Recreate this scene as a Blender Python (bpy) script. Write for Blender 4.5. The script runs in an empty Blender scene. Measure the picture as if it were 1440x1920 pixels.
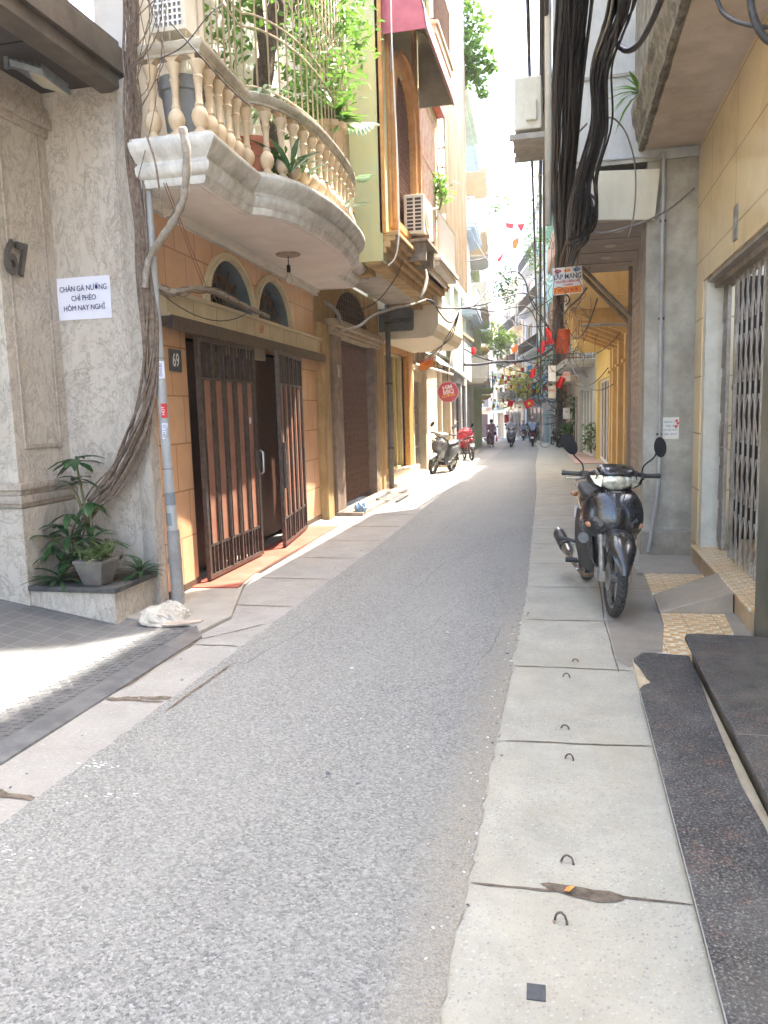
import bpy, bmesh, math, random
from mathutils import Vector, Matrix, Quaternion
random.seed(11)
S = bpy.context.scene
COL = S.collection
PI = math.pi
# ---------------------------------------------------------------- camera
F, CX, CY, H = 1450.0, 720.0, 960.0, 1.5
RM = Matrix(((0.9736612865503325, -0.0023471136067573194, 0.22798725870291117),
             (0.22631161441479228, 0.13139161533575788, -0.9651524732395553),
             (-0.027690291694410785, 0.9913277633947195, 0.1284621082993006)))
cd = bpy.data.cameras.new('camera'); cam = bpy.data.objects.new('camera', cd); COL.objects.link(cam)
cam.matrix_world = Matrix.Translation((0, 0, H)) @ RM.to_4x4()
cd.sensor_fit = 'VERTICAL'; cd.sensor_height = 36.0; cd.lens = F/1920*36
cd.clip_start = 0.05; cd.clip_end = 2000
S.camera = cam
S.render.resolution_x = 768; S.render.resolution_y = 1024
# ---------------------------------------------------------------- sky, sun, exposure
SUN = Vector((0.36, 0.40, 1.0)).normalized()
w = bpy.data.worlds.new('World'); S.world = w; w.use_nodes = True
nt = w.node_tree; bg = nt.nodes['Background']
sky = nt.nodes.new('ShaderNodeTexSky'); sky.sky_type = 'NISHITA'; sky.sun_disc = False
sky.sun_elevation = math.asin(SUN.z); sky.sun_rotation = math.atan2(SUN.x, SUN.y)
sky.dust_density = 3.5; sky.air_density = 1.0; sky.ozone_density = 0.6
nt.links.new(sky.outputs[0], bg.inputs[0]); bg.inputs[1].default_value = 0.15
ld = bpy.data.lights.new('sun', 'SUN'); sun = bpy.data.objects.new('sun', ld); COL.objects.link(sun)
ld.energy = 2.0; ld.angle = math.radians(0.5); ld.color = (1.0, 0.94, 0.84)
sun.rotation_euler = SUN.to_track_quat('Z', 'Y').to_euler()
S.view_settings.view_transform = 'Standard'; S.view_settings.look = 'None'
S.view_settings.gamma = 1.0; S.view_settings.exposure = 3.5
S.render.engine = 'CYCLES'
S.cycles.max_bounces = 8; S.cycles.diffuse_bounces = 5
# ---------------------------------------------------------------- measuring helpers (pixel -> point on a known plane)
def ray(px, py): return RM @ Vector(((px-CX)/F, (CY-py)/F, -1.0))
def D(px, py, Y):
    r = ray(px, py); return Vector((0, 0, H)) + r*(Y/r.y)
def VX(px, py, X):
    r = ray(px, py); return Vector((0, 0, H)) + r*(X/r.x)
def ZP(px, py, z):
    r = ray(px, py); return Vector((0, 0, H)) + r*((z-H)/r.z)
def gz(Y): return 0.0 if Y < 14 else -0.022*(Y-14)
# ---------------------------------------------------------------- object helpers
def tag(o, label=None, cat=None, group=None, kind=None):
    if label: o['label'] = label
    if cat: o['category'] = cat
    if group: o['group'] = group
    if kind: o['kind'] = kind
    return o
def empty(name, loc=(0, 0, 0), rz=0, label=None, cat=None, group=None):
    o = bpy.data.objects.new(name, None); COL.objects.link(o); o.location = loc; o.rotation_euler = (0, 0, rz)
    o.empty_display_size = 0.1
    return tag(o, label, cat, group)
def kids(o): return [c for c in bpy.data.objects if c.parent == o]
def copy_tree(o, parent=None):
    c = o.copy(); COL.objects.link(c)
    if parent: c.parent = parent
    for ch in kids(o): copy_tree(ch, c)
    return c
class Fr:
    """wall frame: u along the wall, o outwards, z up"""
    def __init__(s, A, B, side):
        s.A = Vector((A[0], A[1], 0)); d = Vector((B[0]-A[0], B[1]-A[1], 0)); s.L = d.length; s.u = d.normalized()
        s.o = Vector((s.u.y, -s.u.x, 0))*side
    def __call__(s, u, o, z): return s.A + s.u*u + s.o*o + Vector((0, 0, z))
class MB:
    def __init__(s, fr=None): s.v = []; s.f = []; s.fr = fr; s.m = []; s.mi = 0
    def P(s, p):
        if s.fr: p = s.fr(*p)
        s.v.append(tuple(p)); return len(s.v)-1
    def face(s, pts):
        s.f.append([s.P(p) for p in pts]); s.m.append(s.mi)
    def fi(s, idx): s.f.append(list(idx)); s.m.append(s.mi)
    def box(s, a0, a1, b0, b1, c0, c1):
        i = [s.P((x, y, z)) for z in (c0, c1) for y in (b0, b1) for x in (a0, a1)]
        for q in ((0, 2, 3, 1), (4, 5, 7, 6), (0, 1, 5, 4), (2, 6, 7, 3), (0, 4, 6, 2), (1, 3, 7, 5)): s.fi([i[k] for k in q])
        return s
    def hexa(s, p8):
        i = [s.P(p) for p in p8]   # 4 bottom (ccw) then 4 top
        for q in ((3, 2, 1, 0), (4, 5, 6, 7), (0, 1, 5, 4), (1, 2, 6, 5), (2, 3, 7, 6), (3, 0, 4, 7)): s.fi([i[k] for k in q])
        return s
    def bar(s, p0, p1, w, h=None, up=(0, 0, 1)):
        h = h or w; p0 = Vector(p0); p1 = Vector(p1); d = (p1-p0).normalized(); up = Vector(up)
        a = d.cross(up)
        if a.length < 1e-4: a = d.cross(Vector((0, 1, 0)))
        a.normalize(); b = a.cross(d).normalized(); a *= w/2; b *= h/2
        return s.hexa([p0-a-b, p0+a-b, p1+a-b, p1-a-b, p0-a+b, p0+a+b, p1+a+b, p1-a+b])
    def tube(s, pts, r, n=8, cap=True, closed=False):
        pts = [Vector(p) for p in pts]; N = len(pts); rs = r if isinstance(r, (list, tuple)) else [r]*N
        if s.fr: pts = [s.fr(*p) for p in pts]
        fr, s.fr = s.fr, None
        rings = []; prev = None
        for k in range(N):
            if closed: t = pts[(k+1) % N]-pts[k-1]
            else: t = pts[min(k+1, N-1)]-pts[max(k-1, 0)]
            if t.length < 1e-9: t = Vector((0, 0, 1))
            t.normalize()
            if prev is None:
                a = t.cross(Vector((0, 0, 1)))
                if a.length < 1e-3: a = t.cross(Vector((0, 1, 0)))
            else: a = prev-t*prev.dot(t)
            if a.length < 1e-6: a = t.orthogonal()
            a.normalize(); prev = a; b = t.cross(a)
            rings.append([s.P(pts[k]+(a*math.cos(2*PI*j/n)+b*math.sin(2*PI*j/n))*rs[k]) for j in range(n)])
        for k in range(N if closed else N-1):
            A, B = rings[k], rings[(k+1) % N]
            for j in range(n): s.fi((A[j], A[(j+1) % n], B[(j+1) % n], B[j]))
        if cap and not closed: s.fi(rings[0][::-1]); s.fi(rings[-1])
        s.fr = fr; return s
    def lathe(s, prof, c=(0, 0, 0), n=16, M=None, cap=True):
        rings = []
        for r, z in prof:
            ring = []
            for j in range(n):
                p = Vector((r*math.cos(2*PI*j/n), r*math.sin(2*PI*j/n), z))
                if M: p = M @ p
                ring.append(s.P(p+Vector(c)))
            rings.append(ring)
        for A, B in zip(rings, rings[1:]):
            for j in range(n): s.fi((A[j], A[(j+1) % n], B[(j+1) % n], B[j]))
        if cap: s.fi(rings[0][::-1]); s.fi(rings[-1])
        return s
    def prism(s, poly, a0, a1, ax=2):
        """extrude 2-D polygon along axis ax"""
        def mk(p, a):
            l = list(p); l.insert(ax, a); return tuple(l)
        A = [s.P(mk(p, a0)) for p in poly]; B = [s.P(mk(p, a1)) for p in poly]; n = len(poly)
        s.fi(A[::-1]); s.fi(B)
        for j in range(n): s.fi((A[j], A[(j+1) % n], B[(j+1) % n], B[j]))
        return s
    def grid(s, rows, closed=False):
        I = [[s.P(p) for p in r] for r in rows]
        for A, B in zip(I, I[1:]):
            n = len(A)
            for j in range(n if closed else n-1): s.fi((A[j], A[(j+1) % n], B[(j+1) % n], B[j]))
        return I
    def ball(s, c, r, n=10, m=7, sc=(1, 1, 1)):
        rows = [[(c[0]+r*sc[0]*math.sin(PI*i/m)*math.cos(2*PI*j/n), c[1]+r*sc[1]*math.sin(PI*i/m)*math.sin(2*PI*j/n), c[2]+r*sc[2]*math.cos(PI*i/m)) for j in range(n)] for i in range(m+1)]
        rows[0] = [(c[0]+1e-4*r*math.cos(2*PI*j/n), c[1]+1e-4*r*math.sin(2*PI*j/n), c[2]+r*sc[2]) for j in range(n)]
        rows[-1] = [(c[0]+1e-4*r*math.cos(2*PI*j/n), c[1]+1e-4*r*math.sin(2*PI*j/n), c[2]-r*sc[2]) for j in range(n)]
        s.grid(rows, True); return s
    def leaf(s, p, d, nrm, L, W, bend=0.25, lobes=None):
        d = Vector(d).normalized(); nrm = Vector(nrm); a = d.cross(nrm)
        if a.length < 1e-4: a = d.orthogonal()
        a.normalize(); n2 = a.cross(d).normalized(); p = Vector(p)
        st = ((0, .08), (.3, .8), (.6, 1), (.85, .55), (1, .02)) if L > .06 else ((0, .1), (.5, 1), (1, .05))
        A = []; Bm = []; C = []
        for t, wd in st:
            c = p+d*(L*t)-n2*(bend*L*t*t); A.append(s.P(c-a*(W*wd/2)+n2*W*.12*wd)); Bm.append(s.P(c)); C.append(s.P(c+a*(W*wd/2)+n2*W*.12*wd))
        for k in range(len(st)-1):
            s.fi((A[k], Bm[k], Bm[k+1], A[k+1])); s.fi((Bm[k], C[k], C[k+1], Bm[k+1]))
        return s
    def build(s, name, mat, parent=None, smooth=False, bevel=0, sub=0, loc=None, recalc=True):
        me = bpy.data.meshes.new(name); me.from_pydata(s.v, [], s.f)
        mats = mat if isinstance(mat, (list, tuple)) else [mat]
        for m in mats: me.materials.append(m)
        if len(mats) > 1:
            for p, k in zip(me.polygons, s.m): p.material_index = k
        if recalc:
            bm = bmesh.new(); bm.from_mesh(me); bmesh.ops.recalc_face_normals(bm, faces=bm.faces); bm.to_mesh(me); bm.free()
        if smooth:
            for p in me.polygons: p.use_smooth = True
            if smooth == 'auto':
                try: me.set_sharp_from_angle(angle=math.radians(38))
                except Exception: pass
        o = bpy.data.objects.new(name, me); COL.objects.link(o)
        if loc: o.location = loc
        if parent: o.parent = parent
        if bevel:
            b = o.modifiers.new('bevel', 'BEVEL'); b.width = bevel; b.segments = 2; b.limit_method = 'ANGLE'; b.angle_limit = math.radians(40)
        if sub:
            b = o.modifiers.new('sub', 'SUBSURF'); b.levels = sub; b.render_levels = sub
        return o
def origin_to(o, p):
    """move a root mesh's origin to world point p"""
    p = Vector(p); o.data.transform(Matrix.Translation(-p)); o.location = p; return o
def ebox(name, mat, parent, *a, fr=None, bevel=0): return MB(fr).box(*a).build(name, mat, parent, bevel=bevel)
def text_mesh(name, lines, mat, parent, M, size=.1, depth=.002, align='CENTER', spacing=1.0, bold=0.0, sx=1.0):
    """M maps text plane (x right, y up, z out) to world"""
    cu = bpy.data.curves.new(name, 'FONT'); cu.body = '\n'.join(lines) if isinstance(lines, list) else lines
    cu.size = size; cu.extrude = depth; cu.align_x = align; cu.align_y = 'CENTER'; cu.space_line = spacing; cu.offset = bold
    t = bpy.data.objects.new(name, cu); COL.objects.link(t)
    dg = bpy.context.evaluated_depsgraph_get(); dg.update()
    me = bpy.data.meshes.new_from_object(t.evaluated_get(dg)); bpy.data.objects.remove(t)
    me.transform(M @ Matrix.Diagonal((sx, 1, 1, 1))); me.materials.clear(); me.materials.append(mat)
    o = bpy.data.objects.new(name, me); COL.objects.link(o)
    if parent: o.parent = parent
    return o
def basis(o, x, y):
    x = Vector(x).normalized(); y = Vector(y).normalized(); z = x.cross(y)
    M = Matrix((x, y, z)).transposed().to_4x4(); M.translation = Vector(o); return M
def sag(p0, p1, s=.3, n=14, wob=0.0):
    p0 = Vector(p0); p1 = Vector(p1); out = []
    for i in range(n+1):
        t = i/n; q = p0.lerp(p1, t); q.z -= s*4*t*(1-t)
        if wob and 0 < i < n: q += Vector((random.uniform(-wob, wob), random.uniform(-wob, wob), random.uniform(-wob, wob)))
        out.append(q)
    return out
def smoothpath(P, k=6):
    P = [Vector(p) for p in P]; out = []
    for i in range(len(P)-1):
        a = P[max(i-1, 0)]; b = P[i]; c = P[i+1]; d = P[min(i+2, len(P)-1)]
        for j in range(k):
            t = j/k
            out.append(.5*((2*b)+(c-a)*t+(2*a-5*b+4*c-d)*t*t+(3*b-a-3*c+d)*t*t*t))
    out.append(P[-1]); return out
# ---------------------------------------------------------------- materials
def lin(c):
    return tuple(((x/255)/12.92 if x/255 <= .04045 else ((x/255+.055)/1.055)**2.4) for x in c)
def new_mat(name, rough=.8, metal=0, spec=.5):
    m = bpy.data.materials.new(name); m.use_nodes = True; n = m.node_tree
    b = n.nodes['Principled BSDF']; b.inputs['Roughness'].default_value = rough; b.inputs['Metallic'].default_value = metal
    b.inputs['Specular IOR Level'].default_value = spec
    return m, n, b
def rgba(c): return (c[0], c[1], c[2], 1)
def node(n, t, **k):
    x = n.nodes.new(t)
    for a, v in k.items(): setattr(x, a, v)
    return x
def mixc(n, fac, a, b, blend='MIX'):
    x = n.nodes.new('ShaderNodeMix'); x.data_type = 'RGBA'; x.blend_type = blend
    for sock, val in ((x.inputs['Factor'], fac), (x.inputs['A'], a), (x.inputs['B'], b)):
        if hasattr(val, 'is_output'): n.links.new(val, sock)
        elif isinstance(val, (int, float)): sock.default_value = val
        else: sock.default_value = rgba(val)
    return x.outputs['Result']
def ramp(n, src, stops, interp='LINEAR'):
    r = n.nodes.new('ShaderNodeValToRGB'); r.color_ramp.interpolation = interp
    e = r.color_ramp.elements
    while len(e) < len(stops): e.new(.5)
    for k, (p, c) in zip(e, stops): k.position = p; k.color = rgba(c) if not isinstance(c, (int, float)) else (c, c, c, 1)
    n.links.new(src, r.inputs[0]); return r.outputs[0]
def coords(n, space='world', scale=(1, 1, 1), rot=(0, 0, 0)):
    if space == 'world': src = node(n, 'ShaderNodeNewGeometry').outputs['Position']
    else: src = node(n, 'ShaderNodeTexCoord').outputs['Object']
    mp = node(n, 'ShaderNodeMapping'); mp.inputs['Scale'].default_value = scale; mp.inputs['Rotation'].default_value = rot
    n.links.new(src, mp.inputs[0]); return mp.outputs[0]
def noise(n, vec, scale, detail=4, rough=.6, dist=0):
    x = node(n, 'ShaderNodeTexNoise'); x.inputs['Scale'].default_value = scale; x.inputs['Detail'].default_value = detail
    x.inputs['Roughness'].default_value = rough; x.inputs['Distortion'].default_value = dist
    n.links.new(vec, x.inputs['Vector']); return x.outputs[0]
def bump(n, b, h, strength=.3, dist=.01, prev=None):
    x = node(n, 'ShaderNodeBump'); x.inputs['Strength'].default_value = strength; x.inputs['Distance'].default_value = dist
    n.links.new(h, x.inputs['Height'])
    if prev: n.links.new(prev, x.inputs['Normal'])
    n.links.new(x.outputs[0], b.inputs['Normal']); return x.outputs[0]
MC = {}
def mt(name, c1, c2=None, rough=.8, metal=0, sc=6, bp=.15, bsc=60, space='world', dirt=None, dirtc=None, streak=False, spec=.5, lo=.38, hi=.62):
    """general procedural material: two-tone noise, fine bump, optional dirt patches / vertical streaks"""
    if name in MC: return MC[name]
    m, n, b = new_mat(name, rough, metal, spec)
    v = coords(n, space)
    c2 = c2 or tuple(x*.8 for x in c1)
    col = ramp(n, noise(n, v, sc, 5, .65), [(lo, c1), (hi, c2)])
    if dirt:
        v2 = coords(n, space, (1, 1, .12)) if streak else v
        dn = ramp(n, noise(n, v2, 3.1 if not streak else 9, 6, .7), [(.52-dirt*.2, 0.0), (.75, 1.0)])
        sc_ = node(n, 'ShaderNodeMath', operation='MULTIPLY'); n.links.new(dn, sc_.inputs[0]); sc_.inputs[1].default_value = min(1, dirt)
        col = mixc(n, sc_.outputs[0], col, dirtc or tuple(x*.35 for x in c1))
    n.links.new(col, b.inputs['Base Color'])
    if bp: bump(n, b, noise(n, v, bsc, 4, .6), bp, .01)
    MC[name] = m; return m
def flat(name, c, rough=.5, metal=0, spec=.5): return mt(name, c, tuple(x*.88 for x in c), rough, metal, sc=9, bp=.03, spec=spec, space='obj')
def brickmat(name, c1, c2, mortar, plane, bw, bh, ms=.006, off=0.0, rough=.35, bp=.3, var=5, dirt=0, dirtc=(.1, .08, .05), origin=(0, 0), nsc=3, tint=None):
    if name in MC: return MC[name]
    m, n, b = new_mat(name, rough)
    pos = node(n, 'ShaderNodeNewGeometry').outputs['Position']; sp = node(n, 'ShaderNodeSeparateXYZ'); n.links.new(pos, sp.inputs[0])
    cb = node(n, 'ShaderNodeCombineXYZ'); ax = {'X': 0, 'Y': 1, 'Z': 2}
    for k in (0, 1):
        ad = node(n, 'ShaderNodeMath', operation='SUBTRACT'); n.links.new(sp.outputs[ax[plane[k]]], ad.inputs[0]); ad.inputs[1].default_value = origin[k]
        n.links.new(ad.outputs[0], cb.inputs[k])
    br = node(n, 'ShaderNodeTexBrick'); br.offset = off; br.squash = 1
    br.inputs['Scale'].default_value = 1; br.inputs['Mortar Size'].default_value = ms; br.inputs['Mortar Smooth'].default_value = .1
    br.inputs['Brick Width'].default_value = bw; br.inputs['Row Height'].default_value = bh
    br.inputs['Color1'].default_value = rgba(c1); br.inputs['Color2'].default_value = rgba(c2); br.inputs['Mortar'].default_value = rgba(mortar)
    n.links.new(cb.outputs[0], br.inputs['Vector'])
    nz = noise(n, pos, nsc, 6, .65)
    col = mixc(n, ramp(n, nz, [(.35, 0.0), (.7, .55)]), br.outputs['Color'], tint or tuple(x*.72 for x in c1))
    if dirt:
        col = mixc(n, ramp(n, noise(n, pos, 1.9, 7, .7), [(.5, 0.0), (.78, dirt)]), col, dirtc)
    n.links.new(col, b.inputs['Base Color'])
    inv = node(n, 'ShaderNodeMath', operation='SUBTRACT'); inv.inputs[0].default_value = 1; n.links.new(br.outputs['Fac'], inv.inputs[1])
    p = bump(n, b, inv.outputs[0], bp, .004)
    bump(n, b, noise(n, pos, 45, 3, .5), .05, .01, p)
    MC[name] = m; return m

def asphalt_mat():
    m, n, b = new_mat('asphalt', .82); v = coords(n)
    vo = node(n, 'ShaderNodeTexVoronoi'); vo.inputs['Scale'].default_value = 118; vo.inputs['Randomness'].default_value = 1; n.links.new(v, vo.inputs['Vector'])
    vc = node(n, 'ShaderNodeSeparateColor'); n.links.new(vo.outputs['Color'], vc.inputs[0])
    agg = ramp(n, vc.outputs[0], [(.0, (.045, .048, .052)), (.18, (.118, .121, .111)), (.5, (.195, .198, .177)), (.84, (.262, .264, .238)), (1.0, (.36, .355, .33))])
    fine = ramp(n, noise(n, v, 190, 2, .7), [(.35, (.10, .098, .094)), (.66, (.31, .302, .285))])
    col = mixc(n, .38, agg, fine)
    vs = node(n, 'ShaderNodeTexVoronoi'); vs.inputs['Scale'].default_value = 34; n.links.new(mixc(n, .12, v, noise(n, v, 30, 3, .6)), vs.inputs['Vector'])
    vcs = node(n, 'ShaderNodeSeparateColor'); n.links.new(vs.outputs['Color'], vcs.inputs[0])
    big = ramp(n, vs.outputs['Distance'], [(.16, .9), (.30, 0.0)]); sel = ramp(n, vcs.outputs[1], [(.83, 0.0), (.86, 1.0)])
    mm = node(n, 'ShaderNodeMath', operation='MULTIPLY'); n.links.new(big, mm.inputs[0]); n.links.new(sel, mm.inputs[1])
    stonec = ramp(n, vcs.outputs[2], [(.0, (.06, .068, .085)), (.6, (.09, .1, .12)), (.75, (.2, .2, .2)), (1.0, (.40, .385, .36))])
    col = mixc(n, mm.outputs[0], col, stonec)
    wear = noise(n, v, .9, 6, .6)
    col = mixc(n, ramp(n, wear, [(.4, 0.0), (.65, .22)]), col, (.26, .255, .23), 'MIX')
    # oil-dark wandering stains and dusty margins
    col = mixc(n, ramp(n, noise(n, coords(n, scale=(1, .35, 1)), 2.2, 7, .75), [(.58, 0.0), (.8, .35)]), col, (.09, .088, .085))
    col = mixc(n, ramp(n, noise(n, coords(n, scale=(1, .12, 1)), 2.6, 5, .6), [(.45, 0.0), (.7, .22)]), col, (.28, .28, .25))
    sx = node(n, 'ShaderNodeSeparateXYZ'); n.links.new(node(n, 'ShaderNodeNewGeometry').outputs['Position'], sx.inputs[0])
    nzr = node(n, 'ShaderNodeMath', operation='MULTIPLY_ADD'); n.links.new(noise(n, coords(n, scale=(1, .5, 1)), 5, 7, .75), nzr.inputs[0]); nzr.inputs[1].default_value = .34; n.links.new(sx.outputs[0], nzr.inputs[2])
    ny = ramp(n, sx.outputs[1], [(.0, 1.0), (1.0, 1.0)]); yy = node(n, 'ShaderNodeMapRange'); n.links.new(sx.outputs[1], yy.inputs[0]); yy.inputs[1].default_value = 5; yy.inputs[2].default_value = 9; yy.inputs[3].default_value = 1; yy.inputs[4].default_value = 0
    xx = node(n, 'ShaderNodeMapRange'); n.links.new(nzr.outputs[0], xx.inputs[0]); xx.inputs[1].default_value = -.34; xx.inputs[2].default_value = -.16; xx.inputs[3].default_value = 0; xx.inputs[4].default_value = .75
    ff = node(n, 'ShaderNodeMath', operation='MULTIPLY'); n.links.new(xx.outputs[0], ff.inputs[0]); n.links.new(yy.outputs[0], ff.inputs[1])
    col = mixc(n, ff.outputs[0], col, ramp(n, noise(n, v, 150, 3, .7), [(.35, (.17, .15, .115)), (.65, (.34, .31, .25))]))
    n.links.new(col, b.inputs['Base Color'])
    p = bump(n, b, vo.outputs['Distance'], .55, .006); bump(n, b, noise(n, v, 240, 3, .7), .5, .004, p)
    return m
def concrete_mat(name, c1, c2, dust=(.36, .31, .22), agg=True, dustf=.6):
    if name in MC: return MC[name]
    m, n, b = new_mat(name, .85); v = coords(n)
    col = ramp(n, noise(n, v, 3.2, 8, .7), [(.3, c1), (.7, c2)])
    if agg:
        vo = node(n, 'ShaderNodeTexVoronoi'); vo.inputs['Scale'].default_value = 85; n.links.new(mixc(n, .03, v, noise(n, v, 60, 3, .6)), vo.inputs['Vector'])
        vc = node(n, 'ShaderNodeSeparateColor'); n.links.new(vo.outputs['Color'], vc.inputs[0])
        mk = ramp(n, vo.outputs['Distance'], [(.2, .75), (.45, 0.0)])
        sel = ramp(n, noise(n, v, 1.3, 5, .6), [(.34, 0.35), (.58, 1.0)])
        mm = node(n, 'ShaderNodeMath', operation='MULTIPLY'); n.links.new(mk, mm.inputs[0]); n.links.new(sel, mm.inputs[1])
        col = mixc(n, mm.outputs[0], col, ramp(n, vc.outputs[0], [(.0, (.13, .13, .135)), (.5, (.28, .275, .26)), (1, (.50, .485, .45))]))
    col = mixc(n, ramp(n, noise(n, coords(n, scale=(1, .6, 1)), 1.4, 7, .72), [(.46, 0.0), (.68, dustf)]), col, dust)
    col = mixc(n, ramp(n, noise(n, v, 7, 8, .8), [(.6, 0.0), (.78, .5)]), col, tuple(x*.45 for x in c1))
    n.links.new(col, b.inputs['Base Color'])
    p = bump(n, b, noise(n, v, 160, 4, .7), .5, .006); bump(n, b, noise(n, v, 9, 6, .6), .3, .02, p)
    MC[name] = m; return m
def marble_mat(name, base, vein, pink, rough=.4, slab=None):
    m, n, b = new_mat(name, rough); v = coords(n, scale=(1, 1, 1), rot=(.4, .5, .3))
    col = ramp(n, noise(n, v, 2.1, 9, .72, 1.2), [(.3, base), (.55, tuple(x*.86 for x in base)), (.75, pink)])
    v2 = coords(n, scale=(1.0, 1.0, .55), rot=(.2, .6, .1))
    d = noise(n, v2, 2.6, 10, .68, 2.6)
    line = ramp(n, d, [(.478, 0.0), (.5, .6), (.522, 0.0)])
    col = mixc(n, line, col, vein)
    d2 = noise(n, v2, 9, 9, .75, 1.2)
    col = mixc(n, ramp(n, d2, [(.5, 0.0), (.54, .38), (.59, 0.0)]), col, tuple(x*.6 for x in vein))
    n.links.new(col, b.inputs['Base Color']); bump(n, b, noise(n, v, 30, 4), .06, .01)
    MC[name] = m; return m
def granite_mat():
    m, n, b = new_mat('dark_granite', .42); v = coords(n)
    col = ramp(n, noise(n, v, 110, 3, .75), [(.38, (.012, .012, .013)), (.52, (.045, .045, .046)), (.62, (.14, .137, .132)), (.74, (.36, .35, .33))])
    red = ramp(n, noise(n, v, 9, 6, .8), [(.52, 0.0), (.62, .65)])
    sp = ramp(n, noise(n, v, 70, 2, .6), [(.5, 0.0), (.6, .75)])
    mm = node(n, 'ShaderNodeMath', operation='MULTIPLY'); n.links.new(red, mm.inputs[0]); n.links.new(sp, mm.inputs[1])
    col = mixc(n, mm.outputs[0], col, (.30, .115, .075))
    col = mixc(n, ramp(n, noise(n, coords(n, scale=(1, .6, 1)), 3.0, 8, .75), [(.46, 0.0), (.74, .34)]), col, (.25, .235, .2))
    n.links.new(col, b.inputs['Base Color'])
    r = ramp(n, noise(n, v, 4, 6, .7), [(.35, .34), (.65, .75)]); n.links.new(r, b.inputs['Roughness'])
    bump(n, b, noise(n, v, 80, 3), .05, .01)
    return m
def corr_mat(name, c1, c2, rust=.5, wave=0):
    m, n, b = new_mat(name, .6, .2); v = coords(n, scale=(1, 3.5, .12))
    col = ramp(n, noise(n, v, 3, 7, .75), [(.35, c1), (.62, c2)])
    col = mixc(n, ramp(n, noise(n, coords(n, scale=(1, 1, .3)), 2.2, 8, .75), [(.5, 0.0), (.66, rust)]), col, (.17, .1, .055))
    n.links.new(col, b.inputs['Base Color']); bump(n, b, noise(n, v, 30, 3), .08, .01)
    MC[name] = m; return m
def leafmat(name, c1, c2, tr=.35, rough=.45):
    if name in MC: return MC[name]
    m, n, b = new_mat(name, rough); v = coords(n)
    col = ramp(n, noise(n, v, 14, 3, .6), [(.35, c1), (.65, c2)])
    n.links.new(col, b.inputs['Base Color'])
    t = node(n, 'ShaderNodeBsdfTranslucent'); n.links.new(mixc(n, .5, col, (c2[0]*1.3, c2[1]*1.5, c2[2]*.9)), t.inputs[0])
    mx = node(n, 'ShaderNodeMixShader'); mx.inputs[0].default_value = tr
    n.links.new(b.outputs[0], mx.inputs[1]); n.links.new(t.outputs[0], mx.inputs[2])
    n.links.new(mx.outputs[0], n.nodes['Material Output'].inputs[0])
    MC[name] = m; return m
def glass_mat(name, c, rough=.08):
    return mt(name, c, tuple(x*.7 for x in c), rough=rough, metal=0, bp=0, spec=.8)

asphalt = asphalt_mat()
paveR = concrete_mat('pave_right', (.285, .275, .225), (.395, .38, .315), dustf=.45)
paveL = concrete_mat('pave_left', (.225, .215, .195), (.31, .30, .275), dust=(.28, .245, .19), dustf=.4)
cement = concrete_mat('cement', (.24, .225, .2), (.34, .32, .28), agg=False)
dirtm = mt('dirt', (.22, .18, .12), (.33, .28, .2), .95, sc=20, bp=.6, bsc=120)
dark_dirt = mt('dark_dirt', (.085, .065, .045), (.17, .135, .1), .95, sc=25, bp=.7, bsc=120)
marble = marble_mat('marble_cladding', (.60, .54, .46), (.24, .19, .15), (.52, .43, .34))
marble_dark = marble_mat('marble_trim', (.50, .43, .36), (.2, .15, .12), (.44, .36, .28))
granite = granite_mat()
tile69 = brickmat('orange_tile', (.66, .38, .21), (.69, .42, .25), (.36, .19, .10), 'YZ', .40, .40, .007, .5, .22, origin=(.1, .08), dirt=.25, dirtc=(.38, .2, .11))
tile78 = brickmat('yellow_tile', (.68, .53, .29), (.71, .56, .32), (.36, .25, .13), 'YZ', 1.0, .52, .008, .0, .16, origin=(.3, .18), dirt=.6, dirtc=(.44, .31, .16), nsc=2, tint=(.62, .5, .31))
cream = mt('cream_stone', (.56, .47, .30), (.64, .55, .37), .6, sc=4, dirt=.4, dirtc=(.3, .24, .15))
white_plaster = mt('white_plaster', (.70, .65, .58), (.76, .72, .65), .85, sc=3, bp=.2, bsc=30, dirt=.25, dirtc=(.42, .38, .32))
balw = mt('balcony_moulding', (.66, .65, .61), (.74, .73, .69), .75, sc=5, bp=.25, bsc=40, dirt=.75, dirtc=(.26, .24, .2), streak=True)
baluster_m = mt('baluster_stone_bounce', (.55, .42, .27), (.62, .50, .34), .8, sc=9, bp=.2, bsc=60, dirt=.5, dirtc=(.33, .22, .12))  # stone colour with orange bounce light painted in
rail_m = mt('weathered_rail', (.52, .46, .36), (.6, .55, .44), .9, sc=5, bp=.4, bsc=50, dirt=.9, dirtc=(.12, .105, .08))
ironbrown = mt('brown_iron', (.055, .038, .03), (.095, .07, .055), .45, .35, sc=20, bp=.1, space='world', dirt=.35, dirtc=(.12, .09, .07))
woodred = mt('red_panel', (.27, .115, .07), (.34, .16, .10), .45, sc=8, bp=.1, bsc=80, dirt=.4, dirtc=(.17, .10, .075), streak=True)
woodd = mt('dark_wood', (.05, .022, .014), (.085, .04, .024), .5, sc=12, bp=.2)
gold = mt('carved_gold', (.34, .25, .12), (.18, .12, .06), .5, .2, sc=40, bp=.5, bsc=40)
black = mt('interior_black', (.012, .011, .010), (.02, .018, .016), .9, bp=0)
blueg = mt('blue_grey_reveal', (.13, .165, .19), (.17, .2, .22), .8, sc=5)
pvc = mt('grey_pvc', (.32, .325, .32), (.42, .425, .41), .5, sc=5, bp=.06, dirt=.45, dirtc=(.2, .185, .16), streak=True)
steelplate = mt('steel_plate', (.15, .15, .15), (.23, .23, .225), .45, .6, sc=9, bp=.1, dirt=.35, dirtc=(.17, .14, .12))
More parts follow.
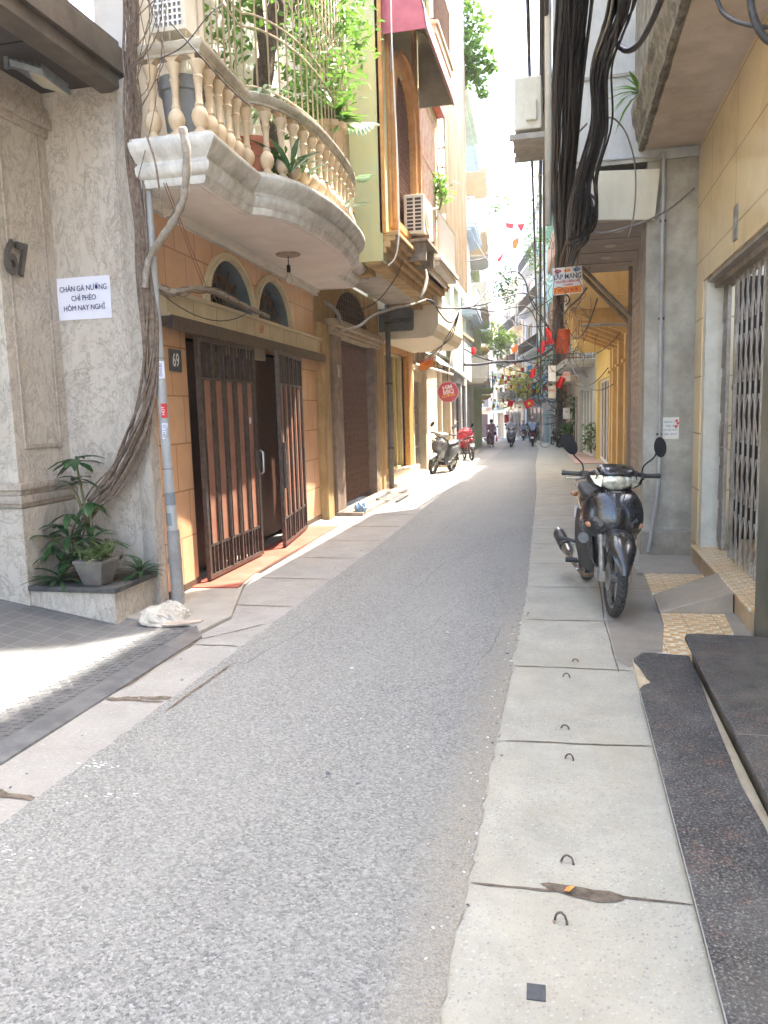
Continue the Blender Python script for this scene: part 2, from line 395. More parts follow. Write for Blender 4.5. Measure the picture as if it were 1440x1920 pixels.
steelstrip = mt('steel_strip', (.19, .20, .215), (.30, .31, .32), .38, .7, sc=7, bp=.1, dirt=.4, dirtc=(.26, .22, .18))
ochre = mt('old_ochre', (.42, .27, .10), (.52, .36, .16), .9, sc=3, bp=.35, bsc=30, dirt=.9, dirtc=(.15, .10, .06), streak=True)
brownstone = mt('brown_pilaster', (.20, .14, .10), (.30, .22, .16), .7, sc=4, bp=.2, dirt=.8, dirtc=(.09, .06, .045))
lime = mt('yellow_green_wall', (.56, .51, .24), (.50, .52, .31), .85, sc=1.6, bp=.15, bsc=35, dirt=.55, dirtc=(.40, .46, .33), streak=True)
orangetrim = mt('orange_trim', (.50, .24, .07), (.58, .31, .11), .7, sc=6, bp=.2, dirt=.4)
pinkm = mt('awning_pink', (.42, .10, .13), (.50, .14, .17), .7, sc=4, bp=.05)
awn_under = mt('awning_underside', (.36, .31, .22), (.29, .25, .18), .7, sc=5, dirt=.6, dirtc=(.16, .13, .09))
acwhite = mt('ac_casing', (.60, .56, .45), (.66, .62, .52), .55, sc=8, bp=.03, dirt=.3, dirtc=(.4, .33, .2))
rubber = mt('rubber', (.018, .018, .019), (.05, .047, .043), .85, sc=30, bp=.2, space='obj')
greywall = mt('grey_render', (.36, .345, .29), (.48, .46, .40), .92, sc=3, bp=.7, bsc=28, dirt=.85, dirtc=(.2, .18, .14))
greyup = mt('pale_grey_render', (.42, .42, .39), (.52, .52, .48), .9, sc=2.5, bp=.3, bsc=30, dirt=.5, dirtc=(.28, .27, .23), streak=True)
soffit78 = mt('stained_soffit', (.50, .42, .34), (.60, .52, .44), .9, sc=2.5, bp=.4, bsc=40, dirt=.4, dirtc=(.24, .18, .13))
moss = mt('mossy_concrete', (.33, .30, .24), (.16, .145, .11), .95, sc=12, bp=.9, bsc=40, dirt=.9, dirtc=(.05, .045, .035))
creampanel = mt('cream_panel', (.58, .55, .42), (.64, .61, .48), .7, sc=3, bp=.05, dirt=.35, dirtc=(.42, .37, .26), streak=True)
gategrey = mt('grey_gate_paint', (.21, .185, .15), (.33, .295, .245), .7, .0, sc=12, bp=.1, dirt=.7, dirtc=(.12, .08, .05))
cable_m = mt('black_cable', (.012, .012, .014), (.03, .03, .034), .5, sc=30, bp=.05)
cable_g = mt('grey_cable', (.16, .15, .14), (.22, .2, .18), .6, sc=30, bp=.05)
vine_m = mt('vine_bark', (.12, .085, .062), (.22, .165, .125), .9, sc=30, bp=.8, bsc=60)
branch_m = mt('grey_bark', (.25, .215, .17), (.36, .32, .27), .9, sc=22, bp=.8, bsc=50)
darkpot = mt('dark_pot', (.075, .07, .065), (.11, .1, .095), .7, sc=8, dirt=.5, dirtc=(.3, .27, .22))
terra = mt('terracotta', (.36, .12, .06), (.42, .16, .09), .8, sc=7)
clay = mt('clay_pot', (.60, .40, .24), (.66, .47, .3), .8, sc=7)
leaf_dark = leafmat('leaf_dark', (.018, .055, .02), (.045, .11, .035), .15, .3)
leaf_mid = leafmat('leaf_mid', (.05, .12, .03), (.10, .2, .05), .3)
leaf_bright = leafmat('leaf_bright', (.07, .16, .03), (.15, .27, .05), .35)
leaf_pale = leafmat('leaf_pale', (.22, .32, .2), (.42, .5, .4), .3)
stem_m = mt('plant_stem', (.13, .12, .06), (.2, .17, .09), .9)
redflag = mt('flag_red', (.60, .015, .02), (.66, .03, .03), .7, bp=.03)
yel = mt('flag_yellow', (.75, .55, .03), (.8, .6, .05), .7, bp=.03)
white = mt('white_paint', (.74, .74, .72), (.8, .8, .78), .6, bp=.03)
paper = mt('paper_white', (.72, .72, .80), (.76, .76, .84), .8, bp=.02)
ink = flat('ink_blue', (.035, .035, .12), .8)
inkred = flat('ink_red', (.6, .03, .03), .7)
orange = mt('sign_orange', (.8, .25, .04), (.85, .32, .05), .6, bp=.02)
# ---------------------------------------------------------------- ground, road, pavements
def interp(T, y):
    if y <= T[0][0]: return T[0][1]
    for (a, b), (c, d) in zip(T, T[1:]):
        if y <= c: return b+(d-b)*(y-a)/(c-a)
    return T[-1][1]
XL = [(-5, -2.1), (3, -2.06), (9, -2.06), (15, -2.2), (21.6, -2.47), (30, -2.75), (38, -3.0), (50, -3.7), (70, -5.5), (95, -9)]
XR = [(-5, -.3), (6, -.3), (14, -.5), (24, -.88), (38, -1.25), (50, -1.8), (70, -3.4), (95, -6.6)]
def strip(mb, f0, f1, y0, y1, z, dy=.25, nx=1):
    n = max(1, int((y1-y0)/dy)); rows = []
    for i in range(n+1):
        y = y0+(y1-y0)*i/n; a = f0(y); b = f1(y)
        rows.append([(a+(b-a)*k/nx, y, gz(y)+z) for k in range(nx+1)])
    mb.grid(rows)
def patch(mb, pts, z): mb.face([(p[0], p[1], gz(p[1])+z) for p in pts])
def blob(cx, cy, rx, ry, n=14, j=.3, rot=0):
    out = []
    for k in range(n):
        a = 2*PI*k/n; r = 1+random.uniform(-j, j)
        x = rx*r*math.cos(a); y = ry*r*math.sin(a)
        out.append((cx+x*math.cos(rot)-y*math.sin(rot), cy+x*math.sin(rot)+y*math.cos(rot)))
    return out
def jag(x0, y0, x1, y1, wdt, n=12, amp=1):
    """thin irregular crack polygon"""
    up = []; dn = []
    L = math.hypot(x1-x0, y1-y0); nx, ny = -(y1-y0)/L, (x1-x0)/L; off = 0
    for k in range(n+1):
        t = k/n; off += random.uniform(-.35, .35)*wdt*amp; off *= .95; h = wdt*random.uniform(.25, .6)*(1 if 0 < k < n else .3)
        x = x0+(x1-x0)*t+nx*off; y = y0+(y1-y0)*t+ny*off
        up.append((x+nx*h, y+ny*h)); dn.append((x-nx*h, y-ny*h))
    return up, dn
def crack(mb, x0, y0, x1, y1, wdt, z, n=12, amp=1):
    up, dn = jag(x0, y0, x1, y1, wdt, n, amp)
    for k in range(len(up)-1): patch(mb, [dn[k], dn[k+1], up[k+1], up[k]], z)
g = MB(); strip(g, lambda y: -60, lambda y: 60, -30, 14, -.012, 22, 2); strip(g, lambda y: -60, lambda y: 60, 14, 400, -.012, 20, 2)
tag(g.build('ground', cement), 'grey ground sheet beneath the whole street', kind='structure')
random.seed(3)
rl = {}
def jx(T, y, amp=.02):
    k = (id(T), round(y, 3))
    if k not in rl: rl[k] = interp(T, y)+random.uniform(-amp, amp)
    return rl[k]
road = MB(); strip(road, lambda y: jx(XL, y, .01), lambda y: jx(XR, y, .009), -3, 95, .004, .05, 3)
road.mi = 1
for (x0, y0, x1, y1) in [(-1.25, 6.2, -1.15, 7.4), (-1.15, 7.4, -.9, 8.1), (-1.9, 4.2, -1.75, 5.3), (-.5, 4.4, -.42, 5.3), (-1.5, 9, -1.35, 11.5), (-.95, 5.0, -.8, 5.9)]: crack(road, x0, y0, x1, y1, .0045, .0062, 40, 5)
road.mi = 3
for k in range(0):
    y = 1.25+5.5*random.random()**1.5; x = interp(XR, y)-abs(random.gauss(0, .05)); s_ = random.uniform(.004, .016); patch(road, blob(x, y, s_*.7, s_*random.uniform(1, 2), 8, .4), random.uniform(.0059, .0067))
tag(road.build('road', [asphalt, mt('crack_dark', (.08, .078, .075), (.13, .125, .12), .95, sc=30), concrete_mat('asphalt_patch', (.215, .213, .207), (.265, .26, .25), agg=False, dustf=.2), mt('sandy_edge', (.27, .245, .2), (.36, .33, .27), .95, sc=40, bp=.8, bsc=150)]), 'worn grey asphalt lane running away between the houses', kind='structure')
pr = MB(); strip(pr, lambda y: interp(XR, y)-.15, lambda y: 1.75, -3, 95, 0, .5, 2)
pr.mi = 1
for y in [2.295, 3.38, 4.43, 5.46, 6.5, 7.5, 8.6, 9.7, 10.9, 12.2, 13.6, 15.2, 17.0, 19, 21.5, 24]:
    crack(pr, interp(XR, y)+.01, y, .38 if y < 6 else .8, y+random.uniform(.0, .05), .012 if y < 8 else .02, .003)
patch(pr, [(-.075, 2.325), (-.05, 2.335), (0, 2.332), (.05, 2.33), (.09, 2.322), (.14, 2.325), (.175, 2.31), (.18, 2.29), (.15, 2.272), (.10, 2.262), (.05, 2.272), (0, 2.285), (-.04, 2.30)], .0035)      # earth-filled gap
crack(pr, .30, 4.4, .27, 5.5, .01, .003); crack(pr, .27, 5.5, .3, 7.6, .012, .003)
# earth along the asphalt edge
pr.mi = 3
for k in range(0):
    y = 1.3+7*random.random()**1.4; xx = interp(XR, y); s_ = random.uniform(.006, .022); patch(pr, blob(xx+random.gauss(.004, .012), y, s_*.6, s_*random.uniform(1, 2.6), 9, .4), random.uniform(.0042, .0062))
# darker worn cement beside the mosaic
pr.mi = 2; patch(pr, [(.30, 4.62), (.36, 4.5), (.62, 4.9), (.66, 5.5), (.66, 7.0), (.62, 7.6), (.34, 7.5), (.31, 6.3), (.29, 5.5)], .0025)
tag(pr.build('pavement', [paveR, dark_dirt, concrete_mat('worn_cement', (.20, .18, .15), (.27, .245, .205), agg=False, dustf=.3), mt('sandy_edge', (.27, .245, .2), (.36, .33, .27), .95, sc=40, bp=.8, bsc=150)]), 'pale concrete pavement strip on the right of the asphalt', kind='structure')
pl = MB(); strip(pl, lambda y: -4.9, lambda y: interp(XL, y)+.15, -3, 95, 0, .5, 2)
pl.mi = 1
for y in [2.51, 3.57, 4.56, 5.6, 6.6, 7.6, 8.7, 9.8, 11, 12.2, 13.5, 15, 17, 19, 21.5, 24]:
    crack(pl, -2.4 if y < 5 else -2.75, y, interp(XL, y)-.02, y+random.uniform(0, .05), .02 if y < 8 else .03, .003)
crack(pl, -2.42, 3.57, -2.0, 3.59, .05, .0035, 16); crack(pl, -2.42, 2.49, -2.03, 2.53, .045, .0035, 16)
crack(pl, -2.0, 3.45, -1.98, 4.2, .02, .007, 8); crack(pl, -2.42, 3.7, -2.42, 4.7, .03, .0036, 10)
crack(pl, -2.45, 4.62, -2.1, 5.1, .012, .004, 12); crack(pl, -2.6, 5.05, -2.45, 4.65, .06, .004, 10)
tag(pl.build('pavement', [paveL, dark_dirt]), 'grey concrete pavement strip on the left of the asphalt', kind='structure')
# chalky white scuffs on the asphalt, and scattered chips
sc_ = MB()
for (cx, cy, n) in [(-1.98, 2.83, 26), (-1.9, 2.15, 20), (-1.75, 2.6, 8)]:
    for k in range(n):
        x = cx+random.gauss(0, .045); y = cy+random.gauss(0, .02); patch(sc_, blob(x, y, random.uniform(.002, .014), random.uniform(.001, .004), 6, .4), .0068)
tag(sc_.build('chalk_scuffs', white), 'white scuff marks on the asphalt near the left edge', kind='stuff')
chips = MB(); random.seed(9)
for k in range(420):
    side = random.random()
    if side < .55: y = random.uniform(1.5, 7); x = interp(XR, y)+random.gauss(-.03, .035)
    elif side < .8: y = random.uniform(1.5, 6); x = random.uniform(-2.0, -.3)
    else: y = random.uniform(2.5, 9); x = interp(XL, y)+random.gauss(-.1, .2)
    r = random.uniform(.002, .007) if random.random() < .9 else random.uniform(.007, .013)
    z = gz(y)+.004; a = random.uniform(0, PI)
    b_ = blob(x, y, r, r*random.uniform(.5, .9), 6, .25, a); T = [(px*.6+x*.4, py*.6+y*.4, z+r*random.uniform(.3, .6)) for px, py in b_]; B = [(px, py, z) for px, py in b_]
    chips.mi = random.choice((0, 0, 1, 2)); I = chips.grid([B, T], True); chips.fi(I[1])
tag(chips.build('gravel', [mt('chip_grey', (.2, .2, .2), (.3, .3, .29), sc=30), mt('chip_dark', (.07, .075, .085), (.12, .12, .13), sc=30), mt('chip_pale', (.45, .43, .4), (.55, .53, .5), sc=30)]), 'loose grit and gravel chips strewn along the asphalt edges', 'gravel', kind='stuff')
# ---- forecourt of the stone building: tiled ramp
fc = MB()
fx0 = -6.5
for (x0, x1, zz0, zz1) in [(-2.82, -3.2, .0, .005), (-3.2, -4.15, .005, .17), (-4.15, fx0, .17, .32)]:
    fc.face([(x0, 1.0, zz0+.006), (x1, 1.0, zz1+.006), (x1, 5.7 if x1 < -3.1 else 5.2, zz1+.006), (x0, 5.2, zz0+.006)])
ftile = brickmat('forecourt_tile', (.13, .13, .125), (.165, .163, .155), (.24, .23, .21), 'XY', .135, .135, .004, 0, .8, dirt=.4, dirtc=(.08, .075, .07))
tag(fc.build('forecourt', ftile), 'pale square-tiled forecourt sloping up to the stone building', kind='structure')
# ---- steel drain cover along the forecourt
def attach_(): pass
root = empty('drain_cover', (-2.62, 3, 0), 0, 'long chequered steel drain cover beside the tiled forecourt', 'drain cover')
def W(o, root): o.parent = root; o.matrix_parent_inverse = root.matrix_world.inverted(); return o
def attach(o, root):
    o.parent = root; o.matrix_parent_inverse = Matrix.LocRotScale(root.location, root.rotation_euler, None).inverted(); return o
p = MB(); p.hexa([(-2.84, .8, .005), (-2.56, .8, .003), (-2.56, 4.95, .003), (-2.8, 4.95, .005), (-2.84, .8, .022), (-2.56, .8, .018), (-2.56, 4.95, .018), (-2.8, 4.95, .022)])
for i in range(92):       # raised studs and dashes
    for j in range(6):
        x = -2.81+j*.043; y = .9+i*.043
        if y > 4.9: continue
        if (i+j) % 2: p.lathe([(.011, 0), (.008, .0035)], (x, y, .0205), 7)
        else:
            a = .5; dx = .017*math.cos(a); dy = .017*math.sin(a); p.bar((x-dx, y-dy, .0215), (x+dx, y+dy, .0215), .007, .004)
attach(p.build('plate', steelplate), root)
p = MB(); p.hexa([(-2.556, .8, .0), (-2.42, .8, 0), (-2.42, 4.72, 0), (-2.556, 4.95, 0), (-2.556, .8, .028), (-2.42, .8, .012), (-2.42, 4.72, .012), (-2.556, 4.95, .028)])
for i in range(34):
    for j in range(4):
        x = -2.54+j*.03; y = 1.0+i*.06
        if y > 3.1: continue
        p.bar((x-.012, y-.01*(-1)**(i+j), .024-.0035*j), (x+.012, y+.01*(-1)**(i+j), .0205-.0035*j), .007, .008)
attach(p.build('edge_strip', steelstrip), root)
# ---- cement kerb apron between drain and orange house, and the red step
ap = MB()
ap.prism([(-2.9, 4.97), (-2.55, 4.9), (-2.47, 4.78), (-2.42, 5.2), (-2.75, 6.2), (-2.85, 6.9), (-2.86, 9.9), (-3.4, 10.3), (-3.4, 5.1)], -.01, .03)
tag(ap.build('kerb', cement, bevel=.01), 'rough cement kerb apron in front of the orange-tiled house', kind='structure')
rs = MB(); rs.prism([(-2.74, 6.05), (-2.82, 6.6), (-2.84, 7.3), (-2.86, 8.6), (-2.88, 9.6), (-3.3, 9.6), (-3.2, 6.0)], .025, .04)
tag(rs.build('kerb', mt('red_step', (.34, .07, .035), (.28, .07, .04), .7, sc=6, bp=.2, dirt=.4, dirtc=(.30, .22, .17))), 'red painted doorstep strip below the sliding gates', kind='structure')
# ---- lump of broken concrete
random.seed(21)
b_ = MB(); b_.ball((0, 0, 0), 1, 44, 28)
o = b_.build('broken_concrete', mt('pale_concrete_lump', (.40, .37, .31), (.52, .48, .41), .95, sc=8, bp=1.0, bsc=35, dirt=.4, dirtc=(.3, .24, .16)), smooth=False)
from mathutils import noise as mn
for v in o.data.vertices:
    c = Vector(v.co); n_ = mn.noise(c*1.2+Vector((3, 1, 0)))*.35+abs(mn.noise(c*2.6))*.28-.1+mn.noise(c*7)*.10+mn.noise(c*15)*.06
    c *= (1+n_); c.z = max(c.z, -.02); k_ = 1.12-.45*max(0, c.z); v.co = (c.x*.19*k_, c.y*.16*k_, (c.z+.02)*.135)
o.location = (-2.86, 5.08, .0); o.rotation_euler = (0, .1, .5)
tag(o, 'jagged lump of pale broken concrete beside the planter and drainpipe', 'concrete lump')
o = MB().prism(blob(-2.66, 4.93, .14, .05, 12, .25, .5), .03, .042).build('stone_slab', marble_dark)
tag(o, 'thin flat stone slab lying at the end of the steel drain cover', 'stone slab')
# ---- granite steps
r1 = empty('granite_step', (.55, 3, 0), 0, 'lower dark granite step with a broken corner, flush with the pavement', 'step')
edge = [(.37, -1.0), (.371, 4.0), (.395, 4.06)]
chip_ = [(.43, 4.10), (.45, 4.16), (.43, 4.22), (.42, 4.30), (.41, 4.38), (.40, 4.44), (.385, 4.50), (.44, 4.62), (.50, 4.63), (.70, 4.60)]
poly = edge+chip_+[(.695, 4.2), (.68, 3.9), (.665, 3.4), (.655, 3.0), (.67, 2.7), (.64, 2.2), (.66, 1.5), (.65, -1.0)]
attach(MB().prism(poly, .035, .056).build('slab', granite, bevel=.003), r1)
attach(MB().prism([(.38, -1), (.38, 4.0), (.385, 4.55), (.45, 4.6), (.705, 4.58), (.705, -1)], 0, .034).build('cement_bed', mt('sandy_cement', (.40, .33, .22), (.5, .43, .3), .95, sc=6, bp=.5, bsc=60)), r1)
m = MB(); m.bar((.3715, -1, .05), (.3725, 3.98, .05), .003, .014); attach(m.build('edge_trim', mt('trim', (.3, .3, .29), sc=20)), r1)
r2 = empty('granite_step', (1.0, 3, 0), 0, 'upper dark granite step at the right edge, higher than its broken-cornered neighbour', 'step')
attach(MB().prism([(.685, -1.2), (.685, 4.68), (.70, 4.74), (.76, 4.76), (1.6, 4.72), (1.6, -1.2)], .12, .145).build('slab', granite, bevel=.006), r2)
attach(MB().box(.722, 1.6, -1.2, 4.66, 0, .12).build('riser', mt('dark_riser', (.06, .05, .04), (.14, .12, .09), .7, sc=6, dirt=.5, dirtc=(.25, .2, .13))), r2)
m = MB(); m.box(.69, 1.6, 3.28, 3.284, .1455, .146); attach(m.build('joint', cement), r2)
# ---- mosaic tiled strip before the yellow house
mos, n, b = new_mat('mosaic_tile', .3)
pos = node(n, 'ShaderNodeNewGeometry').outputs['Position']
def chan(vec, s, off=(0, 0, 0)):
    mp = node(n, 'ShaderNodeMapping'); mp.inputs['Scale'].default_value = (s, s, s); mp.inputs['Location'].default_value = off; n.links.new(vec, mp.inputs[0]); return mp.outputs[0]
br = node(n, 'ShaderNodeTexBrick'); br.offset = .5; br.inputs['Scale'].default_value = 1; br.inputs['Brick Width'].default_value = .11; br.inputs['Row Height'].default_value = .055
br.inputs['Mortar Size'].default_value = .003; br.inputs['Bias'].default_value = -.1
for k, c in (('Color1', (.52, .29, .085)), ('Color2', (.64, .42, .17)), ('Mortar', (.70, .66, .54))): br.inputs[k].default_value = rgba(c)
n.links.new(pos, br.inputs['Vector'])
b2 = node(n, 'ShaderNodeTexBrick'); b2.offset = .5; b2.inputs['Scale'].default_value = 1; b2.inputs['Brick Width'].default_value = .1; b2.inputs['Row Height'].default_value = .05; b2.inputs['Mortar Size'].default_value = .010
b2.inputs['Mortar Smooth'].default_value = 0
mk = node(n, 'ShaderNodeTexChecker'); mk.inputs['Scale'].default_value = 18; n.links.new(pos, mk.inputs['Vector']); n.links.new(pos, b2.inputs['Vector'])
mm = node(n, 'ShaderNodeMath', operation='MULTIPLY'); n.links.new(b2.outputs['Fac'], mm.inputs[0]); n.links.new(mk.outputs['Fac'], mm.inputs[1])
col = mixc(n, mm.outputs[0], br.outputs['Color'], (.72, .68, .55))
b3 = node(n, 'ShaderNodeTexBrick'); b3.offset = 0; b3.inputs['Scale'].default_value = 1; b3.inputs['Brick Width'].default_value = .2; b3.inputs['Row Height'].default_value = .2; b3.inputs['Mortar Size'].default_value = .0025; n.links.new(pos, b3.inputs['Vector'])
col = mixc(n, b3.outputs['Fac'], col, (.2, .14, .08))
col = mixc(n, ramp(n, noise(n, pos, 5, 7, .75), [(.5, 0.0), (.7, .5)]), col, (.36, .3, .21))
n.links.new(col, b.inputs['Base Color'])
pt = MB(); pt.prism([(.56, 4.66), (.655, 5.4), (.67, 5.75), (1.17, 5.75), (1.17, 4.6)], .004, .02)
pt.prism([(.672, 6.3), (.675, 7.05), (1.17, 7.05), (1.17, 6.3)], .004, .02)
tag(pt.build('pavement', mos), 'yellow mosaic-tiled strip in front of the yellow house step', kind='structure')
tag(MB().prism([(.62, 7.05), (.68, 7.4), (.72, 7.97), (1.3, 7.97), (1.17, 7.05)], .003, .024).build('pavement', cement), 'cement patch between mosaic and the grey pillar', kind='structure')
tag(MB().prism([(1.02, 4.7), (1.1, 5.75), (1.17, 5.75), (1.17, 4.7)], .004, .027).build('pavement', concrete_mat('worn_cement', (0, 0, 0), (0, 0, 0))), 'worn cement fillet beside the mosaic strip', kind='structure')
rp = MB(); rp.hexa([(.66, 5.68, .02), (1.155, 5.72, .02), (1.155, 6.35, .02), (.67, 6.2, .02), (.66, 5.70, .03), (1.155, 5.74, .17), (1.155, 6.33, .19), (.67, 6.19, .035)])
tag(rp.build('ramp', concrete_mat('ramp_cement', (.24, .195, .145), (.34, .285, .215), agg=False, dustf=.3), bevel=.006), 'cement wedge ramp rising from the mosaic to the yellow house step', 'ramp')
bt = MB(); bt.prism([(.50, 4.66), (.62, 4.66), (.63, 4.70), (.53, 4.71)], .018, .03)
tag(bt.build('broken_tile', white), 'shard of pale tile lying at the end of the lower granite step', 'tile shard')
# ---- small things on the right pavement
hoopm = mt('hoop_iron', (.06, .045, .045), (.12, .095, .09), .6, .4, sc=60)
hoops = [(.06, 4.56, .9, .7, 'small iron tie hoop bent flat near the mosaic strip, farthest of the row'), (.01, 4.28, 1, 1, 'iron tie hoop in the pavement just before the second crack from the steps'),
         (0, 3.56, 1, .8, 'low iron tie hoop just beyond a slab joint, fourth from the camera'), (.02, 3.24, 1, 1, 'iron tie hoop in the pavement in the middle of the row, third from the camera'),
         (.01, 2.46, 1.1, 1, 'leaning iron tie hoop just beyond the earth-filled gap'), (-.01, 2.15, 1.0, 1.2, 'upright iron tie hoop just before the earth-filled gap, nearest to the camera')]
rust_ = MB(); random.seed(66)
for x, y, s, hh, lb in hoops:
    for sx_ in (-1, 1): patch(rust_, blob(x+sx_*.019*s, y-.004, .004, .006, 9, .45), .0045)
    pts = [(math.cos(PI*k/10)*.019*s, random.uniform(-.002, .002)+(.006 if hh < 1 else 0), math.sin(PI*k/10)*.026*hh-.002) for k in range(11)]
    o = MB().tube(pts, .0035, 7).build('tie_hoop', hoopm, smooth=True, loc=(x, y, 0)); o.rotation_euler = (random.uniform(-.3, .1), 0, random.uniform(-.5, .2)); tag(o, lb, 'iron hoop', 'iron tie hoops set in the right pavement')
tag(rust_.build('rust_stains', mt('hoop_rust', (.22, .14, .085), (.29, .23, .17), .9, sc=60, bp=.2)), 'small rust stains where the iron hoops enter the pavement', kind='stuff')
lf = MB().leaf((0, 0, .006), (1, .1, .2), (0, 0, 1), .035, .026, -.3); lf.ball((.012, .004, .01), .008, 7, 5)
tag(lf.build('dry_leaf', mt('leaf_orange', (.6, .2, .04), (.7, .3, .08), sc=60), loc=(.0, 2.29, .004)), 'curled orange dry leaf lying in the earth-filled pavement gap', 'leaf')
o = MB().box(-.024, .024, -.028, .028, 0, .004).build('rubber_patch', mt('black_patch', (.03, .035, .04), (.055, .06, .065), .6, sc=40), bevel=.001, loc=(-.07, 1.855, .0)); o.rotation_euler[2] = .03
tag(o, 'small black square of rubber stuck to the pavement near the camera', 'rubber square')
# ---------------------------------------------------------------- LEFT: stone building (number 67)
def house(label, cat='house', loc=(0, 0, 0), name='house', group=None): return empty(name, loc, 0, label, cat, group)
def part(mb, name, mat, root, **k): return attach(mb.build(name, mat, **k), root)
h67 = house('marble-clad building with a dark metal canopy and the number 67', 'building', (-4.5, 5.6, 0), 'stone_building')
m = MB(); m.prism([(-4.06, 5.57), (-3.33, 5.57), (-3.15, 5.48), (-3.15, 5.62), (-4.06, 5.62)], 0, 3.999)          # pillar behind the planter
m.box(-9, -4.06, 6.0, 6.2, 0, 4)
part(m, 'wall', marble, h67)
m = MB()                                                     # projecting pilaster with a corner
m.box(-5.6, -3.90, 4.9, 5.62, 0.0, .86); m.box(-5.62, -3.93, 4.93, 5.62, .86, 3.999)
part(m, 'pilaster', marble, h67, bevel=.004)
m = MB()                                                     # sunk panels: raised frames
for (x0, x1, z0, z1) in [(-5.4, -4.06, 1.3, 3.75)]:
    m.box(x0, x1, 4.915, 4.93, z0, z0+.05); m.box(x0, x1, 4.915, 4.93, z1, z1+.05); m.box(x1-.05, x1, 4.915, 4.93, z0+.05, z1)
m.box(-3.93, -3.915, 5.02, 5.05, 1.3, 3.7); m.box(-3.93, -3.915, 5.44, 5.47, 1.3, 3.7); m.box(-3.93, -3.915, 5.05, 5.44, 1.3, 1.33); m.box(-3.93, -3.915, 5.05, 5.44, 3.67, 3.7)
part(m, 'panel_moulding', marble_dark, h67, bevel=.004)
m = MB()                                                     # dado mouldings around the corner
for z0, z1, o in [(.87, .90, .02), (.90, .96, .045), (.96, 1.0, .03), (1.0, 1.05, .06)]:
    m.prism([(-5.7, 4.93-o), (-3.93+o, 4.93-o), (-3.93+o, 5.568), (-5.7, 5.568)], z0, z1)
part(m, 'dado_moulding', marble_dark, h67, bevel=.006)
m = MB()
for z0, z1, o in [(3.66, 3.72, .03), (3.72, 3.80, .07), (3.80, 3.86, .05)]:
    m.prism([(-5.7, 4.93-o), (-3.93+o, 4.93-o), (-3.93+o, 5.568), (-5.7, 5.568)], z0, z1)
part(m, 'capital_moulding', marble_dark, h67, bevel=.006)
# joints in the marble
m = MB()
for z in (2.58,): m.box(-4.06, -3.335, 5.567, 5.5705, z, z+.005)
m.box(-4.06, -3.335, 5.567, 5.5705, 1.07, 1.075)
m.box(-3.345, -3.341, 5.567, 5.5705, 0, 3.97)
part(m, 'joint', marble_dark, h67)
# canopy
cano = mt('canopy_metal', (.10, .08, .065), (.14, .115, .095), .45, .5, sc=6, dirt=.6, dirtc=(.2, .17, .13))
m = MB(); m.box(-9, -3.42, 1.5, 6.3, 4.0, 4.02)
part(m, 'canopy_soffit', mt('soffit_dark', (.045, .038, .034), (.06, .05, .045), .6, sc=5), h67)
m = MB()
for y in (2.6, 3.7, 4.8): m.box(-9, -3.44, y, y+.008, 3.993, 3.999)
m.box(-4.6, -4.592, 1.5, 5.5, 3.993, 3.999)
part(m, 'soffit_joint', black, h67)
m = MB(); m.box(-3.42, -3.24, 1.5, 5.75, 3.94, 4.04); m.box(-3.26, -3.2, 1.5, 5.80, 4.04, 4.22); m.box(-3.42, -3.26, 1.5, 5.78, 4.04, 4.30)
m.box(-9, -3.42, 1.5, 6.3, 4.22, 4.30)
part(m, 'canopy_fascia', cano, h67, bevel=.004)
m = MB()                                                     # cornice of the upper floor
for z0, z1, o in [(4.3, 4.5, .0), (4.5, 4.58, .1), (4.58, 4.70, .16), (4.70, 4.78, .24), (4.78, 5.6, -.02), (5.6, 5.75, .12), (5.75, 9.0, -.05)]:
    m.box(-9, -3.62+o, 1.5, 5.4, z0, z1)
part(m, 'cornice', cream, h67, bevel=.008)
m = MB(); m.box(-9, -4.2, -2, 1.5, 0, 9)
part(m, 'wall', cream, h67)
text_mesh('house_number', '67', mt('dark_steel_letters', (.10, .09, .08), (.14, .125, .11), .45, .4, sc=9), None, basis((-3.90, 5.08, 2.67), (0, 1, 0), (0, 0, 1)), .33, .014, bold=.008, sx=.72)
attach(bpy.data.objects['house_number'], h67)
# paper notice
no = empty('paper_notice', (-3.69, 5.56, 2.45), 0, 'white paper notice in Vietnamese taped to the marble pillar', 'notice')
m = MB()
rows = [[(-3.925+.47*i/6, 5.562-.004*math.sin(i*1.3+j), 2.29+.325*j/4-.012*i/6*0) for i in range(7)] for j in range(5)]
m.grid(rows); part(m, 'sheet', paper, no, recalc=False)
attach(text_mesh('lettering', ['CHÂN GÀ NƯỚNG', 'CHÍ PHÈO', 'HÔM NAY NGHỈ'], ink, None, basis((-3.69, 5.555, 2.452), (1, 0, .012), (0, 0, 1)), .058, .0006, spacing=1.28, bold=0, sx=.84), no)
# floodlight under the canopy
fl = empty('floodlight', (-3.62, 5.3, 3.95), 0, 'small grey floodlight clamped under the dark canopy edge', 'floodlight')
flm = mt('floodlight_grey', (.16, .18, .2), (.22, .24, .26), .4, .5, sc=20)
m = MB(); m.hexa([(-3.72, 4.95, 3.93), (-3.50, 5.0, 3.86), (-3.44, 5.22, 3.80), (-3.64, 5.18, 3.86), (-3.72, 4.94, 3.97), (-3.50, 4.99, 3.90), (-3.44, 5.21, 3.84), (-3.64, 5.17, 3.90)])
for k in range(5): m.bar((-3.70+k*.045, 4.97+k*.01, 3.975-k*.012), (-3.63+k*.045, 5.16+k*.01, 3.905-k*.012), .006, .03)
part(m, 'housing', flm, fl, bevel=.006)
m = MB(); m.tube([(-3.74, 5.0, 3.99), (-3.76, 4.98, 3.94), (-3.70, 5.0, 3.93)], .012, 8); m.bar((-3.76, 4.97, 3.92), (-3.76, 4.97, 4.0), .03, .02); part(m, 'bracket', flm, fl)
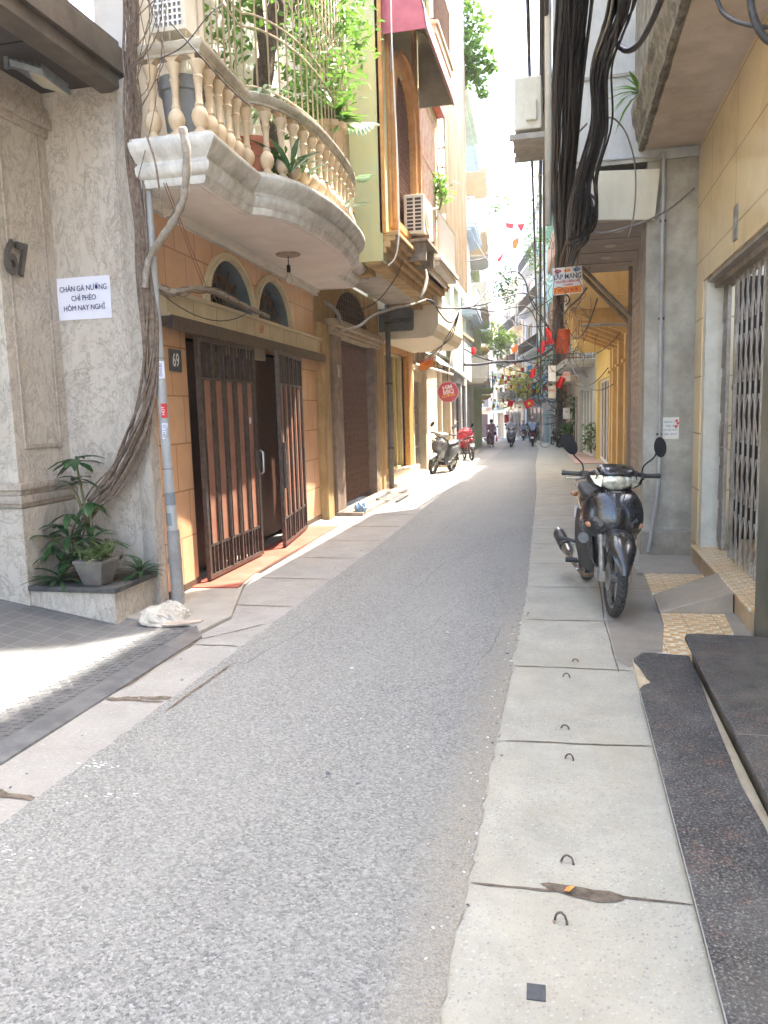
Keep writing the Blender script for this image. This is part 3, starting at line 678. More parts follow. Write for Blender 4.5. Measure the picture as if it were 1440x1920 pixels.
m = MB(); m.hexa([(-3.70, 4.965, 3.926), (-3.51, 5.01, 3.856), (-3.455, 5.205, 3.799), (-3.63, 5.165, 3.858), (-3.70, 4.965, 3.929), (-3.51, 5.01, 3.859), (-3.455, 5.205, 3.802), (-3.63, 5.165, 3.861)])
part(m, 'lens', mt('lens', (.5, .45, .35), rough=.3, bp=0), fl)
# planter
plr = empty('planter', (-3.5, 5.2, 0), 0, 'low marble planter with a dark slate rim below the pillar', 'planter')
m = MB(); m.box(-3.9, -3.20, 4.92, 5.57, 0, .245); part(m, 'body', marble, plr)
m = MB(); m.box(-3.9, -3.17, 4.89, 4.98, .246, .285); m.box(-3.26, -3.17, 4.98, 5.62, .246, .285); m.box(-3.9, -3.26, 4.98, 5.15, .246, .275)
part(m, 'rim', mt('slate', (.045, .045, .045), (.08, .078, .075), .7, sc=10, bp=.4, dirt=.5, dirtc=(.18, .15, .12)), plr, bevel=.004)
m = MB(); rows = [[(-3.88+.64*i/8, 5.15+.42*j/5, .262+random.uniform(0, .03)) for i in range(9)] for j in range(6)]; m.grid(rows); part(m, 'soil', dark_dirt, plr)
# -------- plants in the planter
def rosette(mb, c, n, L, W, up=.5, spread=1, jitter=.3, bend=.4, ring=0):
    for k in range(n):
        a = 2*PI*k/n*1.0+random.uniform(-.4, .4)+ring; e = up+random.uniform(-jitter, jitter)
        d = Vector((math.cos(a)*spread, math.sin(a)*spread, e)); mb.leaf(c, d, (0, 0, 1), L*random.uniform(.75, 1.15), W*random.uniform(.8, 1.1), bend)
random.seed(5)
rp_ = empty('rubber_plant', (-3.58, 5.3, .26), 0, 'tall rubber plant with broad dark leaves standing in the marble planter', 'plant')
st = MB(); lv = MB()
stems = [[(-3.62, 5.32, .26), (-3.60, 5.28, .55), (-3.63, 5.27, .85), (-3.66, 5.25, 1.18)], [(-3.60, 5.3, .26), (-3.55, 5.22, .6), (-3.53, 5.2, .86)], [(-3.64, 5.3, .26), (-3.75, 5.2, .5), (-3.86, 5.12, .62)],
         [(-3.62, 5.3, .3), (-3.52, 5.15, .5), (-3.46, 5.1, .60)], [(-3.6, 5.3, .5), (-3.66, 5.24, .9), (-3.72, 5.2, 1.02)]]
for s_ in stems: st.tube(smoothpath(s_, 4), [.014-.006*i/12 for i in range((len(s_)-1)*4+1)], 6)
rosette(lv, (-3.66, 5.25, 1.2), 8, .21, .075, .35, bend=.5); rosette(lv, (-3.66, 5.25, 1.18), 6, .22, .08, -.1, bend=.3, ring=.5)
rosette(lv, (-3.66, 5.25, 1.06), 5, .2, .075, .0, bend=.3); rosette(lv, (-3.69, 5.22, 1.0), 6, .17, .07, .4)
rosette(lv, (-3.53, 5.2, .88), 5, .20, .085, -.7, bend=.2); rosette(lv, (-3.86, 5.12, .62), 8, .17, .06, .3); rosette(lv, (-3.84, 5.12, .56), 5, .15, .05, -.5)
rosette(lv, (-3.46, 5.1, .62), 8, .18, .055, .35); rosette(lv, (-3.56, 5.2, .68), 7, .17, .06, .3); rosette(lv, (-3.62, 5.2, .5), 8, .19, .055, .1); rosette(lv, (-3.7, 5.15, .45), 7, .17, .05, .0)
rosette(lv, (-3.5, 5.12, .48), 7, .19, .05, -.2)
for c_, n_l, e_ in (((-3.80, 5.15, .70), 8, .2), ((-3.78, 5.1, .5), 8, 0), ((-3.68, 5.1, .62), 8, .2), ((-3.6, 5.08, .40), 9, .4), ((-3.55, 5.15, .58), 8, .1), ((-3.42, 5.2, .56), 8, .3), ((-3.66, 5.12, .80), 6, -.2), ((-3.34, 5.25, .45), 8, .3)): rosette(lv, c_, n_l, .18, .055, e_)
part(lv, 'leaves', leaf_dark, rp_, smooth=True); part(st, 'stem', stem_m, rp_, smooth=True)
for nm, c, n, L, W, lb in [('spiky_plant', (-3.72, 5.02, .30), 17, .24, .04, 'low plant with long narrow leaves at the left end of the planter'), ('spiky_plant', (-3.23, 5.35, .29), 18, .2, .035, 'low dark plant with narrow leaves at the street corner of the planter')]:
    lv = MB(); rosette(lv, c, n, L, W, .75, jitter=.5, bend=.7); rosette(lv, (c[0], c[1], c[2]+.03), n//2, L*.8, W, 1.3, jitter=.4, bend=.6)
    o = origin_to(lv.build(nm, leaf_dark, smooth=True), c); tag(o, lb, 'plant', 'narrow-leaved plants in the planter')
pot = empty('flower_pot', (-3.40, 5.02, .285), 0, 'square dark plastic flower pot standing on the planter rim', 'flower pot')
m = MB(); c = (-3.40, 5.03)
def sq(h, z): return [(c[0]-h, c[1]-h, z), (c[0]+h, c[1]-h, z), (c[0]+h, c[1]+h, z), (c[0]-h, c[1]+h, z)]
m.hexa(sq(.075, .286)+sq(.115, .45)); m.hexa(sq(.12, .45)+sq(.12, .475)); part(m, 'body', darkpot, pot, bevel=.004)
m = MB(); m.face([(p[0], p[1], .477) for p in sq(.105, 0)]); part(m, 'soil', dark_dirt, pot)
lv = MB(); random.seed(8)
for k in range(44):
    x = c[0]+random.uniform(-.09, .09); y = c[1]+random.uniform(-.09, .09); a = random.uniform(0, 2*PI); lv.leaf((x, y, .475), (math.cos(a)*.7, math.sin(a)*.7, random.uniform(.2, 1.8)), (0, 0, 1), random.uniform(.12, .24), .03, .5)
o = lv.build('potted_plant', [leafmat('leaf_variegated', (.05, .10, .035), (.2, .24, .1), .2)], smooth=True); origin_to(o, (c[0], c[1], .475))
tag(o, 'bushy variegated plant growing in the square dark pot', 'plant')
# -------- thick climbing vine from the planter up past the drainpipe
random.seed(12)
cv = empty('climbing_vine', (-3.5, 5.4, .3), 0, 'bundle of bare brown vine stems climbing from the planter up the drainpipe', 'vine')
base = [(-3.72, 5.30, .3), (-3.76, 5.32, .58), (-3.62, 5.36, .84), (-3.42, 5.42, 1.06), (-3.22, 5.42, 1.42), (-3.10, 5.42, 1.76), (-3.06, 5.42, 2.16), (-3.07, 5.42, 2.63), (-3.07, 5.40, 3.38), (-3.05, 5.38, 3.7), (-3.04, 5.36, 4.0), (-3.0, 5.34, 4.45), (-2.98, 5.3, 5.6)]
for k in range(17):
    ph = random.uniform(0, 6); amp = random.uniform(.01, .055); low = random.uniform(-.12, .12) if k < 9 else random.uniform(-.06, .06)
    pts = []
    st0 = 0 if k < 8 else random.choice((2, 3, 3))
    for i, q in enumerate(base[st0:]):
        i += st0; sp = 1.6 if i in (3, 4) else 1
        pts.append((q[0]+amp*sp*math.cos(ph+i*1.1), q[1]+amp*.8*math.sin(ph+i*1.3)-.01, q[2]+(low*sp if 1 < i < 6 else 0)))
    r = random.uniform(.006, .017); P = smoothpath(pts, 6)
    m = MB().tube(P, [r*(1-.35*i/len(P)) for i in range(len(P))], 7); part(m, 'stem', vine_m, cv, smooth=True)
for k in range(26):      # thin loose tendrils near the top
    z = random.uniform(3.2, 4.8); x0 = -3.03; y0 = 5.34
    pts = [(x0, y0, z), (x0+random.uniform(-.05, .3), y0-.05, z+random.uniform(.1, .5)), (x0+random.uniform(0, .4), y0-.1+random.uniform(-.1, .1), z+random.uniform(.3, 1.2))]
    part(MB().tube(smoothpath(pts, 5), .0035, 5), 'tendril', vine_m, cv, smooth=True)
# the thick grey branch curving down from the balcony edge and joining the bundle
gb = empty('bare_branch', (-2.9, 5.3, 3), 0, 'thick grey peeling branch curving from the balcony corner down to the drainpipe', 'branch')
P = smoothpath([D(342, 240, 5.0), D(350, 290, 5.0), D(346, 360, 5.05), D(330, 405, 5.1), D(305, 445, 5.2), D(288, 470, 5.35), D(276, 500, 5.4), D(272, 540, 5.4)], 6)
part(MB().tube(P, [.028*(1+.12*math.sin(i*1.7))*(.9 if i > 30 else 1) for i in range(len(P))], 9), 'limb', branch_m, gb, smooth=True)
P = smoothpath([D(345, 350, 5.02), D(333, 380, 5.05), D(318, 405, 5.08), D(303, 400, 5.1), D(298, 350, 5.1), D(290, 300, 5.1), D(275, 255, 5.15)], 5)
part(MB().tube(P, .007, 6), 'twig', vine_m, gb, smooth=True)
# ---------------------------------------------------------------- LEFT: orange tiled house (number 69)
f69 = Fr((-3.13, 5.3), (-3.36, 10.35), 1)     # o>0 towards the street
h69 = house('orange-tiled house with sliding gates, arched fanlights and a white curved balcony', 'house', (-3.3, 7.8, 0), 'tiled_house')
L69 = f69.L
d0, d1, dz = .90, 4.06, 2.22                 # door opening
m = MB(f69)
m.box(.30, d0, -.25, 0, 0, 2.5); m.box(d1+.18, L69, -.25, 0, 0, 2.5)
a1, a2 = (1.40, 2.60), (2.70, 3.88); zs = 2.5
def arch_wall(m, u0, u1, z0, zt, spans, zt_arch, o0=-.25, o1=0, seg=16, spring=0.0):
    """solid wall u0..u1, z0..zt with arched openings standing on z0"""
    cur = u0
    for (a, b) in spans:
        m.box(cur, a, o0, o1, z0, zt)
        uc = (a+b)/2; r = (b-a)/2; H_ = zt_arch-z0-spring
        pts = [(uc-r*math.cos(PI*k/seg), z0+spring+H_*math.sin(PI*k/seg)) for k in range(seg+1)]
        if spring: pass
        for (x0, y0), (x1, y1) in zip(pts, pts[1:]):
            m.face([(x0, o1, y0), (x1, o1, y1), (x1, o1, zt), (x0, o1, zt)]); m.face([(x0, o0, y0), (x0, o1, y0), (x1, o1, y1), (x1, o0, y1)])
        cur = b
    m.box(cur, u1, o0, o1, z0, zt)
arch_wall(m, .30, L69, 2.5, 3.12, [a1, a2], 3.0)
m.mi = 1; m.box(.30, .9, .0, .012, 0.0, .09); m.box(d1+.2, L69, .0, .012, 0, .09); m.mi = 0; m.box(d0, d1+.18, -.25, -.002, 2.235, 2.5); m.box(.3, L69, -.3, -.255, 0, 3.2) if 0 else None
part(m, 'wall', [tile69, mt('dark_skirting', (.09, .05, .03), rough=.7)], h69)
m = MB(f69); m.box(.30, L69, -.3, -.01, 3.12, 9.5); part(m, 'wall', white_plaster, h69)
m = MB(f69); m.box(d1, d1+.18, -.25, .012, 0.04, 2.3); m.box(1.9, 2.95, -.05, .01, 2.1, 2.3); part(m, 'door_frame', cream, h69)
m = MB(f69); m.box(.40, 4.99, .0, .09, 2.31, 2.50); m.box(.38, 5.02, .0, .12, 2.485, 2.515); m.box(.4, 4.99, .0, .11, 2.30, 2.325)
m.mi = 1
for k in range(9): m.box(.9+k*.5, .905+k*.5, .09, .0915, 2.33, 2.48)
part(m, 'lintel_band', [cream, mt('joint_brown', (.3, .22, .12))], h69)
m = MB(f69); m.box(.36, 5.05, .02, .15, 2.22, 2.295); m.box(.36, 5.05, .13, .155, 2.19, 2.30); part(m, 'gate_track', ironbrown, h69)
attach(text_mesh('house_number', '69', mt('faded_red', (.55, .15, .06), (.6, .2, .1), sc=40), None, basis(f69(2.62, .095, 2.405), f69.u, (0, 0, 1)), .13, .001), h69)
# arched fanlights: cream surround, blue-grey reveal, scrolled grille
for (a, b) in (a1, a2):
    uc = (a+b)/2; r = (b-a)/2; wn = MB(f69)
    for r0, r1, oo in ((r, r+.085, .035), (r+.02, r+.055, .05)):
        H0 = .5*r0/r; H1 = .5*r1/r; seg = 20
        for k in range(seg):
            t0 = PI*k/seg; t1 = PI*(k+1)/seg
            q = [(uc-rr*math.cos(t), zs+hh*math.sin(t)) for rr, hh, t in ((r0, H0, t0), (r0, H0, t1), (r1, H1, t1), (r1, H1, t0))]
            wn.face([(x, oo, z) for x, z in q]); wn.face([(q[0][0], 0, q[0][1]), (q[0][0], oo, q[0][1]), (q[1][0], oo, q[1][1]), (q[1][0], 0, q[1][1])]); wn.face([(q[3][0], 0, q[3][1]), (q[3][0], oo, q[3][1]), (q[2][0], oo, q[2][1]), (q[2][0], 0, q[2][1])])
    wo = part(wn, 'window', cream, h69)
    rv = MB(f69); seg = 18
    for k in range(seg):
        t0 = PI*k/seg; t1 = PI*(k+1)/seg; rr = r-.004; q = [(uc-rr*math.cos(t), zs+.496*math.sin(t)) for t in (t0, t1)]
        rv.face([(q[0][0], .005, q[0][1]), (q[1][0], .005, q[1][1]), (q[1][0], -.34, q[1][1]), (q[0][0], -.34, q[0][1])])
    rv.face([(uc-rr*math.cos(PI*k/seg), -.34, zs+.496*math.sin(PI*k/seg)) for k in range(seg+1)])
    def sub(mb, name, mat, par, root, **kw):
        o = mb.build(name, mat, **kw); o.parent = par; o.matrix_parent_inverse = (Matrix.LocRotScale(root.location, root.rotation_euler, None) @ par.matrix_parent_inverse).inverted(); return o
    sub(rv, 'reveal', blueg, wo, h69)
    gl = MB(f69); gl.face([(uc-(r-.01)*math.cos(PI*k/seg), -.30, zs+.485*math.sin(PI*k/seg)) for k in range(seg+1)]); sub(gl, 'pane', black, wo, h69)
    gr = MB(f69)
    for k in range(1, 8):
        t = PI*k/8; gr.tube([(uc, -.09, zs), (uc-(r-.02)*math.cos(t), -.09, zs+.48*math.sin(t))], .006, 5)
    for rr, hh in ((.25, .2), (.45, .38)):
        gr.tube([(uc-rr*r*2*math.cos(PI*k/12), -.09, zs+hh*math.sin(PI*k/12)) for k in range(13)], .006, 5)
    for k in range(8):       # scrolls
        t = PI*(k+.5)/8; cx_ = uc-r*.68*math.cos(t); cz = zs+.33*math.sin(t)
        gr.tube([(cx_+.05*(1-j/14)*math.cos(j*.9), -.09, cz+.05*(1-j/14)*math.sin(j*.9)) for j in range(13)], .006, 5)
    sub(gr, 'grille', mt('bronze_iron', (.16, .10, .07), (.22, .15, .1), .6, .3, sc=20), wo, h69, smooth=True)
# inner doorway: dark room, carved door leaf, louvred wood
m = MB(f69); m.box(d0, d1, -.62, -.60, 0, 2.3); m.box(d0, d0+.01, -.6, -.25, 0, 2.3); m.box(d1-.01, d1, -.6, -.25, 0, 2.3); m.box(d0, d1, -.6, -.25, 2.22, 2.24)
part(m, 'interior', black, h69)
m = MB(f69); m.box(d0, 1.9, -.27, -.22, 0.05, 2.2); m.box(2.55, d1, -.27, -.22, .05, 2.2); m.box(1.9, 2.0, -.27, -.2, .05, 2.15); m.box(2.28, 2.36, -.29, -.2, .05, 2.15); m.box(2.0, 2.28, -.26, -.22, .05, .12); m.box(2.0, 2.28, -.26, -.22, 1.0, 1.1)
for k in range(20): m.hexa([(2.0, -.26, .13+k*.043), (2.28, -.26, .13+k*.043), (2.28, -.23, .12+k*.043), (2.0, -.23, .12+k*.043), (2.0, -.26, .16+k*.043), (2.28, -.26, .16+k*.043), (2.28, -.22, .13+k*.043), (2.0, -.22, .13+k*.043)])
dr = part(m, 'door', woodd, h69)
m = MB(f69)
for i in range(9):       # carved and pierced ornament
    z = 1.18+i*.105
    for s_ in (-1, 1):
        m.tube([(2.14+s_*(.03+.03*math.sin(j*.5)), -.235, z+.1*j/8) for j in range(9)], .008, 5)
    m.ball((2.14, -.235, z+.05), .022, 6, 4)
m.box(2.0, 2.02, -.25, -.22, 1.1, 2.15); m.box(2.26, 2.28, -.25, -.22, 1.1, 2.15)
sub(m, 'carved_panel', gold, dr, h69)
m = MB(f69); m.box(2.01, 2.27, -.255, -.25, 1.1, 2.15); sub(m, 'pane', mt('dim_glass', (.14, .13, .1), rough=.4), dr, h69)
m = MB(f69); m.tube([(2.36, -.19, .95), (2.36, -.15, .97), (2.36, -.15, 1.13), (2.36, -.19, 1.15)], .01, 6); sub(m, 'handle', mt('steel', (.5, .5, .5), rough=.3, metal=.9), dr, h69)
# sliding gate leaves
def gate_leaf(fr, u0, u1, z0, z1, n, rootp, open_bars=True):
    """steel frame with red sheet panels, short bars above and below"""
    m = MB(fr); t = .04
    m.box(u0, u0+t, 0, t, z0, z1); m.box(u1-t, u1, 0, t, z0, z1); m.box(u0+t, u1-t, 0.001, t-.001, z0, z0+t); m.box(u0+t, u1-t, .001, t-.001, z1-t, z1)
    w_ = (u1-u0-2*t)/n; zb = z0+.30; zt = z1-.36
    gl = attach(m.build('gate_leaf', ironbrown, bevel=.002), rootp)
    br_ = MB(fr); pn = MB(fr)
    for k in range(n):
        a = u0+t+k*w_; b = a+w_
        if k: br_.box(a-.014, a+.014, .004, .036, z0+t, z1-t)
        if k == n//2: br_.box(a-.03, a-.014, .0, .045, z0+t, z1-t)
        br_.box(a+.014, b-.014, .006, .030, zb-.012, zb+.012); br_.box(a+.014, b-.014, .006, .03, zt-.012, zt+.012)
        # narrow inner frame of each sheet
        br_.box(a+.03, a+.042, .004, .038, zb+.012, zt-.012); br_.box(b-.042, b-.03, .004, .038, zb+.012, zt-.012)
        pn.box(a+.016, b-.016, .012, .018, zb-.01, zt+.01)
        for j in (1, 2): uu = a+(b-a)*j/3; br_.box(uu-.008, uu+.008, .008, .028, z0+t, zb-.012); br_.box(uu-.008, uu+.008, .008, .028, zt+.012, z1-t)
    o = br_.build('bars', ironbrown); o.parent = gl; o = pn.build('sheet_panel', woodred); o.parent = gl
    return gl
def subw(mb, name, mat, par, **kw):
    o = mb.build(name, mat, **kw); o.parent = par; return o
g1 = Fr(f69(.92, .065, 0)[:2], f69(2.22, .115, 0)[:2], 1)
gA = gate_leaf(g1, 0, 1.28, .055, 2.19, 5, h69)
g2 = Fr(f69(2.62, .22, 0)[:2], f69(4.02, .075, 0)[:2], 1)
gB = gate_leaf(g2, 0, 1.36, .06, 2.19, 5, h69)
m = MB(g1); m.box(1.15, 1.25, .04, .06, .98, 1.14); subw(m, 'lock_box', ironbrown, gA, bevel=.003)
m = MB(g1); m.tube([(1.262, .05, .9), (1.262, .085, .92), (1.262, .085, 1.12), (1.262, .05, 1.14)], .012, 7); subw(m, 'handle', mt('steel', (0, 0, 0)), gA, smooth=True)
m = MB(g1); m.box(1.05, 1.09, .041, .043, 1.42, 1.48); subw(m, 'sticker', paper, gA)
m = MB(g2); m.box(.05, .13, .045, .06, .96, 1.12); m.box(.03, .06, .045, .07, .7, 1.2); subw(m, 'lock_box', ironbrown, gB, bevel=.003)
# number plate 69
npz = (f69(.70, .014, 2.0))
m = MB(f69); m.box(.56, .78, .0, .012, 1.88, 2.06); pltc = flat('plate_slate', (.06, .075, .085), .4); o = part(m, 'number_plate', pltc, h69)
t_ = text_mesh('numeral', '69', flat('plate_white', (.75, .75, .7), .5), None, basis(f69(.67, .013, 1.968), f69.u, (0, 0, 1)), .155, .001, bold=.001, sx=.8); t_.parent = o; t_.matrix_parent_inverse = (Matrix.Translation(h69.location) @ o.matrix_parent_inverse).inverted()
# ------------------------------------------------ balcony
def arc_path():
    def w_(o, Y): return (-3.13-.0455*(Y-5.3)+o, Y)
    P = [w_(.07, 5.42), w_(.60, 5.42), w_(.60, 6.32)]
    n = 26
    for k in range(n+1):
        t = -math.cos(PI*k/n); P.append(w_(.615+.37*(max(0, 1-abs(t)**2.6))**.62, 7.97+1.6*t))
    P += [w_(.60, 9.66), w_(.58, 10.5), w_(-.02, 10.5)]
    return P
BP = arc_path()
def offs(P, d):
    """offset an open plan path towards the street (inwards if d<0)"""
    out = []
    for i, p in enumerate(P):
        a = Vector(P[max(i-1, 0)]); b = Vector(P[min(i+1, len(P)-1)]); t = (b-a)
        if 0 < i < len(P)-1:
            t1 = (Vector(P[i])-a).normalized(); t2 = (b-Vector(P[i])).normalized(); t = t1+t2; k = max(.45, math.sqrt(max(.01, (1+t1.dot(t2))/2)))
        else: t = t.normalized(); k = 1
        t.normalize(); nrm = Vector((t.y, -t.x)); out.append((p[0]+nrm.x*d/k, p[1]+nrm.y*d/k))
    return out
def sweep(m, P, prof):
    """profile [(offset, z)] swept along plan path"""
    rows = []
    for o_, z in prof: rows.append([(x, y, z) for x, y in offs(P, o_)])
    m.grid(rows)
m = MB(); zb = 3.20
prof = [(a_, zb+(b_-zb)*.74) for a_, b_ in [(-.10, zb-.012), (-.10, zb), (-.05, zb), (-.05, zb-.02), (-.02, zb-.02), (-.0, zb+.02), (-.0, zb+.05), (.02, zb+.06), (.05, zb+.10), (.055, zb+.15), (.03, zb+.18), (.03, zb+.20), (.05, zb+.22), (.10, zb+.27), (.13, zb+.33), (.13, zb+.36), (.10, zb+.37), (.10, zb+.40), (.05, zb+.405), (-.12, zb+.405), (-.3, zb+.4)]]
sweep(m, BP, prof)
bal = part(m, 'balcony', balw, h69, smooth='auto')
m = MB(); q = offs(BP, -.04); m.prism(q, zb-.005, zb+.28); sub(m, 'soffit', white_plaster, bal, h69)
m = MB(f69); m.box(.15, 5.2, 0, .06, zb-.04, zb-.007); m.box(.15, 5.2, 0, .035, zb-.09, zb-.04); m.box(.15, 5.2, -.01, .0, zb-.1, zb); sub(m, 'cove_moulding', white_plaster, bal, h69)
# points along path at equal spacing
def resample(P, step, start=0):
    out = []; acc = -start; last = Vector(P[0])
    segs = []
    for a, b in zip(P, P[1:]):
        a = Vector(a); b = Vector(b); L = (b-a).length; t = -acc if acc < 0 else 0
        d = step-acc if acc > 0 else (0 if acc == 0 else -acc)
        pos = d
        while pos <= L:
            out.append((a.lerp(b, pos/L), (b-a).normalized())); pos += step
        acc = L-(pos-step) if pos-step >= 0 else acc+L
    return out
zr = zb+.30
bprof = [(.045, 0), (.045, .05), (.032, .055), (.03, .07), (.045, .085), (.06, .12), (.062, .15), (.05, .185), (.03, .21), (.035, .225), (.026, .24), (.024, .30), (.028, .36), (.033, .40), (.04, .41), (.03, .425), (.036, .46), (.055, .50), (.055, .52)]
bm_ = MB(); bm_.lathe(bprof, (0, 0, 0), 12); bm_.box(-.06, .06, -.05, .05, -.005, .03)
proto = None; RP = resample(offs(BP, -.03), .185, .13)
for (p, t) in RP:
    if p.x < -3.02: continue
    if proto is None:
        proto = sub(bm_, 'baluster', baluster_m, bal, h69, smooth='auto'); o = proto
    else:
        o = proto.copy(); COL.objects.link(o); o.parent = bal
    o.matrix_basis = Matrix.Translation((p.x, p.y, zr)) @ Matrix.Rotation(math.atan2(t.y, t.x)-PI/2, 4, 'Z')
# scalloped arcade and handrail above balusters
m = MB(); zt = zr+.52
hp = offs(BP, -.03); sweep(m, BP, [(-.075, zt+.05), (-.075, zt+.04), (.015, zt+.04), (.015, zt+.06), (.03, zt+.07), (.045, zt+.09), (.045, zt+.12), (.02, zt+.135), (-.10, zt+.135), (-.11, zt+.1), (-.10, zt+.06), (-.075, zt+.05)])
sub(m, 'handrail', rail_m, bal, h69, smooth='auto')
m = MB()
R2 = [r for r in RP if r[0].x > -3.02]
for (p, t), (q, t2) in zip(R2, R2[1:]):
    L = (q-p).length
    if L > .3: continue
    N = 8; nr = Vector((t.y, -t.x))
    arc = [(p.lerp(q, k/N), zt+.045-.075*abs(2*k/N-1)**2.2) for k in range(N+1)]
    for (a, za), (b, zb_) in zip(arc, arc[1:]):
        for sgn in (.035, -.035):
            m.face([(a.x+nr.x*sgn, a.y+nr.y*sgn, za), (b.x+nr.x*sgn, b.y+nr.y*sgn, zb_), (b.x+nr.x*sgn, b.y+nr.y*sgn, zt+.05), (a.x+nr.x*sgn, a.y+nr.y*sgn, zt+.05)])
        m.face([(a.x+nr.x*.035, a.y+nr.y*.035, za), (b.x+nr.x*.035, b.y+nr.y*.035, zb_), (b.x-nr.x*.035, b.y-nr.y*.035, zb_), (a.x-nr.x*.035, a.y-nr.y*.035, za)])
sub(m, 'arcade', baluster_m, bal, h69, recalc=False)
# iron grille above the handrail
gcm = mt('cream_iron', (.55, .46, .30), (.62, .53, .38), .5, .2, sc=30, dirt=.6, dirtc=(.25, .15, .08))
m = MB(); ztop = zt+2.3; z0 = zt+.13
G = resample(offs(BP, -.03), .125, .05)
for i, (p, t) in enumerate(G): m.tube([(p.x, p.y, z0), (p.x, p.y, ztop)], .0085, 6)
for z in (z0+.06, z0+.52, z0+.62, z0+1.25, z0+1.9): m.tube([(x, y, z) for x, y in offs(BP, -.03)[1:-1]], .009, 6)
for i in range(1, len(G)-1, 1):       # scrollwork between the two upper rails
    p, t = G[i]
    if p.x < -3.1: continue
    for s_ in (1, -1):
        pts = [(p.x+t.x*.075*s_*math.sin(j*.55)*(1-j/16), p.y+t.y*.075*s_*math.sin(j*.55)*(1-j/16), z0+.95+s_*.02*j) for j in range(13)]
        m.tube(pts, .005, 5)
sub(m, 'grille', gcm, bal, h69, smooth=True)
m = MB(); m.box(-3.3, -2.6, 5.3, 10.3, 9, 9.1)
# ceiling lamp fitting with bare bulb
cx_, cy_ = ZP(540, 475, zb)[:2]
lb = empty('ceiling_lamp', (cx_, cy_, zb), 0, 'bare light bulb hanging from a round plate under the white balcony', 'light bulb')
m = MB(); m.lathe([(.13, -.006), (.13, -.02), (.10, -.03), (.07, -.03)], (cx_, cy_, zb), 20); part(m, 'ceiling_plate', mt('rust_plate', (.25, .17, .12), (.4, .33, .27), sc=30), lb, smooth='auto')
m = MB(); m.tube([(cx_, cy_, zb-.02), (cx_, cy_, zb-.12)], .006, 6); m.lathe([(.018, -.12), (.022, -.14), (.022, -.19), (.016, -.2)], (cx_, cy_, zb), 10); part(m, 'lamp_holder', black, lb)
gm = mt('bulb_glass', (.45, .4, .32), (.5, .45, .38), .1, bp=0); m = MB(); m.lathe([(.012, -.198), (.02, -.22), (.038, -.25), (.042, -.275), (.034, -.30), (.012, -.315)], (cx_, cy_, zb), 14); part(m, 'bulb', gm, lb, smooth=True)
# ---------------------------------------------------------------- LEFT: generic facade tools (frame: u along street, o towards street, z up)
def wall_holes(m, u0, u1, z0, z1, holes, o0=-.25, o1=0):
    """rectangular openings [(a,b,za,zb)] sorted in u; may share columns"""
    us = sorted(set([u0, u1]+[h[0] for h in holes]+[h[1] for h in holes]))
    for a, b in zip(us, us[1:]):
        hs = sorted([h for h in holes if h[0] <= a+1e-6 and h[1] >= b-1e-6], key=lambda h: h[2]); z = z0
        for h in hs:
            if h[2] > z: m.box(a, b, o0, o1, z, h[2])
            z = h[3]
        if z1 > z: m.box(a, b, o0, o1, z, z1)
def window(fr, root, u0, u1, z0, z1, fmat, gmat, o=-.12, fw=.05, mull=1, trans=1, name='window', sill=True):
    m = MB(fr); m.box(u0, u0+fw, o-.03, o+.03, z0, z1); m.box(u1-fw, u1, o-.03, o+.03, z0, z1); m.box(u0+fw, u1-fw, o-.029, o+.029, z0, z0+fw); m.box(u0+fw, u1-fw, o-.029, o+.029, z1-fw, z1)
    for k in range(1, mull+1): u = u0+(u1-u0)*k/(mull+1); m.box(u-fw/2.5, u+fw/2.5, o-.025, o+.025, z0+fw, z1-fw)
    for k in range(1, trans+1): z = z0+(z1-z0)*k/(trans+1); m.box(u0+fw, u1-fw, o-.02, o+.02, z-fw/3, z+fw/3)
    w_ = attach(m.build(name, fmat), root)
    g_ = MB(fr); g_.box(u0+.01, u1-.01, o-.045, o-.032, z0+.01, z1-.01); sub(g_, 'pane', gmat, w_, root)
    if sill: s_ = MB(fr); s_.box(u0-.06, u1+.06, 0, .08, z0-.07, z0); sub(s_, 'sill', fmat, w_, root)
    return w_
def railing(fr, root, u0, u1, o0, o1, z0, h, mat, step=.12, name='railing', par=None):
    m = MB(fr); c = [(u0, o0), (u0, o1), (u1, o1), (u1, o0)]
    for (a, b), (c_, d) in zip(c, c[1:]):
        L = math.hypot(c_-a, d-b); n = max(1, int(L/step))
        for k in range(n+1): t = k/n; m.tube([(a+(c_-a)*t, b+(d-b)*t, z0), (a+(c_-a)*t, b+(d-b)*t, z0+h)], .01, 4)
        for z in (z0+.05, z0+h): m.tube([(a, b, z), (c_, d, z)], .016, 4)
    return attach(m.build(name, mat), root)
def slab_balcony(fr, root, u0, u1, o1, z, mat, rmat=None, th=.18, rh=.9, solid=None):
    m = MB(fr); m.box(u0, u1, 0, o1, z-th, z); m.box(u0-.04, u1+.04, 0, o1+.04, z-.06, z-.001); m.box(u0+.1, u1-.1, 0, o1-.15, z-th-.08, z-th)
    b_ = attach(m.build('balcony', mat, bevel=.01), root)
    if solid: m = MB(fr); m.box(u0, u0+.1, .002, o1, z, z+rh); m.box(u1-.1, u1, .002, o1, z, z+rh); m.box(u0+.1, u1-.1, o1-.1, o1-.001, z, z+rh); m.box(u0-.02, u1+.02, o1-.13, o1+.02, z+rh, z+rh+.06); attach(m.build('parapet', solid), root)
    if rmat: railing(fr, root, u0+.03, u1-.03, 0, o1-.04, z, rh, rmat)
    return b_
darkglass = glass_mat('dark_glass', (.05, .06, .065)); blueglass = glass_mat('blue_glass', (.20, .36, .42), .15)
iron = mt('dark_iron', (.05, .045, .04), (.08, .07, .06), .55, .3, sc=20)
rustiron = mt('rust_iron', (.14, .075, .045), (.2, .11, .07), .7, .2, sc=20)
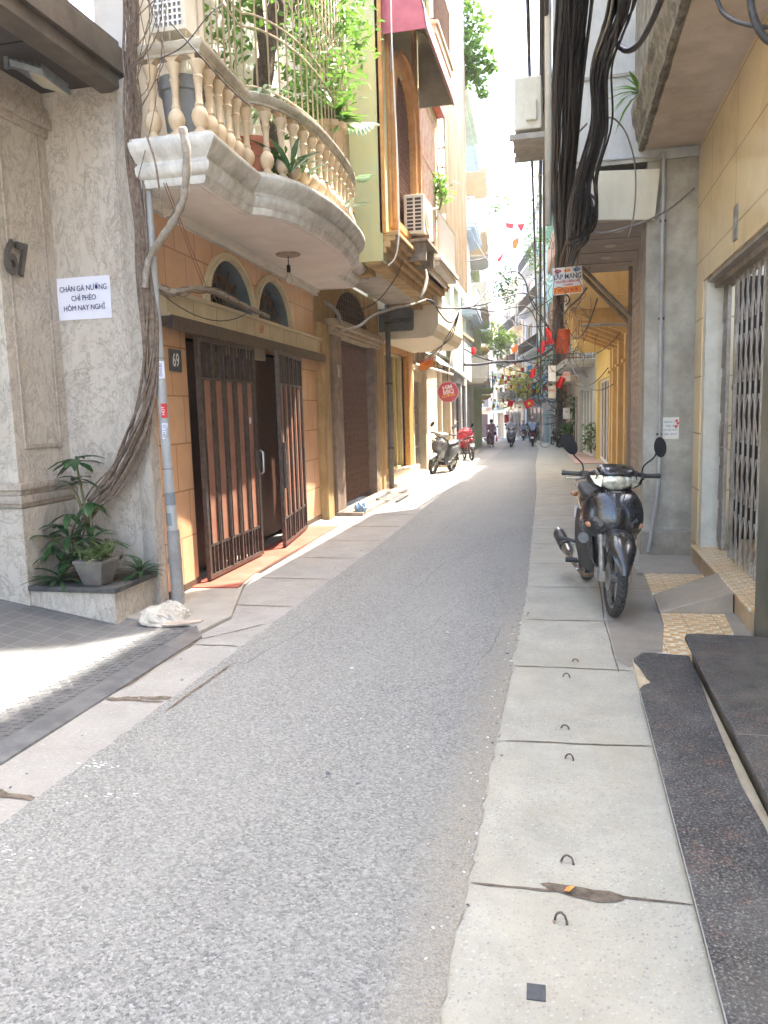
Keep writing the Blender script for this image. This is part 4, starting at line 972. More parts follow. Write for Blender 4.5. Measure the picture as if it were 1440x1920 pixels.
def scissor_gate(fr, root, u0, u1, z0, z1, o, mat, step=.11, name='folding_gate', w=.022, dia=.30, rows=None, dp=.012):
    m = MB(fr); n = int((u1-u0)/step)
    for k in range(n+1):
        u = u0+(u1-u0)*k/n; m.box(u-w/2, u+w/2, o-dp, o+dp, z0, z1)
    nz = rows or max(1, int((z1-z0)/dia))
    for r in range(nz):
        za = z0+(z1-z0)*(r+.12)/nz; zb_ = z0+(z1-z0)*(r+.88)/nz
        for k in range(n):
            a = u0+(u1-u0)*k/n; b = u0+(u1-u0)*(k+1)/n
            for s_, oo in ((1, dp+.005), (-1, dp+.010)):
                zz = (za, zb_) if s_ > 0 else (zb_, za)
                m.hexa([(a, o+oo-.003, zz[0]-.009), (b, o+oo-.003, zz[1]-.009), (b, o+oo+.003, zz[1]-.009), (a, o+oo+.003, zz[0]-.009), (a, o+oo-.003, zz[0]+.009), (b, o+oo-.003, zz[1]+.009), (b, o+oo+.003, zz[1]+.009), (a, o+oo+.003, zz[0]+.009)])
    return attach(m.build(name, mat), root)
# ---------------------------------------------------------------- LEFT: old ochre house (number 71) with lime-yellow upper floor
h71 = house('old ochre house with a folding lattice gate, number 71 and a lime-yellow upper floor', 'house', (-3.3, 12.4, 0), 'ochre_house')
f71 = Fr((-3.28, 10.40), (-3.34, 14.45), 1)
m = MB(f71); m.box(.02, .42, -.35, 0, 0, 2.75); m.box(3.35, 4.03, -.35, 0, 0, 2.9); m.box(.0, .25, -.30, .03, .0, 2.62)
m.box(0.0, 4.03, -.38, -.08, 2.75, 3.52); part(m, 'wall', ochre, h71, bevel=.01)
m = MB(f71); m.box(.42, .88, -.35, .045, 0, 2.62)
for z in (.55, 1.1, 1.65, 2.2): m.box(.415, .885, -.3, .048, z, z+.006)
part(m, 'pilaster', brownstone, h71, bevel=.006)
m = MB(f71); m.box(3.1, 3.35, -.35, .03, 0, 2.62); part(m, 'pilaster', brownstone, h71, bevel=.006)
m = MB(f71)
for z0, z1, o in [(2.62, 2.67, .06), (2.67, 2.73, .10), (2.73, 2.80, .16), (2.80, 2.84, .13)]: m.box(.38, 3.45, -.3, o, z0, z1)
part(m, 'cornice', mt('worn_cornice', (.36, .28, .18), (.44, .36, .25), .85, sc=5, bp=.3, dirt=.8, dirtc=(.14, .1, .07)), h71, bevel=.008)
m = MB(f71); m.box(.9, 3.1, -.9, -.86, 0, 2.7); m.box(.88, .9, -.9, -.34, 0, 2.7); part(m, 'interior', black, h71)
gt = scissor_gate(f71, h71, .92, 1.98, .06, 2.58, -.14, rustiron, .085, dia=.21); scissor_gate(f71, h71, 2.02, 3.08, .06, 2.58, -.13, rustiron, .085, dia=.21)
m = MB(f71); m.box(.9, 3.1, -.16, -.1, 2.58, 2.62); part(m, 'gate_rail', ironbrown, h71)
m = MB(f71); m.box(.60, .74, .046, .056, 2.02, 2.2); o = part(m, 'number_plate', mt('old_plate', (.2, .2, .18), (.28, .27, .24), .5), h71)
sub(text_mesh and MB(f71).box(.61, .73, .057, .058, 2.04, 2.045), 'plate_rule', cream, o, h71)
attach(text_mesh('numeral', '71', mt('plate_white2', (.6, .58, .5), sc=30), None, basis(f71(.67, .058, 2.10), f71.u, (0, 0, 1)), .10, .001), h71)
# arch fanlight with grille above cornice
m = MB(f71); seg = 16
for k in range(seg): 
    t0, t1 = PI*k/seg, PI*(k+1)/seg; m.face([(2.0-1.0*math.cos(t0), -.07, 2.86+.55*math.sin(t0)), (2.0-1.0*math.cos(t1), -.07, 2.86+.55*math.sin(t1)), (2.0-1.16*math.cos(t1), -.07, 2.86+.64*math.sin(t1)), (2.0-1.16*math.cos(t0), -.07, 2.86+.64*math.sin(t0))])
wf = part(m, 'window', ochre, h71)
m = MB(f71); m.face([(2.0-1.0*math.cos(PI*k/seg), -.074, 2.86+.55*math.sin(PI*k/seg)) for k in range(seg+1)]); sub(m, 'pane', black, wf, h71)
m = MB(f71)
for k in range(19):
    u = 1.06+k*.105; hh = .55*math.sqrt(max(0, 1-((u-2)/1.0)**2)); m.tube([(u, -.05, 2.86), (u, -.05, 2.86+hh)], .007, 4)
for z in (2.95, 3.05, 3.15, 3.25): hw = math.sqrt(max(0, 1-((z-2.86)/.55)**2)); m.tube([(2-hw, -.045, z), (2+hw, -.045, z)], .006, 4)
sub(m, 'grille', rustiron, wf, h71)
m = MB(f71); m.box(.4, 4.0, .0, .42, -.02, .055); part(m, 'doorstep', mt('worn_step', (.24, .19, .15), (.33, .27, .21), .9, sc=6, bp=.3, dirt=.5), h71, bevel=.01)
# upper floor box
m = MB(); m.box(-3.7, -2.37, 10.42, 15.2, 3.9, 3.92); m.box(-3.7, -2.37, 10.40, 10.62, 3.50, 11.0)
part(m, 'wall', lime, h71)
fu = Fr((-2.35, 10.40), (-2.35, 15.2), 1)
m = MB(fu); ua, ub = .62, 2.12
wall_holes(m, .03, 4.8, 3.8, 11.0, [(ua, ub, 4.15, 6.35), (2.55, 4.3, 3.95, 6.6), (.8, 1.9, 8.2, 9.8), (2.7, 4.1, 7.9, 9.9)], -.22, 0); part(m, 'wall', lime, h71)
m = MB(fu); m.box(-.0, .06, -.06, .03, 3.85, 11); m.box(.34, .44, 0, .05, 4.0, 8); m.box(2.28, 2.5, 0, .05, 3.9, 7.4); part(m, 'corner_trim', orangetrim, h71, bevel=.008)
# soffit and mouldings of the overhang
m = MB(); m.box(-3.30, -2.42, 10.62, 15.1, 3.50, 3.56); part(m, 'soffit', mt('aged_ceiling', (.40, .36, .30), (.5, .46, .39), .9, sc=3, dirt=.6, dirtc=(.25, .2, .15)), h71)
m = MB(fu)
for z0, z1, o in [(3.46, 3.60, -.05), (3.60, 3.68, .02), (3.68, 3.76, .08), (3.76, 3.82, .15), (3.82, 3.88, .19)]: m.box(.02, 4.85, -.28, o, z0, z1)
part(m, 'overhang_cornice', mt('ochre_cornice', (.46, .30, .12), (.55, .38, .18), .85, sc=4, bp=.2, dirt=.7, dirtc=(.16, .1, .06)), h71, bevel=.008)
for ya in (10.63, 14.6): m = MB(); m.box(-3.28, -2.6, ya, ya+.3, 3.38, 3.50); part(m, 'beam', ochre, h71)
# arched window: orange surround, brown lattice
m = MB(fu)
def arch_band(m, uc, r0, r1, zsp, h0, h1, o, zbot, o0=0):
    P0 = [(uc-r0, zbot)]+[(uc-r0*math.cos(PI*k/16), zsp+h0*math.sin(PI*k/16)) for k in range(17)]+[(uc+r0, zbot)]
    P1 = [(uc-r1, zbot)]+[(uc-r1*math.cos(PI*k/16), zsp+h1*math.sin(PI*k/16)) for k in range(17)]+[(uc+r1, zbot)]
    for k in range(18):
        a, b, c, d = P0[k], P0[k+1], P1[k+1], P1[k]
        m.hexa([(a[0], o0, a[1]), (b[0], o0, b[1]), (c[0], o0, c[1]), (d[0], o0, d[1]), (a[0], o, a[1]), (b[0], o, b[1]), (c[0], o, c[1]), (d[0], o, d[1])])
arch_band(m, 1.37, .72, .92, 5.65, .72, .90, .07, 4.1, -.15); arch_band(m, 1.37, .92, .98, 5.65, .90, .96, .11, 4.1)
m.box(.4, 2.35, -.05, .12, 4.0, 4.1)
wd = part(m, 'window', orangetrim, h71, recalc=True)
m = MB(fu); m.box(.62, 2.12, -.30, -.28, 4.1, 6.9); sub(m, 'pane', mt('brown_dark', (.07, .035, .028), (.1, .05, .04)), wd, h71)
m = MB(fu)
for k in range(22):
    u0_ = .66+k*.068
    m.tube([(u0_, -.04, 4.12), (u0_, -.04, 5.65+.72*math.sqrt(max(0, 1-((u0_-1.37)/.72)**2)))], .009, 4)
for k in range(31): 
    z = 4.15+k*.072; hw = .70 if z < 5.65 else .70*math.sqrt(max(0, 1-((z-5.65)/.72)**2)); m.tube([(1.37-hw, -.03, z), (1.37+hw, -.03, z)], .007, 4)
sub(m, 'lattice', mt('lattice_brown', (.16, .085, .06), (.22, .12, .09), .7, .1, sc=20), wd, h71)
# barred loggia beyond the window
m = MB(fu)
for k in range(12): u = 2.6+k*.15; m.tube([(u, .02, 3.9), (u, .02, 6.7)], .012, 5)
for z in (3.95, 4.8, 5.7, 6.6): m.tube([(2.55, .02, z), (4.3, .02, z)], .018, 5)
part(m, 'grille', mt('old_pink_iron', (.45, .25, .2), (.5, .38, .3), .7, sc=8), h71)
m = MB(fu); m.box(2.5, 4.4, -1.2, -1.15, 3.9, 6.7); part(m, 'interior', mt('loggia_wall', (.28, .25, .22), (.2, .18, .16)), h71)
slab_balcony(fu, h71, 2.5, 4.5, .35, 3.98, white_plaster, None, .14)
railing(fu, h71, 2.5, 4.5, .0, .33, 3.98, .75, mt('white_iron', (.62, .6, .54), (.68, .66, .6)), .1)
m = MB(fu); m.box(3.0, 4.75, -.1, .15, 6.9, 7.3); part(m, 'parapet', mt('red_board', (.5, .1, .08), (.55, .16, .12), .7, sc=6), h71)
slab_balcony(fu, h71, 2.9, 4.7, .3, 7.75, cream, rustiron)
window(fu, h71, 2.7, 4.1, 7.9, 9.9, rustiron, blueglass); window(fu, h71, .8, 1.9, 8.2, 9.8, rustiron, blueglass)
# rose awning over the arched window
aw = empty('awning', (-2.3, 11.7, 6.8), 0, 'rose-coloured curved canvas awning with a beige underside over the arched window', 'awning')
P0 = ZP(722, 66, 6.32); A_ = []
yA, yB = 10.55, 13.15; prof = [(0.0, 7.42), (.18, 7.33), (.35, 7.12), (.47, 6.86), (.54, 6.62), (.57, 6.38)]
m = MB(); m.grid([[(-2.33+o, y, z) for o, z in prof] for y in (yA, yB)]); m.grid([[(-2.33+o, y, z+.012) for o, z in prof] for y in (yA, yB)]);
part(m, 'canopy', [awn_under], aw, recalc=False, smooth=True)
m = MB(); m.prism([(-2.33+o, z) for o, z in prof]+[(-2.33, 6.38)], yA-.01, yA+.005, 1); part(m, 'end_panel', pinkm, aw); m = MB(); m.prism([(-2.33+o, z) for o, z in prof]+[(-2.33, 6.38)], yB-.005, yB+.01, 1); part(m, 'end_panel', awn_under, aw)
m = MB()
for k in range(1, 6): y = yA+(yB-yA)*k/6; m.tube([(-2.335+o, y, z-.012) for o, z in prof], .012, 5)
for o, z in (prof[2], prof[4], prof[5]): m.tube([(-2.335+o, yA, z-.01), (-2.335+o, yB, z-.01)], .012, 5)
part(m, 'frame_tube', mt('awning_frame', (.2, .12, .08), (.26, .17, .12)), aw)
m = MB(); m.grid([[(-2.33+.01+o, y, z+.02) for o, z in prof] for y in (yA, yB)]); part(m, 'cover', pinkm, aw, recalc=False, smooth=True)
# downpipe between 71 and the next shop
dp = empty('downpipe', (-3.2, 14.3, 0), 0, 'dark downpipe between the folding gate and the lit shop front', 'drainpipe')
part(MB().tube([(-3.2, 14.25, 0), (-3.2, 14.25, 3.45)], .05, 10), 'pipe', mt('dark_pipe', (.1, .09, .085), (.15, .13, .12), .6, sc=8), dp, smooth=True)
m = MB(); [m.tube([(-3.2, 14.25, z), (-3.2, 14.25, z+.04)], .058, 10) for z in (.8, 2.0, 3.1)]; part(m, 'clamp', iron, dp)
# round ceiling lamp under 71's overhang
cl = empty('ceiling_lamp', (-2.78, 11.6, 3.5), 0, 'flush round ceiling lamp under the overhang of the ochre house', 'ceiling lamp')
m = MB(); m.lathe([(.17, 0), (.17, -.03), (.14, -.04)], (-2.95, 11.4, 3.5), 20); part(m, 'rim', mt('lamp_rim', (.5, .46, .4)), cl, smooth='auto')
m = MB(); m.lathe([(.135, -.04), (.12, -.065), (.05, -.085)], (-2.95, 11.4, 3.5), 20); part(m, 'diffuser', mt('lamp_glass', (.35, .33, .3), rough=.3), cl, smooth=True)
# air conditioner on the ledge below the arched window
def ac_unit(name, w=.78, h=.56, d=.30):
    """local: x width, y depth (front at -y), z up"""
    r = empty(name)
    m = MB(); m.box(-w/2, w/2, -d/2, d/2, 0, h); m.build('casing', acwhite, r, bevel=.015)
    m = MB(); m.lathe([(.225, 0), (.235, .012), (.21, .016), (.2, .004)], (-.1, -d/2, h/2), 24, M=Matrix.Rotation(PI/2, 4, 'X'))
    for k in range(9): m.tube([(-.1+.205*math.cos(PI*k/9+.05), -d/2-.012, h/2+.205*math.sin(PI*k/9+.05)), (-.1-.205*math.cos(PI*k/9+.05), -d/2-.012, h/2-.205*math.sin(PI*k/9+.05))], .004, 4)
    for rr in (.06, .11, .16): m.tube([(-.1+rr*math.cos(2*PI*k/20), -d/2-.014, h/2+rr*math.sin(2*PI*k/20)) for k in range(20)], .004, 4, closed=True)
    m.build('fan_grille', acwhite, r, smooth=True)
    m = MB(); m.lathe([(.2, 0), (.2, .002)], (-.1, -d/2-.001, h/2), 24, M=Matrix.Rotation(PI/2, 4, 'X')); m.build('fan_opening', black, r)
    m = MB()
    for c in range(2):
        for k in range(9): m.box(-w/2-.004, -w/2+.004, -d/2+.04+c*.12, -d/2+.13+c*.12, .05+k*.053, .085+k*.053)
    m.build('vent_slots', mt('vent_dark', (.06, .055, .05)), r)
    m = MB(); m.box(w/2-.002, w/2+.05, -.02, .1, .08, .3); m.build('valve_cover', acwhite, r, bevel=.01)
    m = MB()
    for x in (-w*.3, w*.3): m.box(x-.02, x+.02, -d/2-.05, d/2+.1, -.05, -.0); 
    m.build('bracket', rustiron, r)
    return r
acp = ac_unit('air_conditioner'); acp.location = (-2.17, 12.0, 4.08); acp.rotation_euler = (0, 0, PI/2)
tag(acp, 'white air conditioner box with dark vent slots on the ledge below the arched window', 'air conditioner', 'air conditioner units on the facades')
m = MB(); m.box(-2.36, -1.95, 11.5, 12.5, 3.95, 3.99); m.box(-2.36, -2.0, 11.62, 11.68, 3.7, 3.95); m.box(-2.36, -2.0, 12.3, 12.36, 3.7, 3.95); part(m, 'ledge', mt('worn_ledge', (.35, .3, .22), (.2, .16, .12), .9, sc=8, bp=.4), h71)
# tall corrugated sheet screen
sm = corr_mat('corrugated_sheet', (.36, .28, .19), (.50, .42, .31), .55)
cs = MB(); rows = []
for k in range(101):
    y = 15.25+k*.032; rows.append([(-2.22+.018*math.sin(k*1.57), y, 4.25-.10*(k/100)), (-2.22+.018*math.sin(k*1.57), y, 11.6)])
cs.grid(rows); cs.grid([[(x-.006, y, z) for x, y, z in r] for r in rows])
o = cs.build('corrugated_screen', sm, recalc=False); origin_to(o, (-2.22, 16.8, 4.2)); tag(o, 'tall stained corrugated metal screen hanging beyond the arched window', 'metal screen')
# ---------------------------------------------------------------- LEFT: cream shop with the dark sign
h73 = house('cream-and-yellow shop with a rounded canopy box and a glass door', 'shop', (-3.5, 16.6, 0), 'corner_shop')
f73 = Fr((-3.62, 14.45), (-3.62, 18.35), 1)
yel_st = mt('yellow_stone', (.60, .42, .16), (.66, .50, .24), .6, sc=4, dirt=.3)
m = MB(f73); wall_holes(m, .02, 3.88, .2, 12, [(.9, 3.2, .22, 2.75), (.6, 1.7, 4.5, 6.5), (2.2, 3.3, 4.5, 6.5)], -.25, 0); part(m, 'wall', mt('cream_wall', (.58, .52, .36), (.64, .58, .42), .8, dirt=.3), h73)
m = MB(f73); m.box(.55, .9, -.05, .09, .2, 2.9); m.box(3.2, 3.62, -.05, .12, .2, 2.85); m.box(3.62, 3.86, -.05, .06, .2, 2.85); m.box(.9, 3.2, -.05, .1, 2.75, 2.95); part(m, 'door_frame', mt('orange_wood', (.42, .20, .05), (.5, .27, .09), .5, sc=(12), bp=.1), h73, bevel=.006)
window(f73, h73, .9, 3.2, .22, 2.75, mt('brass_frame', (.5, .42, .22), (.56, .48, .28), .4, .2), mt('lit_shop_pane', (.45, .36, .14), (.35, .28, .12), .15, bp=0), o=-.1, mull=3, trans=0, name='glass_door', sill=False)  # yellow light of the shop interior painted into the pane colour
m = MB(f73); m.box(1.0, 1.45, -.09, -.05, .4, 2.3); part(m, 'shelf_panel', mt('orange_panel', (.5, .16, .05), (.56, .2, .07), .5), h73)
m = MB(); m.prism([(-3.62, 14.75), (-3.2, 14.75), (-3.14, 15.2), (-3.12, 18.0), (-3.3, 18.35), (-3.62, 18.35)], -.1, .10); m.prism([(-3.62, 15.3), (-3.38, 15.3), (-3.38, 18.2), (-3.62, 18.2)], .10, .24)
part(m, 'doorstep', mt('pink_step', (.52, .40, .30), (.58, .46, .34), .7, sc=5, dirt=.4), h73, bevel=.012)
cb = MB(); prof = [(0, 2.86), (1.02, 2.86), (1.16, 2.90), (1.24, 3.0), (1.28, 3.12), (1.28, 3.62), (0, 3.62)]
cb.prism([(-3.6+a, z) for a, z in prof], 14.66, 18.2, 1); part(cb, 'canopy_box', mt('canopy_cream', (.62, .56, .42), (.68, .62, .48), .6, sc=3, dirt=.25), h73)
sg = empty('shop_sign', (-3.1, 14.62, 3.22), 0, 'dark rounded shop sign with pale lettering reading ALCOREST', 'shop sign')
m = MB(); r_ = .06; x0, x1, z0, z1 = -3.44, -2.78, 3.0, 3.42
pts = [(x0, z1), (x0, z0), (x1-r_, z0)]+[(x1-r_+r_*math.sin(PI/2*k/5), z0+r_-r_*math.cos(PI/2*k/5)) for k in range(1, 6)]+[(x1-r_+r_*math.cos(PI/2*k/5), z1-r_+r_*math.sin(PI/2*k/5)) for k in range(0, 6)]
m.prism(pts, 14.56, 14.655, 1); part(m, 'panel', mt('sign_graphite', (.09, .09, .085), (.12, .118, .11), .4, sc=4), sg)
attach(text_mesh('lettering', 'ALCOREST', mt('sign_pale', (.02, .02, .02), (.03, .03, .03)), None, basis((-3.04, 14.557, 3.19), (1, 0, 0), (0, 0, 1)), .105, .002, bold=.001), sg)
# ---------------------------------------------------------------- wooden-door house
h75 = house('beige house with a tall grey-brown panelled wooden door', 'house', (-3.7, 20.5, -.1), 'beige_house')
f75 = Fr((-3.66, 18.36), (-3.78, 26.0), 1); zf = -.2
beige = mt('beige_stone', (.50, .41, .28), (.57, .48, .34), .8, sc=3, bp=.1, dirt=.5, dirtc=(.36, .26, .16))
m = MB(f75); wall_holes(m, .0, 7.6, zf, 5.9, [(.35, 2.1, zf, 2.25), (5.6, 6.9, zf, 2.6), (1, 2.3, 3.6, 5.3), (3.6, 4.9, 3.6, 5.3)], -.3, 0); part(m, 'wall', beige, h75)
m = MB(f75); m.box(.35, 2.1, -.2, -.14, -.02, 2.25)
dd = part(m, 'door', mt('weathered_wood', (.16, .125, .10), (.22, .175, .14), .7, sc=10, bp=.3), h75); m = MB(f75)
for c in range(2):
    a = .38+c*.86
    for (z0, z1) in ((.05, .55), (.6, 1.1), (1.15, 1.5), (1.55, 2.2)):
        m.box(a, a+.83, -.14, -.10, z1-.0, z1+.05); 
        for k in range(5): m.box(a+.03+k*.19, a+.06+k*.19, -.14, -.105, z0+.05, z1)
sub(m, 'door_panelling', mt('weathered_bars', (.26, .21, .17), (.33, .27, .22), .7, sc=10), dd, h75)
for q in ((2.1, 2.35, 0, .08, zf, 2.5), (.2, .35, 0, .08, zf, 2.5), (4.9, 5.05, 0, .12, zf, 2.9), (6.95, 7.3, 0, .12, zf, 2.9)): part(MB(f75).box(*q), 'pilaster', beige, h75, bevel=.01)
part(MB(f75).box(.2, 2.35, 0.001, .1, 2.5, 2.62), 'door_lintel', beige, h75)
m = MB(f75); m.box(3.55, 3.56, .001, .004, zf, 2.9); m.box(2.4, 4.9, .001, .004, 2.2, 2.21); m.mi = 0; part(m, 'wall_joint', mt('joint_brown', (.3, .22, .12)), h75)
m = MB(f75)
for k in range(24): m.box(5.6, 6.9, -.16, -.12, zf+.02+k*.115, zf+.11+k*.115)
part(m, 'shutter', mt('brown_shutter', (.2, .12, .09), (.26, .17, .13), .6), h75)
m = MB(f75)
for k in range(11): m.box(.0+k*.68, .05+k*.68, .0, .06, 2.65, 3.0)
m.box(0, 7.6, 0.001, .1, 3.0, 3.08); part(m, 'frieze_slats', mt('brown_wood', (.26, .17, .1), (.34, .24, .15)), h75)
for q in ((4.4, 5.0, .1, .55, zf, .0), (5.2, 5.5, .15, .4, zf, .12), (5.6, 6.9, .1, .5, zf, .02)): part(MB(f75).box(*q), 'doorstep', beige, h75, bevel=.01)
# green corrugated awning and small signs
o = MB(); rows = []
for k in range(41): y = 19.0+k*.06; rows.append([(-3.64, y, 3.15+.01*math.cos(k*2)), (-2.98, y, 2.62+.01*math.cos(k*2))])
o.grid(rows); o = o.build('awning', mt('green_awning', (.10, .17, .13), (.15, .23, .18), .6, sc=5), recalc=False); origin_to(o, (-3.3, 20, 3)); tag(o, 'sloping dark green corrugated awning above the panelled wooden door', 'awning')
sp = empty('satellite_rod', (-3.0, 19.0, 2.8), 0, 'white metal strut leaning out above the wooden door', 'metal strut')
part(MB().tube([(-3.5, 18.6, 2.62), (-2.70, 19.2, 2.36)], .03, 6), 'rod', white, sp); part(MB().tube([(-2.78, 19.1, 2.4), (-2.7, 19.25, 3.1)], .014, 5), 'stay', white, sp)
ad1 = empty('hanging_sign', (-3.0, 18.0, 2.75), 0, 'small white and orange advertising placard hanging askew from the cables', 'placard')
A = D(826, 706, 18.0)
for nm, c, hw, hh, mm_ in (('board', (807, 672), .13, .1, white), ('lower_board', (800, 684), .16, .09, orange)):
    q = D(c[0], c[1], 17.9 if nm == 'board' else 17.86); m = MB(); m.hexa([(q.x-hw, q.y, q.z-hh-.04), (q.x+hw, q.y, q.z-hh+.04), (q.x+hw, q.y+.01, q.z-hh+.04), (q.x-hw, q.y+.01, q.z-hh-.04), (q.x-hw, q.y, q.z+hh-.04), (q.x+hw, q.y, q.z+hh+.04), (q.x+hw, q.y+.01, q.z+hh+.04), (q.x-hw, q.y+.01, q.z+hh-.04)]); part(m, nm, mm_, ad1)
q = D(800, 680, 17.84)
attach(text_mesh('lettering', ['LẮP MẠNG', '0977'], inkred, None, basis((q.x+.02, q.y, q.z+.02), (1, 0, .3), (-.3, 0, 1)), .085, .001), ad1)
# round red sign on its bracket
rs_ = empty('round_sign', (0, 0, 0), 0, 'round red double-sided shop sign with white and yellow lettering on a wall bracket', 'shop sign')
q = D(840, 735, 20.5); r_ = .285; Mx = Matrix.Translation(q) @ Matrix.Rotation(.12, 4, 'Z') @ Matrix.Rotation(PI/2, 4, 'X')
rs_.location = q
m = MB(); m.lathe([(r_-.02, -.05), (r_-.02, .05)], n=32, M=Mx, c=(0, 0, 0)); part(m, 'disc', mt('sign_red', (.48, .03, .05), (.55, .05, .07), .35, sc=4, bp=0), rs_)
m = MB(); m.lathe([(r_-.022, -.06), (r_, -.06), (r_, .06), (r_-.022, .06)], n=32, M=Mx, cap=False); part(m, 'rim', mt('sign_rim', (.6, .5, .5), rough=.4), rs_)
B = Mx @ Matrix.Translation((0, 0, .0525))
attach(text_mesh('lettering', ['HIM', 'BBQ'], white, None, B @ Matrix.Translation((0, .06, 0)) @ Matrix.Rotation(.22, 4, 'Z'), .15, .002, spacing=.8, bold=.003), rs_)
attach(text_mesh('lettering', ['NƯỚNG'], yel, None, B @ Matrix.Translation((.01, -.1, 0)) @ Matrix.Rotation(.22, 4, 'Z'), .09, .002), rs_)
part(MB().tube([q+Vector((0, 0, r_)), q+Vector((-.02, 0, .62)), q+Vector((-.7, 0, .62))], .015, 6), 'bracket', iron, rs_)
# ---------------------------------------------------------------- pale green/white upper storeys and white hoarding (next)
h77 = house('pale green house with tall glazed upper storeys and a blank white hoarding', 'house', (-3.9, 29, -.3), 'green_white_house')
f77 = Fr((-3.40, 20.6), (-3.85, 33.0), 1)
pg = mt('pale_green_white', (.56, .62, .53), (.62, .66, .58), .8, sc=3, dirt=.25, dirtc=(.42, .46, .38), streak=True)
m = MB(f77); wall_holes(m, 0, 12.4, 3.1, 8.4, [(.6, 2.2, 3.7, 5.6), (2.8, 4.6, 3.7, 5.6), (5.4, 7.2, 3.7, 5.6), (8, 10, 3.7, 5.6)], -.25, 0); m.box(0, 12.4, -2, -.25, 3.08, 3.12); m.box(.0, .2, -3.0, -.25, 3.12, 8.4); part(m, 'wall', pg, h77)
for a, b in ((.6, 2.2), (2.8, 4.6), (5.4, 7.2), (8, 10)): window(f77, h77, a, b, 3.7, 5.6, mt('pale_frame', (.55, .6, .45), (.6, .62, .5)), mt('pale_pane', (.4, .45, .38), (.33, .4, .36), .2, bp=0), mull=3, trans=0)
fb = Fr((-3.78, 26.1), (-4.2, 34.2), 1)
m = MB(fb); wall_holes(m, 0, 8.1, -.6, 3.08, [(.5, 1.6, -.3, 2.3), (2.4, 4.6, -.4, 2.5), (5.4, 7.4, -.4, 2.5)], -.3, 0); part(m, 'wall', mt('grey_stone', (.38, .36, .34), (.45, .43, .40), sc=4), h77)
window(fb, h77, .5, 1.6, -.3, 2.3, mt('brown_wood', (0, 0, 0)), mt('brown_dark', (0, 0, 0)), name='door', sill=False); window(fb, h77, 2.4, 4.6, -.4, 2.5, iron, darkglass, name='shopfront', sill=False); window(fb, h77, 5.4, 7.4, -.4, 2.5, iron, darkglass, name='shopfront', sill=False)
hb = empty('hoarding', (-3.3, 27, 3.6), 0, 'blank white hoarding board fixed on the pale green facade', 'hoarding')
m = MB(); m.hexa([(-3.36, 23.6, 2.75), (-3.45, 29.0, 2.5), (-3.39, 29.0, 2.5), (-3.30, 23.6, 2.75), (-3.36, 23.6, 3.95), (-3.45, 29.0, 3.95), (-3.39, 29.0, 3.95), (-3.30, 23.6, 3.95)]); part(m, 'board', white, hb)
m = MB(); m.box(-3.40, -3.28, 23.5, 29.1, 3.95, 4.05); part(m, 'top_rail', mt('brown_wood', (0, 0, 0)), hb)
m = MB(); m.box(-3.385, -3.29, 26.3, 26.33, 2.75, 3.95); part(m, 'seam', greyup, hb)
# ---------------------------------------------------------------- generic narrow town houses farther along
def tube_house(label, fr, z1, wall, floors, balc=(), door=None, zb=-1.5, glass=None, fm=None, rail=None, depth=6, solid=None, awn=None, roofm=None, nwin=2, bo=.7, name='town_house'):
    r = house(label, 'house', tuple(fr(fr.L/2, 0, zb)), name); L = fr.L; glass = glass or darkglass; fm = fm or white
    hs = []; fh = (z1-floors[0])/max(1, len(floors))
    wins = []
    for k, zf in enumerate(floors):
        for j in range(nwin):
            a = L*(j+.2)/nwin; b = L*(j+.8)/nwin; wins.append((a, b, zf+(.15 if k in balc else .8), zf+2.35))
    dz_ = [(L*.12, L*.88, zb, gz(fr(L/2, 0, 0).y)+2.5)] if door else []
    m = MB(fr); wall_holes(m, 0, L, zb, z1, sorted(wins+dz_), -.25, 0); m.box(0, .2, -depth, -.25, zb, z1); m.box(L-.2, L, -depth, -.25, zb, z1); m.box(.2, L-.2, -depth, -.25, z1-.2, z1-.01)
    attach(m.build('wall', wall), r)
    for (a, b, c, d) in wins: window(fr, r, a, b, c, d, fm, glass)
    if door: window(fr, r, L*.12, L*.88, gz(fr(L/2, 0, 0).y)+.02, gz(fr(L/2, 0, 0).y)+2.5, fm, door, name='door', sill=False, mull=3, trans=0)
    for k, zf in enumerate(floors):
        if k in balc: slab_balcony(fr, r, L*.05, L*.95, bo, zf+.1, wall, rail or iron, solid=solid)
    m = MB(fr); m.box(-.05, L+.05, -.3, .12, z1, z1+.14); m.box(-.1, L+.1, -.3, .2, z1+.14, z1+.22); attach(m.build('cornice', roofm or wall), r)
    return r
blueW = mt('pale_blue_wall', (.42, .52, .64), (.5, .58, .68), .8, sc=2, dirt=.2, dirtc=(.35, .42, .5), streak=True)
creamW = mt('cream_facade', (.60, .52, .38), (.66, .58, .44), .85, sc=2.5, dirt=.35, dirtc=(.42, .35, .25), streak=True)
whiteW = mt('white_facade', (.62, .61, .58), (.7, .69, .66), .85, sc=2.5, dirt=.3, dirtc=(.45, .42, .38), streak=True)
greenW = mt('lime_facade', (.42, .50, .20), (.5, .57, .27), .85, sc=2.5, dirt=.2)
yellowW = mt('yellow_facade', (.62, .45, .14), (.68, .52, .2), .85, sc=2.5, dirt=.4, dirtc=(.4, .27, .1), streak=True)
peachW = mt('peach_facade', (.58, .38, .26), (.64, .45, .33), .85, sc=2.5, dirt=.3)
greyW = mt('grey_facade', (.38, .38, .37), (.46, .46, .45), .9, sc=2.5, dirt=.4, streak=True)
tealW = mt('teal_facade', (.25, .45, .45), (.32, .52, .52), .85, sc=2.5, dirt=.3, streak=True)
